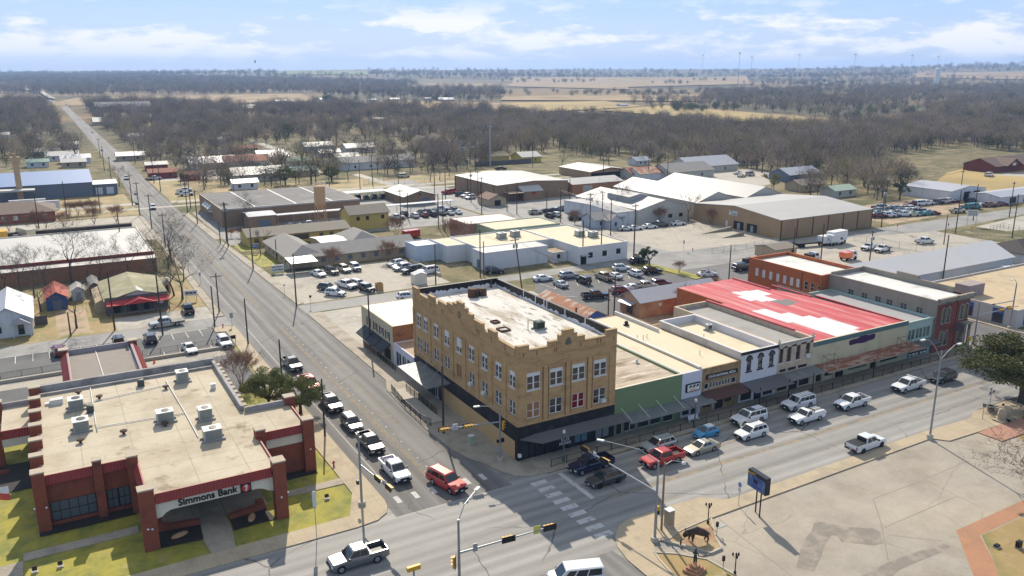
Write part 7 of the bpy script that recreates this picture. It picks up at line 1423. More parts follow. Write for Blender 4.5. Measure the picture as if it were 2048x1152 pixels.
def gable(name,label,cat,x0,x1,y0,y1,e,r,ax,wm,rm,ov=.35,doors=(),group=None,hip=0.,th=.12,z=0):
 """a pitched building; doors: (side, a0, a1, z0, z1, material, part name)"""
 b=thing(name,label,cat,((x0+x1)/2,(y0+y1)/2,z),0,group);m=MB();cx,cy=(x0+x1)/2,(y0+y1)/2
 if ax==0:m.extr([(y0,z),(y1,z),(y1,z+e),(cy,z+(r if not hip else e)),(y0,z+e)],0,x0,x1)
 else:m.extr([(x0,z),(x1,z),(x1,z+e),(cx,z+(r if not hip else e)),(x0,z+e)],1,y0,y1)
 part('wall',m,wm,b);q=MB();ez=z+e-ov*(r-e)/max(.1,(y1-y0 if ax==0 else x1-x0)/2)+.03;rz=z+r+.03
 X0,X1,Y0,Y1=x0-ov,x1+ov,y0-ov,y1+ov
 if ax==0:a,c=(X0+hip,cy,rz),(X1-hip,cy,rz);E_=[(X0,Y0,ez),(X1,Y0,ez),(X1,Y1,ez),(X0,Y1,ez)];fs=[(0,1,5,4),(2,3,4,5)]+([(3,0,4),(1,2,5)]if hip else[])
 else:a,c=(cx,Y0+hip,rz),(cx,Y1-hip,rz);E_=[(X0,Y0,ez),(X1,Y0,ez),(X1,Y1,ez),(X0,Y1,ez)];fs=[(3,0,4,5),(1,2,5,4)]+([(0,1,4),(2,3,5)]if hip else[])
 v=E_+[a,c];q.add([(x,y,zz+th)for x,y,zz in v]+v,fs+[tuple(reversed([i+6 for i in f]))for f in fs])
 for i in range(4):j=(i+1)%4;q.add([v[i],v[j],(v[j][0],v[j][1],v[j][2]+th),(v[i][0],v[i][1],v[i][2]+th)],[(0,1,2,3)])if hip or(ax==0)==(i in(0,2))else None
 if not hip:
  for e0,e1,p in(((0,3,4)if ax==0 else(0,1,4)),((1,2,5)if ax==0 else(3,2,5))):
   for s in(e0,e1):q.add([v[s],v[p],(v[p][0],v[p][1],v[p][2]+th),(v[s][0],v[s][1],v[s][2]+th)],[(0,1,2,3)])
 part('roof',q,rm,b)
 pl={'S':y0,'N':y1,'W':x0,'E':x1}
 for sd,a0,a1,z0,z1,dm,nm in doors:panel(b,nm,dm,sd,pl[sd],a0,a1,z+z0,z+z1,.05)
 return b
def wins(side,lst,z0,z1,w=.9,m_=None):return[(side,a,a+w,z0,z1,m_ or GLASS,'window')for a in lst]
# left side
h=gable('white_house','white frame house with a pale metal roof at the left edge','house',-12.6,-4.8,171,188,3.2,5.6,1,WHTW,LAVR,.4,[('S',-7.2,-6.2,.3,2.3,GLASS,'door'),('S',-10.8,-9.8,1,2.2,GLASS,'window')]+wins('E',[174,179,184],1,2.3))
m=MB();m.extr([(-8.2,2.6),(-5.0,2.6),(-6.6,3.7)],1,169.4,171);part('porch_roof',m,LAVR,h)
m=MB();m.box(-8.0,-7.9,169.5,169.6,0,2.6);m.cut();m.box(-5.3,-5.2,169.5,169.6,0,2.6);part('porch_post',m,WHTW,h)
gable('garden_shed','small blue shed with a rusty red roof','shed',-2.3,1.5,187,197,2.6,3.8,1,M_('blue_shed_wall',(.045,.085,.22),var=.12),M_('red_shed_roof',(.36,.085,.06),var=.2),.4,[('S',-1.2,.4,0,2,BLUW,'door')])
gable('garden_shed','small pale shed behind the blue shed','shed',2.6,5.0,193,198,2.2,3.0,1,WHTW,PALER,.3,[('S',3.3,4.3,0,1.9,GREYM,'door')]);mb=MB();mb.box(-4.6,-2.4,177,177.1,0,1.8);solo('board_fence',mb,GRWD,'short grey board fence beside the white house','fence')
br=gable('bar_building','low bar with a mossy green roof and a red awning along its front','bar',8.0,19.6,177.2,195,3.0,4.5,1,GRWD,GREENR,.3,[('S',9.3,10.6,.2,2.2,DARKIN,'door'),('S',12.4,13.6,.2,2.3,DARKIN,'door'),('S',15.0,15.9,.2,2.3,BLACKP,'door')])
m=MB();m.box(7.9,19.7,177.0,177.15,2.7,3.7);part('fascia',m,GRWD,br)
AWN=M_('red_awning',(.42,.055,.06),var=.08);m=MB();m.extr([(177.0,3.0),(175.0,2.45),(175.0,2.38),(177.0,2.9)],0,8.0,19.7);m.extr([(11.2,2.5),(17.0,2.5),(14.1,3.5)],1,174.6,177.0);part('awning',m,AWN,br)
m=MB()
for x in(8.2,11.3,14.1,16.9,19.5):m.cut().box(x-.07,x+.07,175.0,175.14,0,2.45)
part('awning_post',m,GRWD,br)
m=MB();m.box(8.1,19.6,175.0,175.1,.5,.9);part('porch_rail',m,GRWD,br);m=MB();m.add([(x,177.0-.02,z)for x,z in((17.4,1.6),(17.9,1.3),(18.5,1.3),(18.8,1.8),(18.5,2.25),(17.8,2.25))],[tuple(range(6))]);part('round_sign',m,SIGNW,br);m=MB();m.extr([(6.3,2.2),(8.0,2.9),(8.0,0),(6.3,0)],1,180,193);part('lean_to',m,TANW,br)
m=MB();m.add([(11.6,177,3.7),(16.6,177,3.7),(14.1,177,4.7),(14.1,181,4.75)],[(0,1,2),(0,2,3),(2,1,3)]);part('white_gable_roof',m,PALER,br)
gable('outhouse_shed','tiny pale shed at the right corner of the red awning bar','shed',20.4,21.8,190,192,2.2,3.1,1,TANW,PALER,.2,[('S',20.8,21.4,0,1.8,BRNT,'door')]);gable('garden_shed','low grey shed at the left behind the red awning bar','shed',6.2,8.0,196,204,2.2,2.8,1,GRWD,GRYR,.2)
fl=flat('long_white_building','long flat white-roofed building with a dark red band behind the bare trees','commercial building',-40,22,217.5,256,4.3,CREAM,PALER,.3)
panel(fl,'red_band',REDW,'S',217.5,-40,22,3.5,4.28,.06);m=MB();m.box(-40,22,213,217.4,0,3.4);part('lower_wall',m,M_('orange_brown_brick',(.30,.14,.075),var=.12),fl);m=MB();m.box(-40.1,22.1,212.9,217.4,3.41,3.5);part('lower_roof',m,PALER,fl)
mb=MB();mb.box(-40,23,281,283,0,1.1);solo('hedge',mb,M_('dark_hedge',(.035,.03,.028),var=.4,sc=1.5,bump=1),'long dark clipped hedge across the white lot at the left','hedge')
hb_=gable('brick_house','red brick office with a wide brown hip roof at the left edge by the railway','house',-40,2.6,306,324,3.2,5.6,0,M_('house_red_brick',(.28,.06,.04),var=.1),M_('brown_shingle_roof',(.15,.105,.085),var=.12,sc=.7),.6,wins('S',[-12.5,-9.5,-1.0,-6],1,2.5,1.4,STUW),hip=7)
for x0,x1,y,lb in((-11,.5,338,'nearer'),(-9,4.6,331,'right-hand')):mb=MB();mb.box(x0,x1,y,y+1.4,.5,3.2);mb.box(x0,x0+.3,y,y+1.4,0,.5);mb.box(x1-.3,x1,y,y+1.4,0,.5);solo('white_trailer',mb,WHTW,'long white trailer body behind the red brick office, the %s one'%lb,'trailer')
bw=gable('blue_warehouse','large slate warehouse with a blue metal roof at the left','warehouse',-45,17.2,361,398,5.4,8.6,0,BLUW,BLUR,.3)
gable('warehouse_annex','grey annex with two white doors beside the blue-roofed warehouse','warehouse',17.4,26,362,376,4.2,5.0,0,BLUW,LAVR,.2,[('S',18.2,20.6,.3,3,WHTW,'door'),('S',22,24.6,.3,3,WHTW,'door')])
t=thing('grain_leg','tan grain elevator tower in front of the blue roof','tower',(-7.5,359,0));m=MB();m.box(-1,1,-.8,.8,0,15);part('leg',m,M_('tan_grain_leg',(.42,.31,.19),var=.15),t,world=False);m=MB();m.box(-1.6,1.6,-1.2,1.2,15,16.6);m.box(-.6,.6,-.5,.5,16.6,18);part('head_house',m,MC['tan_grain_leg'],t,world=False);m=MB();m.extr([(-7,4.2),(5,4.2),(5,4.6),(-7,4.9)],1,-5,0);part('canopy_roof',m,PALER,t,world=False)
# factory and silo
fa=flat('factory','long brown factory with a dark flat roof crossed by pale seams','factory',47.6,92.7,265.5,305,5.7,BRNM,DKR,.05)
m=MB()
for x in(58,71,83):m.cut().extr([(x,5.67),(x+.5,5.67),(x+.5,5.72),(x,5.72)],1,265.6,304.8)
m.cut().box(47.6,92.7,265.3,265.6,5.3,5.8);part('roof_seam',m,PALER,fa)
m=MB()
for y in(283,287,291):m.cut().extr([(47.6,4.6),(46.4,3.4),(46.4,3.3),(47.6,3.3)],1,y,y+2.8)
part('awning',m,WHTW,fa);panel(fa,'window',GLASS,'W',47.6,282,294,1,3.3)
gable('factory_shed','brown shed with a bright white roof at the factory corner','shed',53.8,62,256,265.4,4.2,4.7,0,BRNM,WHTW,.3,[('S',56.5,60.4,0,3,BLUW,'door')])
t=thing('walkway_roof','long narrow white roof on posts stretching right from the factory','canopy',(93,258,0));m=MB();m.box(62.4,124,256.6,259.6,3.75,3.95);part('roof',m,WHTW,t);m=MB()
for k in range(13):m.cut().box(63+k*5,63.15+k*5,258,258.15,0,3.75)
part('post',m,GREYM,t)
t=thing('silo','tall tan cement silo on four legs before the factory','silo',(76,255.4,0));SL=M_('tan_silo',(.50,.31,.16),var=.08,sc=.6);m=MB();m.lathe((0,0,0),[(.35,4.6),(1.75,6.6),(1.75,12.2),(1.2,12.5),(.1,12.6)],20);part('barrel',m,SL,t,world=False);m=MB()
for sx in(-1,1):
 for sy in(-1,1):m.cut().tube((sx*1.5,sy*1.5,0),(sx*1.25,sy*1.25,7),.12,.12,6)
part('leg',m,SL,t,world=False);m=MB()
for z0 in(1,3):
 for a,c in(((-1.5,-1.5),(1.5,-1.5)),((1.5,-1.5),(1.5,1.5))):m.tube((*a,z0),(*c,z0+2),.06,.06,5);m.tube((*c,z0),(*a,z0+2),.06,.06,5)
part('brace',m,SL,t,world=False);m=MB();ring(m,-1.7,1.7,-1.7,1.7,13.3,13.4,.06);ring(m,-1.7,1.7,-1.7,1.7,12.8,12.86,.06)
for sx in(-1.65,1.65):
 for sy in(-1.65,1.65):m.box(sx-.04,sx+.04,sy-.04,sy+.04,12.2,13.4)
part('top_rail',m,GREYM,t,world=False)
gable('yellow_building','long pale yellow building with a taupe roof','building',47.8,77,231,241,2.8,4.3,0,YELW,TAUR,.5,wins('S',[49.5,52,68,71,74],1,2.2,1.2)+[('S',60.5,65,.8,2.4,GLASS,'window')]);gable('yellow_house','two-storey yellow building right of the silo','building',80.5,93,240,249,5,7,0,YELW,TAUR,.5,wins('S',[82.5,85.5,90.5],3,4.2,1))
gable('nursing_wing','tan nursing building wing with a grey roof facing the street','building',50.6,59.5,199,224,2.8,5,1,TANW,GRYR,.6,wins('W',[202,206,210,214,218],1,2.1,1.2),hip=4);gable('nursing_home','long tan nursing building, grey roof, row of windows facing the cracked lot','building',56,84,198.6,208,2.8,4.8,0,TANW,GRYR,.6,wins('S',[58.5,62,65.5,69,72.5,76,79.5],1,2.1,1.2,BLUW))
gable('nursing_back_wing','grey hip-roofed wing behind the long tan nursing building','building',70,79,209.5,223,2.8,5,1,TANW,GRYR,.6,hip=4);gable('white_roofed_link','low link with a white metal roof between the grey roofs','building',62.5,69.3,208.6,221,3.0,3.6,0,TANW,PALER,.3)
t=thing('entrance_canopy','white corrugated entrance canopy on the corner of the tan nursing building','canopy',(52.5,195.5,0));m=MB();m.extr([(192.6,2.7),(198.4,3.1),(198.4,3.2),(192.6,2.8)],0,49.4,56);part('roof',m,LAVR,t);m=MB()
for x in(49.6,55.8):m.cut().box(x,x+.1,192.8,192.9,0,2.7)
part('post',m,GREYM,t)
PT_=M_('mural_white_wall',(.62,.61,.60),var=.06,sc=.5,col2=(.30,.29,.28),th=(.66,.7),sc2=.5)
flat('blue_trim_shed','pale blue-white metal shed with blue corner trim','building',81,87.4,190.6,198,4.1,M_('pale_blue_siding',(.50,.56,.62),var=.05),PALER,.05,cap=paint('blue_trim',(.04,.09,.3)),capz=.1);flat('white_building_link','white block with a porch between the pale blue shed and the long roof','building',87.42,93,186,196,4.4,WHTW,ROOFC,.06);big=flat('white_flat_building','large white building with a wide cream flat roof','commercial building',93.02,115.5,180,196,4.6,WHTW,ROOFC,.25);flat('mural_building','white painted wing with faint wall drawings and three dark windows','commercial building',115.52,130.6,167.3,196,4.6,PT_,ROOFC,.3,{'S':[(118.2,119.6,1.5,2.9),(122.6,124.0,1.5,2.9),(127,128.4,1.6,3.0)]})
mu=[o for o in COL.objects if o.name.startswith('mural_building')][0]
for a in(118.2,122.6,127):window(mu,'S',167.3,a,a+1.4,1.5 if a<125 else 1.6,2.9 if a<125 else 3.0,2,1,IRON,DARKIN)
b=MB();fbox(b,'S',167.3,120.2,121.6,1.5,2.8,.004,.03);part('mural_frame',b,STUW,mu);b=MB();b.box(115.6,117.9,165.9,167.28,2.4,2.55);part('entrance_awning',b,LAVR,mu);panel(mu,'door',DARKIN,'S',167.3,115.9,117.6,.05,2.3)
wh=flat('white_painted_hall','long white painted wall with a flat white roof beside the leaning pole','commercial building',91.6,110,173.6,179.9,4.5,WHTW,PALER,.05);panel(wh,'door',BLUW,'W',91.6,176,177.4,.1,2.3);flat('notch_store','low cream annex in the corner of the white buildings','building',111,115.4,172.6,179.8,2.7,WHTW,DIRT,.05,{'S':[(112.2,113.2,1,2.1)]});flat('green_sided_building','cream-roofed block with a green side wall behind the white roof','building',107.2,128.4,196.2,208,5.1,M_('pale_green_wall',(.33,.38,.25),var=.08),ROOFC,.2);flat('white_roofed_block','white flat-roofed block farthest back of the white buildings','building',104.5,122,208.2,220,5.0,M_('brick_and_white',(.4,.22,.15),var=.1),PALER,.1)
for x,y,z,lb in((104.5,188,4.4,'left rooftop unit on the wide cream roof'),(109,188.6,4.4,'second rooftop unit on the wide cream roof'),(124.5,180.5,4.35,'big rooftop unit on the mural wing'),(126.8,177.5,4.35,'smaller rooftop unit on the mural wing')):ac_unit(x,y,z,1.1,.9,1.5,lb)
# peach house, tin shed and yard bits
ph=gable('peach_house','peach stuccoed house with a silver metal roof by the striped lot','house',99.6,120.6,122.8,129.3,3.2,4.9,0,PEACH,LAVR,.3,[('W',125.2,127,.3,2.3,GLASS,'door')]);b=MB();b.extr([(99.6,2.9),(98.2,2.5),(98.2,2.42),(99.6,2.8)],1,124.2,128.4);part('porch_awning',b,LAVR,ph);panel(ph,'window_unit',ACT,'S',122.8,104,104.8,2,2.6,.3)
gable('tin_shed','blue shed with a rust and white striped tin roof behind the yellow brick block','shed',84.2,89.4,120,137,2.9,4.2,1,M_('bright_blue_wall',(.06,.13,.42),var=.08),RUSR,.3,[('S',85.8,87.4,0,2.6,M_('brown_board_door',(.22,.14,.07),var=.2),'door')]);mb=MB();mb.box(85,91.4,118.4,118.6,0,2.1);solo('yellow_fence',mb,M_('yellow_mural_fence',(.56,.43,.03),var=.1,col2=(.33,.25,.04),th=(.58,.66),sc2=1.5),'bright yellow painted fence in front of the blue shed','fence');t=thing('shed_chimney','metal flue rising beside the tin shed roof','chimney',(83.4,121.5,0));b=MB();b.tube((0,0,0),(0,0,4.6),.16);part('flue',b,RUST,t,world=False);b=MB();b.lathe((0,0,4.6),[(.1,0),(.26,.1),(.05,.35)],8);part('cap',b,RUST,t,world=False)
mb=MB();mb.box(93,95.2,109,111,2.7,2.8);mb.box(93,93.1,109,109.1,0,2.7);mb.box(95.1,95.2,109,109.1,0,2.7);solo('lean_to',mb,RUST,'small open lean-to behind the cream roof with the white parapet','lean-to');mb=MB();mb.box(100.6,104.6,112.6,113,0,4.8);solo('yard_wall',mb,WGRY,'stained white wall behind the stone building','wall')
aw=flat('awning_building','cream two-storey building with black shutters and three black awnings','shop',47.3,60.5,122.4,137.4,6.6,M_('pale_cream_stucco',(.52,.43,.285),var=.05),PALER,.06,{'W':[(y,y+1.1,3.8,5.1)for y in(124.2,127,129.9,133.2)]})
for y in(124.2,127,129.9,133.2):window(aw,'W',47.3,y,y+1.1,3.8,5.1,1,3,WHITEF);panel(aw,'shutter',BLACKP,'W',47.3,y-.5,y-.08,3.7,5.2);panel(aw,'shutter',BLACKP,'W',47.3,y+1.18,y+1.6,3.7,5.2)
b=MB()
for y0,y1 in((123.4,127),(127.2,131),(131.2,136)):b.cut().extr([(47.29,3.3),(45.6,2.1),(45.6,1.95),(47.29,3.1)],1,y0,y1)
part('awning',b,BLACKP,aw);b=MB();wall(b,'S',122.39,47.32,60.5,0,6.58);part('brick_side',b,M_('rough_brown_brick',(.27,.14,.075),var=.3,sc=1.2,col2=(.16,.09,.05),sc2=.9),aw)
for y0,y1 in((123.6,126.5),(128,130),(132,135.5)):panel(aw,'shop_window',DARKIN,'W',47.3,y0,y1,.3,2.2)
lv=flat('lavender_shop','small lavender-fronted shop between the black awnings and the yellow brick block','shop',47.3,55,113.7,122.3,3.9,LAVW,M_('tan_flat_roof',(.36,.27,.19),var=.1),.2,{'W':[(114.6,116.6,.3,2.8),(117,118.6,.1,2.8),(119,121.2,.3,2.8)]})
for h in((114.6,116.6,.3,2.8),(117,118.6,.1,2.8),(119,121.2,.3,2.8)):window(lv,'W',47.3,*h,2,1,WHITEF)
t=thing('storage_shed','pale peaked storage shed at the edge of the cracked lot','shed',(72.8,170.3,0));b=MB();b.extr([(-1.5,0),(1.5,0),(1.5,2.3),(0,2.7),(-1.5,2.3)],1,-1.2,1.2);part('wall',b,CREAM,t,world=False);b=MB();b.extr([(-1.6,2.33),(0,2.76),(1.6,2.33),(1.6,2.4),(0,2.84),(-1.6,2.4)],1,-1.3,1.3);part('roof',b,WHTW,t,world=False)
t=thing('wooden_box','small orange-brown wooden enclosure on the cracked lot','enclosure',(62.6,169,0));b=MB();ring(b,-.7,.7,-.7,.7,0,1.7,.06);part('boards',b,M_('orange_wood',(.42,.25,.11),var=.2,sc=2),t,world=False);b=MB();b.box(-.64,.64,-.64,.64,0,1.0);part('bin',b,BRNT,t,world=False)
t=thing('carport','white flat carport roof on posts behind the factory','carport',(107,299.5,0));b=MB();b.box(98.8,115.4,296.5,303.5,2.9,3.1);part('roof',b,WHTW,t);b=MB()
for x in(99.2,107,115):b.cut().box(x,x+.15,297,297.15,0,2.9)
part('post',b,GREYM,t)
gable('tan_office','tan gabled building with a pale roof by the white carport','building',113.8,126.2,277.5,297,3.2,5,1,BRNM,PALER,.5,[('S',121,124,.3,2.4,BLUW,'door'),('S',119.6,120.4,3.4,4.0,GLASS,'window')])
# warehouses
bwh=gable('brown_warehouse','long brown metal warehouse with a wide pale roof','warehouse',148,179.8,269.5,306,5.9,6.7,1,BRNM,PALER,.15);b=MB()
for y in(272,283,294,305):b.cut().box(147.9,147.99,y-.15,y+.15,0,5.8)
part('pilaster',b,BRNT,bwh);b=MB();b.extr([(269.4,3.9),(265.8,3.3),(265.8,0),(269.4,0)],0,157.2,166);part('entrance_block',b,BRNM,bwh);b=MB();b.extr([(269.4,4.0),(265.6,3.36),(265.6,3.5),(269.4,5.2)],0,157,166.2);part('entrance_roof',b,PALER,bwh);panel(bwh,'sign',REDW,'S',265.8,160.8,163,2.2,3.1)
gable('brick_annex','orange-brown brick annex right of the brown warehouse','building',181,206,268,281,4.2,5.8,0,M_('orange_annex_brick',(.33,.15,.07),var=.12),PALER,.2,[('S',186,190.5,.4,3.6,GREYM,'door')]);gable('small_cottage','small brown-roofed cottage at the corner of the brown warehouse','house',139.2,146.2,259.6,268,2.7,4.2,1,TANW,M_('brown_roof',(.17,.10,.07),var=.12),.4,[('S',141.5,144,.2,2.2,DARKIN,'porch')]);t=thing('loading_canopy','pale canopy on posts at the brown warehouse','canopy',(153.5,267,0));b=MB();b.box(150.5,156.8,264.4,269.4,3.2,3.4);part('roof',b,M_('brown_canopy',(.34,.25,.18)),t);b=MB();b.box(150.6,150.8,264.5,264.7,0,3.2);b.cut();b.box(156.4,156.6,264.5,264.7,0,3.2);part('post',b,BRNT,t)  # cottage porch is a flat panel painted dark for its shade
os_=gable('open_shed','open-fronted shed with a dark red trim and inside shade painted on its front','shed',215,237,304,330,3.4,4.8,1,TANM,PALER,.3,[('S',215.4,236.6,.1,3.0,DARKIN,'opening')]);b=MB();b.add([(214.7,303.6,3.2),(226,303.6,4.7),(237.3,303.6,3.2),(237.3,303.6,3.6),(226,303.6,5.1),(214.7,303.6,3.6)],[(0,1,4,5),(1,2,3,4)]);part('gable_trim',b,REDW,os_)  # shed opening is a flat near-black panel, its inside shade painted on
gable('rust_roofed_shed','white shed with a rust striped roof right of the open shed','shed',233,247,291,303,2.8,5,0,WHTW,RUSR,.3);gable('distant_cottage','pale cottage at the wood edge above the rust roofed shed','house',268,277,338,346,2.6,4.2,0,WHTW,LAVR,.4,wins('S',[270,273],1,2.1))
for x0,x1,y0,y1,e,r,lb in((163.6,185.3,204.6,240,4.6,7.1,'white gabled warehouse nearest the pale lot'),(187.6,206,204.2,250,5.2,8.2,'white gabled warehouse just behind the tan warehouse'),(210.2,228,204.4,252,5.2,8.3,'white gabled warehouse farthest right behind the tan one')):
 g=gable('white_warehouse',lb,'warehouse',x0,x1,y0,y1,e,r,1,M_('white_grey_wall',(.47,.44,.38),var=.08),M_('white_shed_roof',(.33,.32,.315),var=.07,sc=.3,col2=(.34,.325,.31),th=(.5,.72),sc2=.12,rough=.5),.2,([('S',176,177.6,1.2,2.4,DARKIN,'window'),('S',180.5,182,1.2,2.4,DARKIN,'window')]if x0<170 else()))
 if x0<170:b=MB();b.extr([(167,5.5),(176,5.5),(176,7.4),(171.5,8.2),(167,7.4)],1,214,226);part('clerestory',b,MC['white_shed_roof'],g)
gable('link_roof','white roof linking the gabled warehouses','warehouse',156,163.4,206,236,4.2,4.8,0,WHTW,MC['white_shed_roof'],.1);cg=gable('grey_cottage','blue-grey cottage with a grey roof under the bare trees','house',147.6,158.8,205.8,213,2.7,4.4,0,M_('pale_blue_wall',(.42,.45,.50)),GRYR,.4,wins('S',[149.5,152.5,156],.9,2.1,.9));gable('cottage_wing','front gable wing of the blue-grey cottage','house',151,155.6,202.6,205.7,2.6,4.2,1,MC['pale_blue_wall'],GRYR,.3,wins('S',[152.8],.9,2.1,.9))
tw=gable('tan_warehouse','large tan metal warehouse with a pale roof and two dark loading doors','warehouse',184.9,225.5,165.6,202.6,5.5,7.2,0,TANM,PALER,.15,[('W',180,184.2,.2,2.7,BLACKP,'dock_door'),('W',174.5,178.7,.2,2.7,BLACKP,'dock_door'),('W',186.8,187.6,.2,2.2,WHTW,'door')]);b=MB()
for k in range(7):b.cut().box(185.1+k*6.7,185.4+k*6.7,165.5,165.59,0,5.5)
part('pilaster',b,BRNT,tw);sp=panel(tw,'sign',SIGNW,'W',184.9,183,186.4,4.2,5.6,.08);b=MB()
for z0,z1,y0,y1 in((5.15,5.4,184.8,186.2),(4.95,5.15,183.2,184.6),(4.4,4.7,183.2,185.6)):b.box(184.79,184.815,y0,y1,z0,z1)
part('worn_lettering',b,TEAL,sp)
for y in(182,176.5):mb=MB();mb.box(184.79,184.83,y-.5,y+.6,.3,2.2);part('door_leaf',mb,GREYM,tw)
for q_,lb in([(171,183.2),(182.6,183.0),(182.6,182.6),(171,182.7)],'farther'),([(171.4,174.8),(180,175.4),(180,175.0),(171.4,174.3)],'nearer'):mb=MB();mb.extr([(q_[0][0],0),(q_[1][0],0),(q_[1][0],1.2),(q_[0][0],.1)],1,q_[2][1],q_[0][1]);solo('dock_ramp',mb,M_('ramp_concrete',(.3,.26,.2)),'low sloping ramp wall at the loading doors, the %s one'%lb,'ramp')
gable('yard_shed','low block shed with a dark mossy roof in the truck yard','shed',163,171,147,154,2.5,3.3,0,TANW,TAUR,.3,[('S',169,170,.2,2,BRNT,'door')]);mb=MB();[mb.box(153+k*.9,153.8+k*.9,147.4,148.6,.0,1.2)for k in range(4)];solo('scrap_bins',mb,BLACKP,'row of dark scrap bins by the orange brick building','bins');gable('long_white_warehouse','long low white metal warehouse behind the grey-brown building','warehouse',150,209,112,124.5,2.5,5.4,0,M_('pale_grey_siding',(.50,.52,.55),var=.05),M_('pale_lilac_roof',(.58,.56,.55),var=.04,sc=.3),.4)
tr=flat('tan_roofed_building','low building with a tan roof and blue-trimmed white walls at the right edge','commercial building',157.6,200,82,104,3.6,M_('pink_white_brick',(.50,.45,.42),var=.06),M_('tan_gravel_roof',(.46,.36,.23),var=.1,sc=.4,col2=(.33,.26,.17),th=(.52,.7),sc2=.15),.35)
for y in(84.5,90.5):panel(tr,'blue_window_bay',paint('blue_trim',(.04,.09,.3)),'W',157.6,y,y+2.2,.3,3.1);panel(tr,'window',GLASS,'W',157.54,y+.2,y+2,.4,2.2)
for x in(160,164.5,168.5,173):panel(tr,'blue_window_bay',MC['paint_blue_trim'],'S',82,x,x+1.4,.3,3.1)
b=MB();b.box(159.5,164.8,93,96,3.3,5.6);part('roof_penthouse',b,M_('mauve_penthouse',(.30,.25,.24)),tr);mb=MB();mb.box(166,174,106,106.2,1.2,2.6);solo('blue_band_canopy',mb,MC['paint_blue_trim'],'blue fascia board in front of the long white warehouse','fascia');gable('dark_roofed_house','white building with a dark hip roof at the right edge','building',213,238,110.6,122,2.9,5.2,0,WHTW,M_('charcoal_roof',(.06,.052,.05)),.6,[('S',214,216,0,2.4,GLASS,'door')],hip=5)
gable('white_garage','white metal garage with two bays painted dark for shade inside','garage',295,317,184,204,3.8,5.2,1,WHTW,LAVR,.2,[('S',303,307,.2,3.2,DARKIN,'dark_bay_panel'),('S',309,313,.2,3.2,DARKIN,'dark_bay_panel')]);gable('garage_wing','long low white garage wing at the right edge','garage',303,350,170,182,2.8,3.8,0,WHTW,LAVR,.2,[('S',309,313,.2,2.4,DARKIN,'dark_bay_panel'),('S',318,321,.2,2.4,DARKIN,'dark_bay_panel'),('S',326,330,.2,2.4,DARKIN,'dark_bay_panel')]);bh=gable('brick_ranch_house','dark red brick house with a brown roof and arched window on the gold lawn','house',398,460,228,244,3.2,6.4,0,M_('ranch_brick',(.17,.045,.03),var=.1),M_('brown_shingle_roof',(.15,.105,.085)),.6);b=MB();b.extr([(404,3.2),(416,3.2),(410,6.0)],1,226,236);part('front_gable',b,MC['ranch_brick'],bh);b=MB();b.extr([(403.4,3.1),(410,6.3),(416.6,3.1),(416.6,3.4),(410,6.65),(403.4,3.4)],1,225.4,236);part('gable_roof',b,MC['brown_shingle_roof'],bh);panel(bh,'arched_window',STUW,'S',226,408.6,411.4,3.3,4.6)  # garage bays are flat panels painted near-black for the shade inside
# ---------------------------------------------------------------- trees
BARK=mat('grey_bark',(.085,.07,.06),var=.25,sc=3,local=True)
TWIG=mat('bare_twigs',(.085,.07,.06),var=.2,sc=1.2,local=True)
TWIGR=mat('red_brown_twigs',(.25,.135,.082),var=.25,sc=2,local=True)
TWIGF=mat('far_bare_twigs',(.40,.315,.255),var=.45,sc=.16,col2=(.25,.205,.185),th=(.42,.56),sc2=.035,col3=(.27,.25,.10),th3=(.56,.64),sc3=.04,each=(.9,.88,.62))
LEAFO=mat('oak_leaves',(.10,.105,.032),var=.35,sc=.9,col2=(.15,.13,.045),th=(.5,.66),sc2=.5,local=True)
LEAFG=mat('bush_leaves',(.17,.185,.05),var=.35,sc=.9,col2=(.20,.19,.06),th=(.5,.66),sc2=.5,local=True)
LEAFD=mat('dark_evergreen_leaves',(.05,.068,.028),var=.35,sc=.5,col2=(.075,.088,.036),sc2=.1,each=(1.7,1.5,1.2))
WILL=mat('budding_willow',(.24,.22,.055),var=.3,sc=.8,local=True)
ORNG=mat('orange_shrub_twigs',(.42,.19,.06),var=.25,sc=2,local=True)
def rv(q):
 v=Vector((q.gauss(0,1),q.gauss(0,1),q.gauss(0,1)));return v.normalized()
def bare(seed,h,sp,stems=1,lv=4,tw=.02,nt=5,vase=False):
 """a leafless tree: a tapered trunk with forking limbs, and its fine twigs"""
 q=random.Random(seed);T=MB();C=MB();T.fix=C.fix=False;segs=[]
 def grow(p,d,l,r,k):
  n=3;
  for i in range(n):
   d=(d+rv(q)*.11+Vector((0,0,.05+(.05 if vase else 0)))).normalized();e=p+d*(l/n);r2=r*.86
   if k<3 or r>.03:T.tube(p,e,r,r2,5 if k<2 else 3,cap=False)
   else:tw_(p,e,r*2.4)
   if k>=2:
    for _ in range(nt if k>=3 else 2):
     s=(d*.7+rv(q)*.8+Vector((0,0,.12))).normalized();tw_(e,e+s*q.uniform(.5,1.2)*max(l*.5,h*.085),tw)
   p,r=e,r2
  if k>=lv:return
  for i in range(q.choice((2,3))if k else q.choice((3,4))):
   a=rv(q);a.z*=.45;nd_=(d*(.95 if vase else.85)+a.normalized()*(sp if k<2 else sp*.95)).normalized();grow(p,nd_,l*q.uniform(.68,.92),r*.64,k+1)
 def tw_(a,b,w):
  s=(b-a).cross(rv(q));s=s.normalized()*w;C.add([tuple(a-s),tuple(a+s),tuple(b)],[(0,1,2)])
 for i in range(stems):
  an=i*6.283/max(1,stems)+seed;lean=.42 if stems>1 else.06
  grow(Vector((0,0,0)),Vector((math.cos(an)*lean,math.sin(an)*lean,1)).normalized(),h*(.30 if stems==1 else.36),h*(.023 if stems==1 else.012),0)
 zm=max(v[2]for v in C.v)
 for M in(T,C):M.v=[(x*h/zm,y*h/zm,z*h/zm)for x,y,z in M.v]
 return T,C
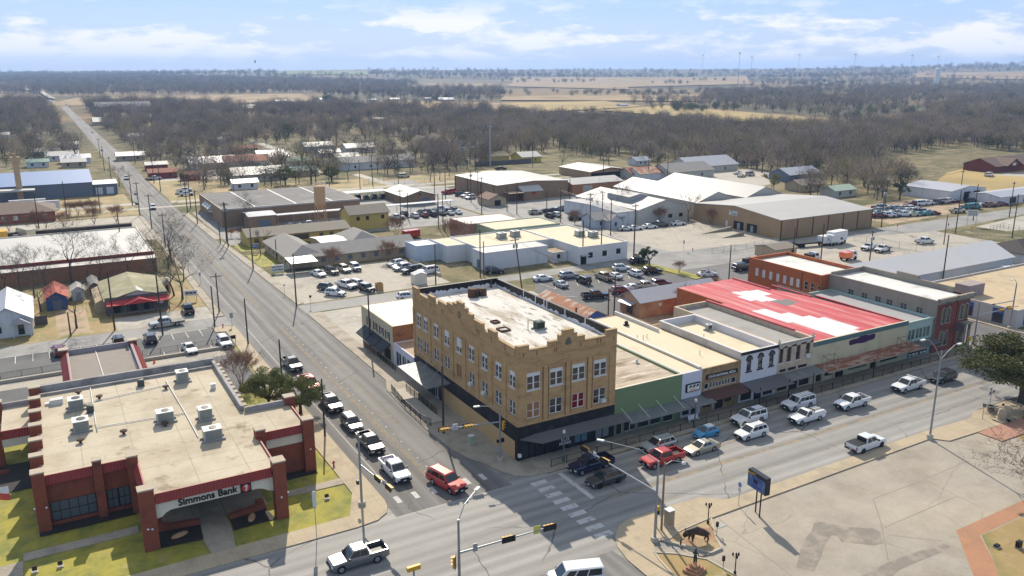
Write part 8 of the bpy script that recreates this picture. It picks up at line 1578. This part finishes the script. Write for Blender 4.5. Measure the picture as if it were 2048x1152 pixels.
def leafy(seed,h,w,nc,nl,ls,th=.35,flat_=.62):
 """an evergreen: limbs, and many small leaf faces clustered in clumps with gaps between"""
 q=random.Random(seed);T=MB();C=MB();T.fix=C.fix=False;cl=[]
 for i in range(nc):
  a=q.uniform(0,6.283);e=math.asin(q.uniform(-.25,1));rr=q.uniform(.55,1);cl.append(Vector((math.cos(a)*math.cos(e)*w*rr,math.sin(a)*math.cos(e)*w*rr,h*th+(h*(1-th))*(.32+.6*math.sin(e)*rr))))
 b=Vector((0,0,h*th*.8));T.tube((0,0,0),b,h*.045,h*.035,8,cap=False)
 for c in cl[::2]:m_=b.lerp(c,.5)+rv(q)*.3;T.tube(b,m_,h*.02,h*.012,5,cap=False);T.tube(m_,c,h*.012,.03,4,cap=False)
 for c in cl:
  R_=w*q.uniform(.17,.29)
  for _ in range(nl):
   o=rv(q)*R_*q.random()**.4;o.z*=flat_;p=c+o;u=rv(q);v=u.cross(rv(q)).normalized();s=ls*q.uniform(.6,1.3)
   C.add([tuple(p-u*s),tuple(p+v*s*.7),tuple(p+u*s)],[(0,1,2)])
 return T,C
PROTO={}
def tree(kind,x,y,label,s=1.,cat='tree',rot=None,group=None,z=0,sz=None):
 if kind not in PROTO:
  nm,f,bm_,cm=TREES[kind];T,C=f();PROTO[kind]=(nm,T.mesh('trunk',bm_,smooth=True),C.mesh('crown',cm))
 nm,tm,cm=PROTO[kind];t=thing(nm,label,cat,(x,y,z),rnd.uniform(0,6.28)if rot is None else rot,group);t.scale=(s,s,sz or s)
 part('trunk',tm,None,t);part('crown',cm,None,t);return t
TREES=dict(big=('bare_tree',lambda:bare(3,14,.85,lv=5,nt=2),BARK,TWIG),big2=('bare_tree',lambda:bare(8,13,.95,lv=5,nt=2),BARK,TWIG),mid=('bare_tree',lambda:bare(21,10,.8,lv=5,nt=2),BARK,TWIG),slim=('bare_tree',lambda:bare(14,8,.5,lv=3),BARK,TWIG),crape=('crape_myrtle',lambda:bare(5,6.4,.85,7,4,.022,4,True),M_('pale_brown_bark',(.2,.13,.09),var=.2,local=True),TWIGR),shrub=('bare_shrub',lambda:bare(9,3.2,.6,5,3,.04,8,True),BARK,TWIGR),orange=('orange_shrub',lambda:bare(19,3.2,.6,5,3,.05,8,True),BARK,ORNG),oak=('live_oak',lambda:leafy(4,9.8,7.8,70,420,.2,.3,.5),BARK,LEAFO),bush=('evergreen_tree',lambda:leafy(6,6.4,3.6,44,420,.13,.3),BARK,LEAFG),round=('evergreen_tree',lambda:leafy(12,5,2.3,20,220,.12,.34),BARK,mat('round_tree_leaves',(.04,.075,.022),var=.3,sc=1,local=True)),willow=('willow_tree',lambda:bare(31,8,.6,1,4,.06,9),BARK,WILL))
for k,x,y,s,lb in(('oak',121.6,60.8,1.06,'big dark spreading live oak at the right edge by the main road'),('crape',*(22.9,124.7),1.05,'red-brown bare crape myrtle behind the bank by the queue'),('bush',*(24.5,113.5),1.0,'bushy green tree beside the bank roof'),('bush',*(28.0,109.7),.92,'smaller green tree joining the bushy one at the sidewalk'),('big',23.1,183,1.12,'tall leaning bare tree behind the white letter board'),('big2',22.0,187,.9,'second bare trunk beside the leaning tree at the street'),('big2',3.2,211,1.3,'very large spreading bare tree left of the red awning bar'),('mid',2.3,171.3,1.1,'bare tree on the dry verge before the small blue shed'),('mid',15.2,209,1.15,'bare tree in front of the orange-brown brick wall'),('big',21.0,208,.95,'tall bare tree at the right end of the orange-brown brick wall'),('big2',27.3,231,1.0,'tall bare tree standing at the left kerb of the long street'),('mid',-3.4,187.2,.95,'bare tree between the white frame house and the blue shed'),('mid',-2.1,209,1.1,'bare tree by the red band left of the very large one'),('big2',-10.3,209,.85,'bare tree at the left edge before the long white building'),('mid',-7,207,1.1,'bare tree second from the left edge before the long white building'),('mid',6.5,206,.9,'bare tree right behind the red awning bar'),('slim',26,200,1.0,'slim bare tree on the verge right of the red awning bar'),('big',9,209,.8,'bare tree right of the very large spreading one'),('mid',-9,196,1.1,'bare tree behind the white frame house'),('mid',12,202,.8,'bare tree between the red awning bar and the brick wall'),('big',-4.5,200,.8,'bare tree behind the blue shed'),('big2',26.4,222,.8,'bare tree at the left kerb by the end of the long white building'),('mid',24.5,214,.9,'bare tree at the right corner of the orange-brown brick wall'),('crape',60,194.5,.95,'left round red-brown tree before the long tan nursing building'),('crape',75,195,.95,'right round red-brown tree before the long tan nursing building'),('big2',52.1,256.5,1.0,'bare tree at the corner of the brown factory shed'),('slim',48.3,219,1.0,'slim bare tree at the pale yellow building'),('crape',88,222,1.15,'wide bare brown tree by the red trailer'),('crape',98,205,1.3,'wide low bare tree against the green side wall'),('mid',101,203,.8,'bare shrub tree beside the green side wall'),('orange',46.4,247.5,.9,'orange shrub by the close group of poles'),('shrub',49,247,1,'brown shrub by the close group of poles'),('big',161,220,1.0,'large bare tree behind the blue-grey cottage, left'),('big2',171,224,1.05,'large bare tree behind the blue-grey cottage, right'),('slim',181,200.5,1.35,'tall light brown bare tree between the white and tan warehouses'),('crape',184,193.5,.9,'dark bare tree against the tan warehouse wall'),('crape',171.5,203,.9,'round bare tree before the white warehouse wall'),('crape',147,216,.8,'small round bare tree left of the blue-grey cottage'),('round',130.5,158,1.0,'round green tree on the planted island of the striped lot'),('round',129.0,159.4,.85,'second stem of the round green tree on the planted island'),('crape',131.6,148,.55,'small bare shrub on the planted island'),('crape',123.5,128,.8,'bare brown bush by the orange brick building'),('mid',108.6,119.4,.72,'thin bare tree over the peach house roof'),('slim',103.6,114,.8,'thin bare tree by the red roof corner'),('slim',131,137,.5,'small bare bush at the low white wall'),('shrub',113.6,60.6,.35,'small green-brown agave bush by the concrete drum'),('willow',258,236,1.0,'yellow-green budding willow behind the tan warehouse'),('willow',250,231,.8,'second budding willow beside the first'),('willow',279,205,1.0,'yellowish willow by the salvage yard'),('big',267,226,1.0,'dark bare tree behind the tan warehouse'),('round',282,196,1.5,'dense green tree at the salvage yard'),('big2',300,206,.9,'bare tree before the white garage'),('mid',306,209,1,'bare tree left of the white garage roof'),('bush',91,355,1.3,'dark green tree at the left behind the factory'),('big',102,354,1.0,'large bare tree behind the factory'),('big2',120,358,.9,'bare tree right of the large one behind the factory'),('bush',112,357,1.1,'dark round tree behind the factory'),('big',166,349,.9,'bare tree by the lane behind the brown warehouse'),('mid',150,335,1.1,'bare tree in the fenced yard'),('mid',156,338,1,'bare tree second in the fenced yard'),('big',229,349,1,'bare tree above the open shed'),('big2',257,347,1,'bare tree by the distant pale cottage'),('big2',71,408,1.1,'big bare tree before the scrap yard shed'),('mid',28.5,386,1,'small bare tree at the left kerb by the grey annex')):tree(k,x,y,lb,s)
tree('big2',*(89.6,40.6),'bare tree with reaching branches at the right edge of the plaza',1.4,sz=.78)
for x in(-16,-10.5,-5.5,-.5,4.2):tree('crape',x,291.5,'low rounded bare brown tree in the row behind the dark hedge',.85,group='row of low bare trees behind the hedge')
for x in(7,9.5,12,14.5):tree('crape',x,314,'brown bare tree in the small clump beside the red brick office',.85,group='clump of brown trees by the railway')
for k,(x,y)in enumerate(((-3,292),(13,292),(19.5,292))):tree('crape',x,y,'rounded bare tree %s behind the white lot'%('left of the kerb bench','second from the kerb','nearest the street kerb')[k],1)
# planted island
mb=MB();mb.prism([(127.5,160.5),(129.5,157),(130.8,141.2),(134,141.4),(133.4,149),(131.6,160)],0,.16);setting('planting_bed',mb,LAWN)
# ------------------------------------------------ small trees of the town and the woods
def far_tree(seed,h,w,n,bw,leaf=None,mt=None):
 q=random.Random(seed);b=MB();b.fix=False;b.tube((0,0,0),(0,0,h*.45),h*.022,h*.012,5,cap=False)
 for i in range(9):a=q.uniform(0,6.283);r=q.uniform(.4,.95)*w;b.tube((0,0,h*q.uniform(.2,.42)),(math.cos(a)*r,math.sin(a)*r,h*q.uniform(.55,.92)),h*.012,h*.003,3,cap=False)
 for i in range(n):
  d=rv(q);rr=q.random()**.45;p=Vector((d.x*w*rr,d.y*w*rr,h*.60+d.z*h*.40*rr))
  if leaf:u,v=rv(q)*leaf,rv(q)*leaf*.8;b.add([tuple(p-u),tuple(p+v),tuple(p+u)],[(0,1,2)],1)
  else:
   o=(Vector((p.x*.5,p.y*.5,(p.z-h*.3)*.9)).normalized()+rv(q)*.6).normalized()*q.uniform(.7,1.7);s=o.cross(rv(q)).normalized()*bw;b.add([tuple(p-s),tuple(p+s),tuple(p+o)],[(0,1,2)],1)
 return b.mesh('far_tree',[BARK,mt or TWIGF])
FAR=[far_tree(1,10,4.6,380,.08),far_tree(2,8.5,4.2,330,.08),far_tree(5,11.5,4.8,400,.08),far_tree(3,8,3.8,420,0,.36,LEAFD),far_tree(4,6.5,3.4,360,0,.34,LEAFD)]
def inpoly(p,poly):
 c=False
 for i in range(len(poly)):
  a,b=poly[i],poly[i-1]
  if(a[1]>p[1])!=(b[1]>p[1])and p[0]<(b[0]-a[0])*(p[1]-a[1])/(b[1]-a[1])+a[0]:c=not c
 return c
QF=[f[1]for f in FIELDS]+HWY+[[(300,196),(480,150),(520,330),(400,300)],[(124.5,377.3),(127.3,318.5),(136.8,336.9),(136.5,390.9)]]
HOUSES=[]
WOODS=[([(-26.2,499.1),(-17.4,494.0),(30.7,474.3),(39.5,474.7),(38.0,765.6),(33.8,1302.7),(-59.8,1356.3)],80,.2,'left of the long street'),([(45.0,506.4),(46.4,417.1),(95.4,477.6),(109.3,434.7),(137.2,405.4),(200.8,417.2),(287.8,462.1),(395.1,561.0),(485.2,689.4),(361.3,981.3),(62.6,1250.0)],72,.18,'between the street and the fields'),([(37.1,426.8),(41.5,376.5),(46.1,353.4),(79.3,351.3),(106.0,354.3),(170.4,357.2),(264.0,420.9),(287.8,462.1),(200.8,417.2),(137.2,405.4),(109.3,434.7),(95.4,477.6),(46.4,417.1),(45.0,506.4)],62,.16,'among the houses behind the factory'),([(273.4,430.2),(269.6,337.4),(265.7,291.4),(257.5,232.3),(260.1,212.3),(275.7,197.6),(359.1,237.9),(331.8,258.0),(309.0,299.3),(287.3,355.4)],85,.15,'around the far yard behind the warehouses'),([(280.2,449.8),(287.3,355.4),(309.0,299.3),(328.6,255.4),(358.5,242.7),(456.3,270.7),(482.2,249.7),(1080.7,569.1),(668.6,493.3),(544.3,475.5),(485.2,689.4)],58,.2,'in the thick wood beyond the warehouses'),([(-93.9,2226.6),(73.8,1758.9),(536.0,1865.6),(530.1,1341.0),(646.8,1167.0),(1184.8,2137.5),(895.3,3174.9),(-220.7,5461.3)],360,.12,'x'),([(684.1,948.9),(816.6,854.1),(693.1,522.6),(1094.5,576.4),(2282.6,1210.4),(1752.3,1387.5),(1102.0,1278.8)],300,.25,'x'),([(-230.6,4702.3),(899.4,3481.3),(1859.1,2931.4),(1980.1,1038.2),(5459.5,2875.9),(2792.7,4404.0),(-320.5,6589.5)],2600,.4,'x')]
q=random.Random(77);near=[];rest=[]
KEEP=[rect(20,51,0,1400),rect(-25,51,1340,2000),rect(95,240,262,322),rect(28,62,392,418),rect(66,100,398,416),rect(248,296,244,290),rect(-46,27,358,400),rect(-46,22,325,345),rect(236,345,150,200),rect(385,450,150,250),rect(124,170,332,356)]
def tryhouse():pass
# ------------------------------------------------ scattered houses (pixel of the base, width, colours)
RF=dict(white=PALER,silver=LAVR,grey=GRYR,taupe=TAUR,red=M_('faded_red_roof',(.34,.13,.08),var=.12),brown=MC['brown_shingle_roof'],green=M_('pale_green_roof',(.33,.42,.34),var=.1),blue=BLUR)
WL=dict(white=WHTW,tan=TANW,yellow=YELW,blue=BLUW,grey=MC['white_grey_wall'],red=REDW,brick=MC['house_red_brick'])
HL=[((10.1,1149.5),14,'silver','blue','far left of the street bend'),((2.9,1134.5),10,'white','white','by the street bend under trees'),((-22.1,707.9),12,'white','white','at the left edge among trees'),((11.7,515.4),16,'white','white','above the blue warehouse roof'),((17.4,496.2),14,'silver','white','right above the blue warehouse roof'),((4.4,545.3),14,'grey','blue','left above the blue warehouse roof'),((17.3,592.0),12,'silver','grey','deep among the left trees'),((-0.5,484.3),10,'green','white','low behind the blue roof'),((15.5,475.1),11,'white','tan','close behind the annex'),((-1.8,643.3),12,'grey','white','second row left of the street'),((-17.3,957.3),12,'white','tan','far left wood'),((62.2,838.9),30,'white','tan','long trailer row right of the street'),((73.9,937.7),24,'white','white','farther trailer row right of the street'),((65.0,643.9),16,'white','white','pale roof among the right trees'),((103.8,929.1),12,'silver','grey','behind the trailer rows'),((182.7,1031.4),18,'grey','white','right of the apartment block'),((167.2,953.4),18,'red','tan','below the grey roof'),((108.0,580.3),14,'white','white','half hidden in the central trees'),((243.6,1099.0),22,'white','yellow','before the school'),((108.4,509.1),14,'red','tan','left of the pale lane'),((112.9,465.6),15,'silver','white','at the pale lane'),((44.2,496.7),14,'silver','tan','on the right kerb under trees'),((50.5,441.4),10,'white','red','behind the red tin shed'),((48.8,405.3),12,'red','red','red tin shed by the railway signals'),((58.5,391.4),8,'red','red','small orange shed in the scrap yard'),((76.0,432.1),22,'silver','blue','blue-grey shed of the scrap yard'),((92.5,431.0),22,'red','grey','long red roof at the scrap yard'),((84.5,373.7),22,'white','grey','long pale roof behind the factory'),((73.3,349.9),10,'silver','white','white shed just behind the factory'),((112.5,451.5),12,'silver','white','at the lane crossing'),((150.2,497.6),18,'white','white','left of the steep roofed house'),((144.6,460.2),12,'silver','white','tall white house by the lane'),((145.6,432.6),13,'white','tan','beside the long grey hall'),((168.7,476.3),18,'white','grey','pale roof behind the long grey hall'),((116.9,424.5),12,'green','grey','green roofed house by the bare trees'),((107.3,380.8),12,'green','tan','low green roof behind the factory'),((341.1,946.3),12,'white','white','in the middle wood'),((289.9,760.3),12,'white','white','deep in the middle wood'),((403.2,783.8),12,'white','white','wood edge right of the middle'),((392.3,707.0),16,'white','white','long pale roof at the wood edge'),((478.0,1282.7),14,'white','grey','farm house at the tan field'),((583.8,1301.1),12,'white','white','farm shed at the tan field'),((581.0,1223.7),26,'silver','grey','long barn at the tan field'),((332.1,1281.0),18,'white','white','left of the school'),((351.4,1270.0),14,'white','white','right of the school behind'),((416.8,1333.0),18,'white','white','right behind the school'),((241.7,1067.7),16,'white','tan','far left of the school'),((312.1,1074.5),22,'white','white','long low roof right of the school'),((832.4,2521.2),30,'white','tan','far barn'),((796.6,2074.6),24,'white','white','far white barn'),((828.6,1961.2),24,'white','white','far farm roofs'),((521.3,1296.5),16,'silver','grey','low house by the round oak'),((183.6,457.4),12,'taupe','tan','low house left of the steep roof'),((703.5,918.9),14,'white','white','white farm house on the gold field'),((1320.1,1416.4),20,'white','white','farm sheds beyond the gold field'),((1368.3,1439.6),18,'silver','white','right farm shed beyond the gold field'),((1243.2,1411.8),14,'white','grey','left farm shed beyond the gold field'),((1585.9,1544.6),20,'white','white','far pale roof'),((1504.7,1361.5),22,'silver','white','hillside roof in the trees'),((1409.7,1064.7),20,'white','white','roof among the right trees'),((2164.8,1800.7),30,'white','tan','far hillside roof'),((3217.0,2153.4),40,'red','tan','red roofed place by the water tower'),((3292.3,2284.7),34,'white','tan','pale roofed place by the water tower'),((2057.0,1339.6),26,'white','white','below the water tower'),((1867.7,1102.6),26,'silver','white','far right roof'),((239.5,295.8),16,'red','grey','rusty roof beside the open shed'),((259.6,286.4),26,'grey','grey','long dark shed behind the white warehouses'),((284.9,298.6),30,'silver','grey','long open shed in the far yard'),((296.0,253.3),20,'silver','blue','blue-grey barn at the wood edge'),((273.4,229.7),14,'taupe','tan','hip roofed house by the willows'),((271.1,212.0),12,'green','grey','teal roof by the yellow willow'),((322.5,312.5),14,'grey','grey','grey roof in the wood')]
for i,((x,y),wd,rf,wl,where)in enumerate(HL):
 d_=math.hypot(x,y);dp=wd*.6;e=2.8 if wd<18 else 3.2;z=terr(x,y)
 h=gable('house' if wd<18 else 'barn','small %s house with a %s roof, %s'%(wl,rf,where)if wd<18 else 'low %s building with a %s roof, %s'%(wl,rf,where),'house' if wd<18 else 'building',x-wd/2,x+wd/2,y,y+dp,e,e+dp*.2,0,WL[wl],RF[rf],.5,wins('S',[x-wd*.3,x+wd*.2],.9,2.1,1.1)if d_<700 else(),z=z);HOUSES.append((x,y,wd))
gable('yellow_cottage','bright yellow cottage with a white roof on the slope before the wood','house',224,236,380,392,3,5.2,0,M_('bright_yellow_wall',(.52,.40,.08),var=.06),PALER,.4,wins('S',[226,232],.9,2.1));gable('tan_cottage','tan roofed cottage left behind the yellow cottage','house',212,224,394,404,2.8,4.8,0,YELW,M_('straw_roof',(.42,.33,.2),var=.1),.4)
for x,lb in(((206.1,465.6),'steep brown-roofed house with pale gables, the left half'),((220.8,473.9),'steep brown-roofed house with pale gables, the right half')):gable('steep_house',lb,'house',x[0]-6,x[0]+5.8,x[1],x[1]+14,3.5,9,1,TANW,MC['brown_shingle_roof'],.4,wins('S',[x[0]-3,x[0]+2],1,2.4));HOUSES.append((x[0],x[1],16))
x,y=(147.4,393.3);gable('grey_hall','long white hall with a grey roof behind the transformer yard','building',x-18,x+20,y,y+12,3.6,6,0,WHTW,GRYR,.4,wins('S',[x-12,x-4,x+6],1,2.2));HOUSES.append((x,y,40))
x,y=(284.7,1100.0);flat('school','long dark blue flat-roofed school among the trees','school',x-32,x+28,y,y+30,7,M_('school_blue',(.10,.13,.19)),M_('school_roof',(.2,.21,.24)),.4);HOUSES.append((x,y,60))
t=gable('apartment_building','grey apartment block with arched dormers far along the street','building',64,122,1062,1084,8,13,0,M_('apartment_grey',(.20,.2,.22)),GRYR,.6,wins('S',[70,76,88,94,104,112],1.2,3,2)+wins('S',[70,76,88,94,104,112],4.6,6.4,2));HOUSES.append((93,1062,70))
for k in range(4):b=MB();b.extr([(74+k*13-4,7.5),(74+k*13+4,7.5),(74+k*13,12.2)],1,1060,1072);part('dormer',b,WHTW,t)
# masts, tower, turbines
def at(px,py,D):
 """a point D metres off along the sight line of the photograph's column, and its height"""
 ca,sa=math.cos(.258293),math.sin(.258293);u,v=(px-1024)/1642.67,(py-576)/1642.67;f,dn=ca-v*sa,-sa-v*ca;s_,c_=math.sin(.520327),math.cos(.520327);X,Y=s_*f+c_*u,c_*f-s_*u;k=D/math.hypot(X,Y);return X*k,Y*k,H+dn*k
x,y,z1=at(1877,136,2600);_,_,z0=at(1875,166,2600);z0=min(z0,terr(x,y));WT=M_('water_tower_white',(.68,.68,.70),var=.03);t=thing('water_tower','tall white standpipe water tower on the far right ridge','water tower',(x,y,z0));b=MB();b.lathe((0,0,0),[(6.6,0),(6.6,(z1-z0)*.97)],20);part('tank',b,WT,t,world=False);b=MB();b.lathe((0,0,(z1-z0)*.97),[(6.7,0),(5,1.6),(.2,2.2)],20);part('tank_roof',b,WT,t,world=False)
x,y,z1=at(1480,106,2400);z0=terr(x,y);t=thing('radio_mast','thin radio mast with a round head rising over the right fields','mast',(x,y,z0));b=MB();b.tube((0,0,0),(0,0,z1-z0),.8,.35,5);part('mast',b,GREYM,t,world=False);b=MB();b.lathe((0,0,z1-z0-3),[(.4,0),(2.2,1.5),(2.2,4),(.4,5)],10);part('antenna_drum',b,GREYM,t,world=False)
for k,(px,py,D)in enumerate(((1406,111,3600),(1504,114,3800),(1599,110,3800),(1711,109,3500),(1825,111,3700),(1877,114,3900))):
 x,y,z1=at(px,py,D);z0=terr(x,y);t=thing('wind_turbine','white wind turbine on the far ridge, number %s from the left'%('one','two','three','four','five','six, behind the water tower')[k],'wind turbine',(x,y,z0),R(rnd.uniform(20,60)));b=MB();b.tube((0,0,0),(0,0,z1-z0),1.1,.6,8);part('tower',b,WT,t,world=False);b=MB();b.box(-1.6,1.6,-4,5,z1-z0-1,z1-z0+2.4);part('nacelle',b,WT,t,world=False)
 for j in range(3):a=j*2.094+k*.7;b=MB();c_,s_=math.cos(a),math.sin(a);L_=25;b.extr([(c_*1-s_*.9,z1-z0+s_*1+c_*.9),(c_*1+s_*.9,z1-z0+s_*1-c_*.9),(c_*L_,z1-z0+s_*L_)],1,-5.2,-4.6);part('blade',b,WT,t,world=False)
x,y=(202.0,375.2);t=thing('steel_pole','tall pale steel transmission pole before the wood','pole',(x,y,0));b=MB();b.tube((0,0,0),(0,0,22),.45,.25,8);part('shaft',b,LAVR,t,world=False);b=MB();b.box(-1.5,1.5,-.1,.1,20,20.3);part('crossarm',b,LAVR,t,world=False)
x,y=(198.1,391.3);t=thing('lattice_tower','pale steel lattice of the small substation','substation',(x,y,0));LT=M_('pale_steel',(.40,.45,.50),var=.05)
for dx in(-5,0,5):
 b=MB();b.tube((dx-1,0,0),(dx,0,12),.14,.08,5);b.tube((dx+1,0,0),(dx,0,12),.14,.08,5)
 for zz in(2,4,6,8):b.tube((dx-1+zz/12,0,zz),(dx+1-(zz+2)/12,0,zz+2),.07,.07,4)
 part('lattice_leg',b,LT,t,world=False)
b=MB();b.box(-6,6,-.2,.2,8.5,8.8);b.box(-6,6,-.2,.2,5.5,5.8);part('busbar',b,LT,t,world=False);b=MB();b.box(-7,-3,-3,-1,0,4);part('transformer_box',b,M_('pale_green_box',(.42,.5,.4)),t,world=False);mb=MB();mb.box(x-4,x+30,y-14,y-13.7,0,2.4);solo('board_fence',mb,GRWD,'dark board fence below the substation','fence')
for k,(px,py)in enumerate((((43.8,330.5)),((30.3,338.2)))):t=thing('railway_signal','railway crossing signal on the %s of the long street'%('right','left')[k],'railway signal',(px,py,0));b=MB();b.tube((0,0,0),(0,0,4),.08);part('post',b,ACT,t,world=False);b=MB();b.box(-.7,.7,-.1,.1,2.4,2.9);part('lamp_bar',b,IRON,t,world=False);b=MB();b.obox((0,0,3.6),(.7,0,.7),(-.7,0,.7),(0,1,0),.8,.1,.03);b.obox((0,-.07,3.6),(.7,0,-.7),(.7,0,.7),(0,1,0),.8,.1,.03);part('crossbuck',b,SIGNW,t,world=False)
x,y,z=at(510,124,150);bd=thing('bird','dark bird flying high in the sky left of centre','bird',(x,y,z),1.2);BM=M_('bird_feathers',(.12,.11,.10),var=.1,local=True);b=MB();b.lathe((0,0,-.22),[(.02,0),(.07,.1),(.08,.25),(.04,.38),(.03,.44)],8);part('bird_body',b,BM,bd,world=False)
for s in(-1,1):b=MB();b.add([(0,0,.1),(s*.28,.06,.2),(s*.5,.02,.36),(s*.3,-.1,.1),(0,-.08,-.04)],[(0,1,2,3,4),(4,3,2,1,0)]);part('wing',b,BM,bd,world=False)
# ------------------------------------------------ plant the woods
def free(x,y):
 for r_ in KEEP:
  if r_[0][0]<x<r_[1][0]and r_[0][1]<y<r_[2][1]:return False
 for hx,hy,wd in HOUSES:
  if abs(x-hx)<wd*.5+1.5 and-wd*.25-3<y-hy<wd*.62+1.5:return False
 return not any(inpoly((x,y),f)for f in QF)
for poly,dens,ev,words in WOODS:
 xs,ys=[p[0]for p in poly],[p[1]for p in poly];A=abs(sum(poly[i-1][0]*poly[i][1]-poly[i][0]*poly[i-1][1]for i in range(len(poly))))/2
 n=int(A/dens);k=0
 while k<n:
  x,y=q.uniform(min(xs),max(xs)),q.uniform(min(ys),max(ys))
  if not inpoly((x,y),poly):continue
  k+=1
  if not words[:8]in('in the t','around t','among th')and fbm(x,y,46)+q.uniform(-.6,.6)<-.22:continue
  if not free(x,y):continue
  d_=math.hypot(x,y);e_=q.random()<ev*(1.6 if fbm(x,y,90)>.25 else.6);kd=q.choice((3,4))if e_ else q.choice((0,1,2));s=q.uniform(.75,1.35)*(1 if d_<900 else 1.1+d_/5000);(near if words!='x' else rest).append((d_,x,y,kd,s,words))
  # groves and lone oaks that dot the far fields
for(px,py),n,w_ in(((713.0,779.8),26,60),((709.6,812.6),14,30),((424.4,766.0),14,30),((692.8,550.8),6,14),((551.3,788.5),3,8),((406.3,1280.2),14,45),((462.5,1095.2),8,30),((1059.4,1303.2),20,110),((997.2,1419.1),20,120),((1841.3,2139.0),8,60),((2240.5,2404.1),8,70),((2694.6,3026.1),8,90),((1715.5,2704.9),20,200),((1255.5,1190.8),40,200),((1947.8,1543.0),30,240),((1369.5,1388.1),20,120),((801.8,1531.1),16,90),((587.6,1226.4),10,50),((606.3,1643.0),18,110),((3571.7,3288.3),12,200),((1859.0,1326.4),20,200),((1681.2,1027.1),20,200),((6097.0,6127.4),14,400),((3377.7,4470.4),16,500),((2526.0,4556.8),20,600)):
 for _ in range(n):x,y=px+q.gauss(0,w_*.5),py+q.gauss(0,w_*.6);rest.append((math.hypot(x,y),x,y,q.choice((3,4)),q.uniform(1,1.7)*(1+max(0,math.hypot(x,y)-900)/3500),'x'))
near.sort()
for d_,x,y,kd,s,words in near[:270]:
 o=bpy.data.objects.new('evergreen_tree' if kd>2 else 'bare_tree',FAR[kd]);COL.objects.link(o);o.location=(x,y,0);o.rotation_euler=(0,0,q.uniform(0,6.28));o.scale=(s,s,s*q.uniform(.85,1.1));o['category']='tree';o['group']=('evergreen trees ' if kd>2 else 'bare trees ')+words;o['label']=('dark evergreen tree ' if kd>2 else 'leafless grey-brown tree ')+words
rest+=near[270:]
me=bpy.data.meshes.new('woods');me.from_pydata([(x,y,terr(x,y)-.2)for _,x,y,*_ in rest],[],[])
for nm,tp,vals in(('kind','INT',[r_[3]for r_ in rest]),('turn','FLOAT',[q.uniform(0,6.28)for _ in rest]),('size','FLOAT',[r_[4]for r_ in rest])):me.attributes.new(nm,tp,'POINT').data.foreach_set('value',vals)
wo=setting('woods',me,None,'stuff')if False else bpy.data.objects.new('woods',me);COL.objects.link(wo);wo['kind']='stuff';wo['label']='bare and evergreen woods spreading to the horizon';wo['category']='woods'
ng=bpy.data.node_groups.new('plant','GeometryNodeTree');ng.interface.new_socket('Geometry',in_out='INPUT',socket_type='NodeSocketGeometry');ng.interface.new_socket('Geometry',in_out='OUTPUT',socket_type='NodeSocketGeometry')
gi,go,jn=ng.nodes.new('NodeGroupInput'),ng.nodes.new('NodeGroupOutput'),ng.nodes.new('GeometryNodeJoinGeometry')
def attr(nm,tp):a=ng.nodes.new('GeometryNodeInputNamedAttribute');a.data_type=tp;a.inputs[0].default_value=nm;return a.outputs[0]
ak,at_,as_=attr('kind','INT'),attr('turn','FLOAT'),attr('size','FLOAT');cx=ng.nodes.new('ShaderNodeCombineXYZ');ng.links.new(at_,cx.inputs[2])
for k in range(5):
 src=bpy.data.objects.new('tree_form',FAR[k]);io=ng.nodes.new('GeometryNodeObjectInfo');io.inputs['Object'].default_value=src;io.inputs['As Instance'].default_value=True
 cp_=ng.nodes.new('FunctionNodeCompare');cp_.data_type='INT';cp_.operation='EQUAL';ng.links.new(ak,cp_.inputs[2]);cp_.inputs[3].default_value=k
 ip=ng.nodes.new('GeometryNodeInstanceOnPoints');ng.links.new(gi.outputs[0],ip.inputs['Points']);ng.links.new(cp_.outputs[0],ip.inputs['Selection']);ng.links.new(io.outputs['Geometry'],ip.inputs['Instance']);ng.links.new(cx.outputs[0],ip.inputs['Rotation']);ng.links.new(as_,ip.inputs['Scale']);ng.links.new(ip.outputs[0],jn.inputs[0])
ng.links.new(jn.outputs[0],go.inputs[0]);wo.modifiers.new('plant','NODES').node_group=ng
print('trees',len(near),len(rest))
# ---------------------------------------------------------------- the air
hz=bpy.data.materials.new('haze');hz.use_nodes=True;nt=hz.node_tree;nt.nodes.remove(nt.nodes['Principled BSDF']);pv=nt.nodes.new('ShaderNodeVolumePrincipled');pv.inputs['Color'].default_value=(.40,.61,1.0,1);pv.inputs['Density'].default_value=.000115;pv.inputs['Anisotropy'].default_value=.2
nt.links.new(pv.outputs[0],nt.nodes['Material Output'].inputs['Volume']);mb=MB();mb.box(-9050,9050,-9050,9050,-70,165);setting('haze',mb,hz,'stuff')
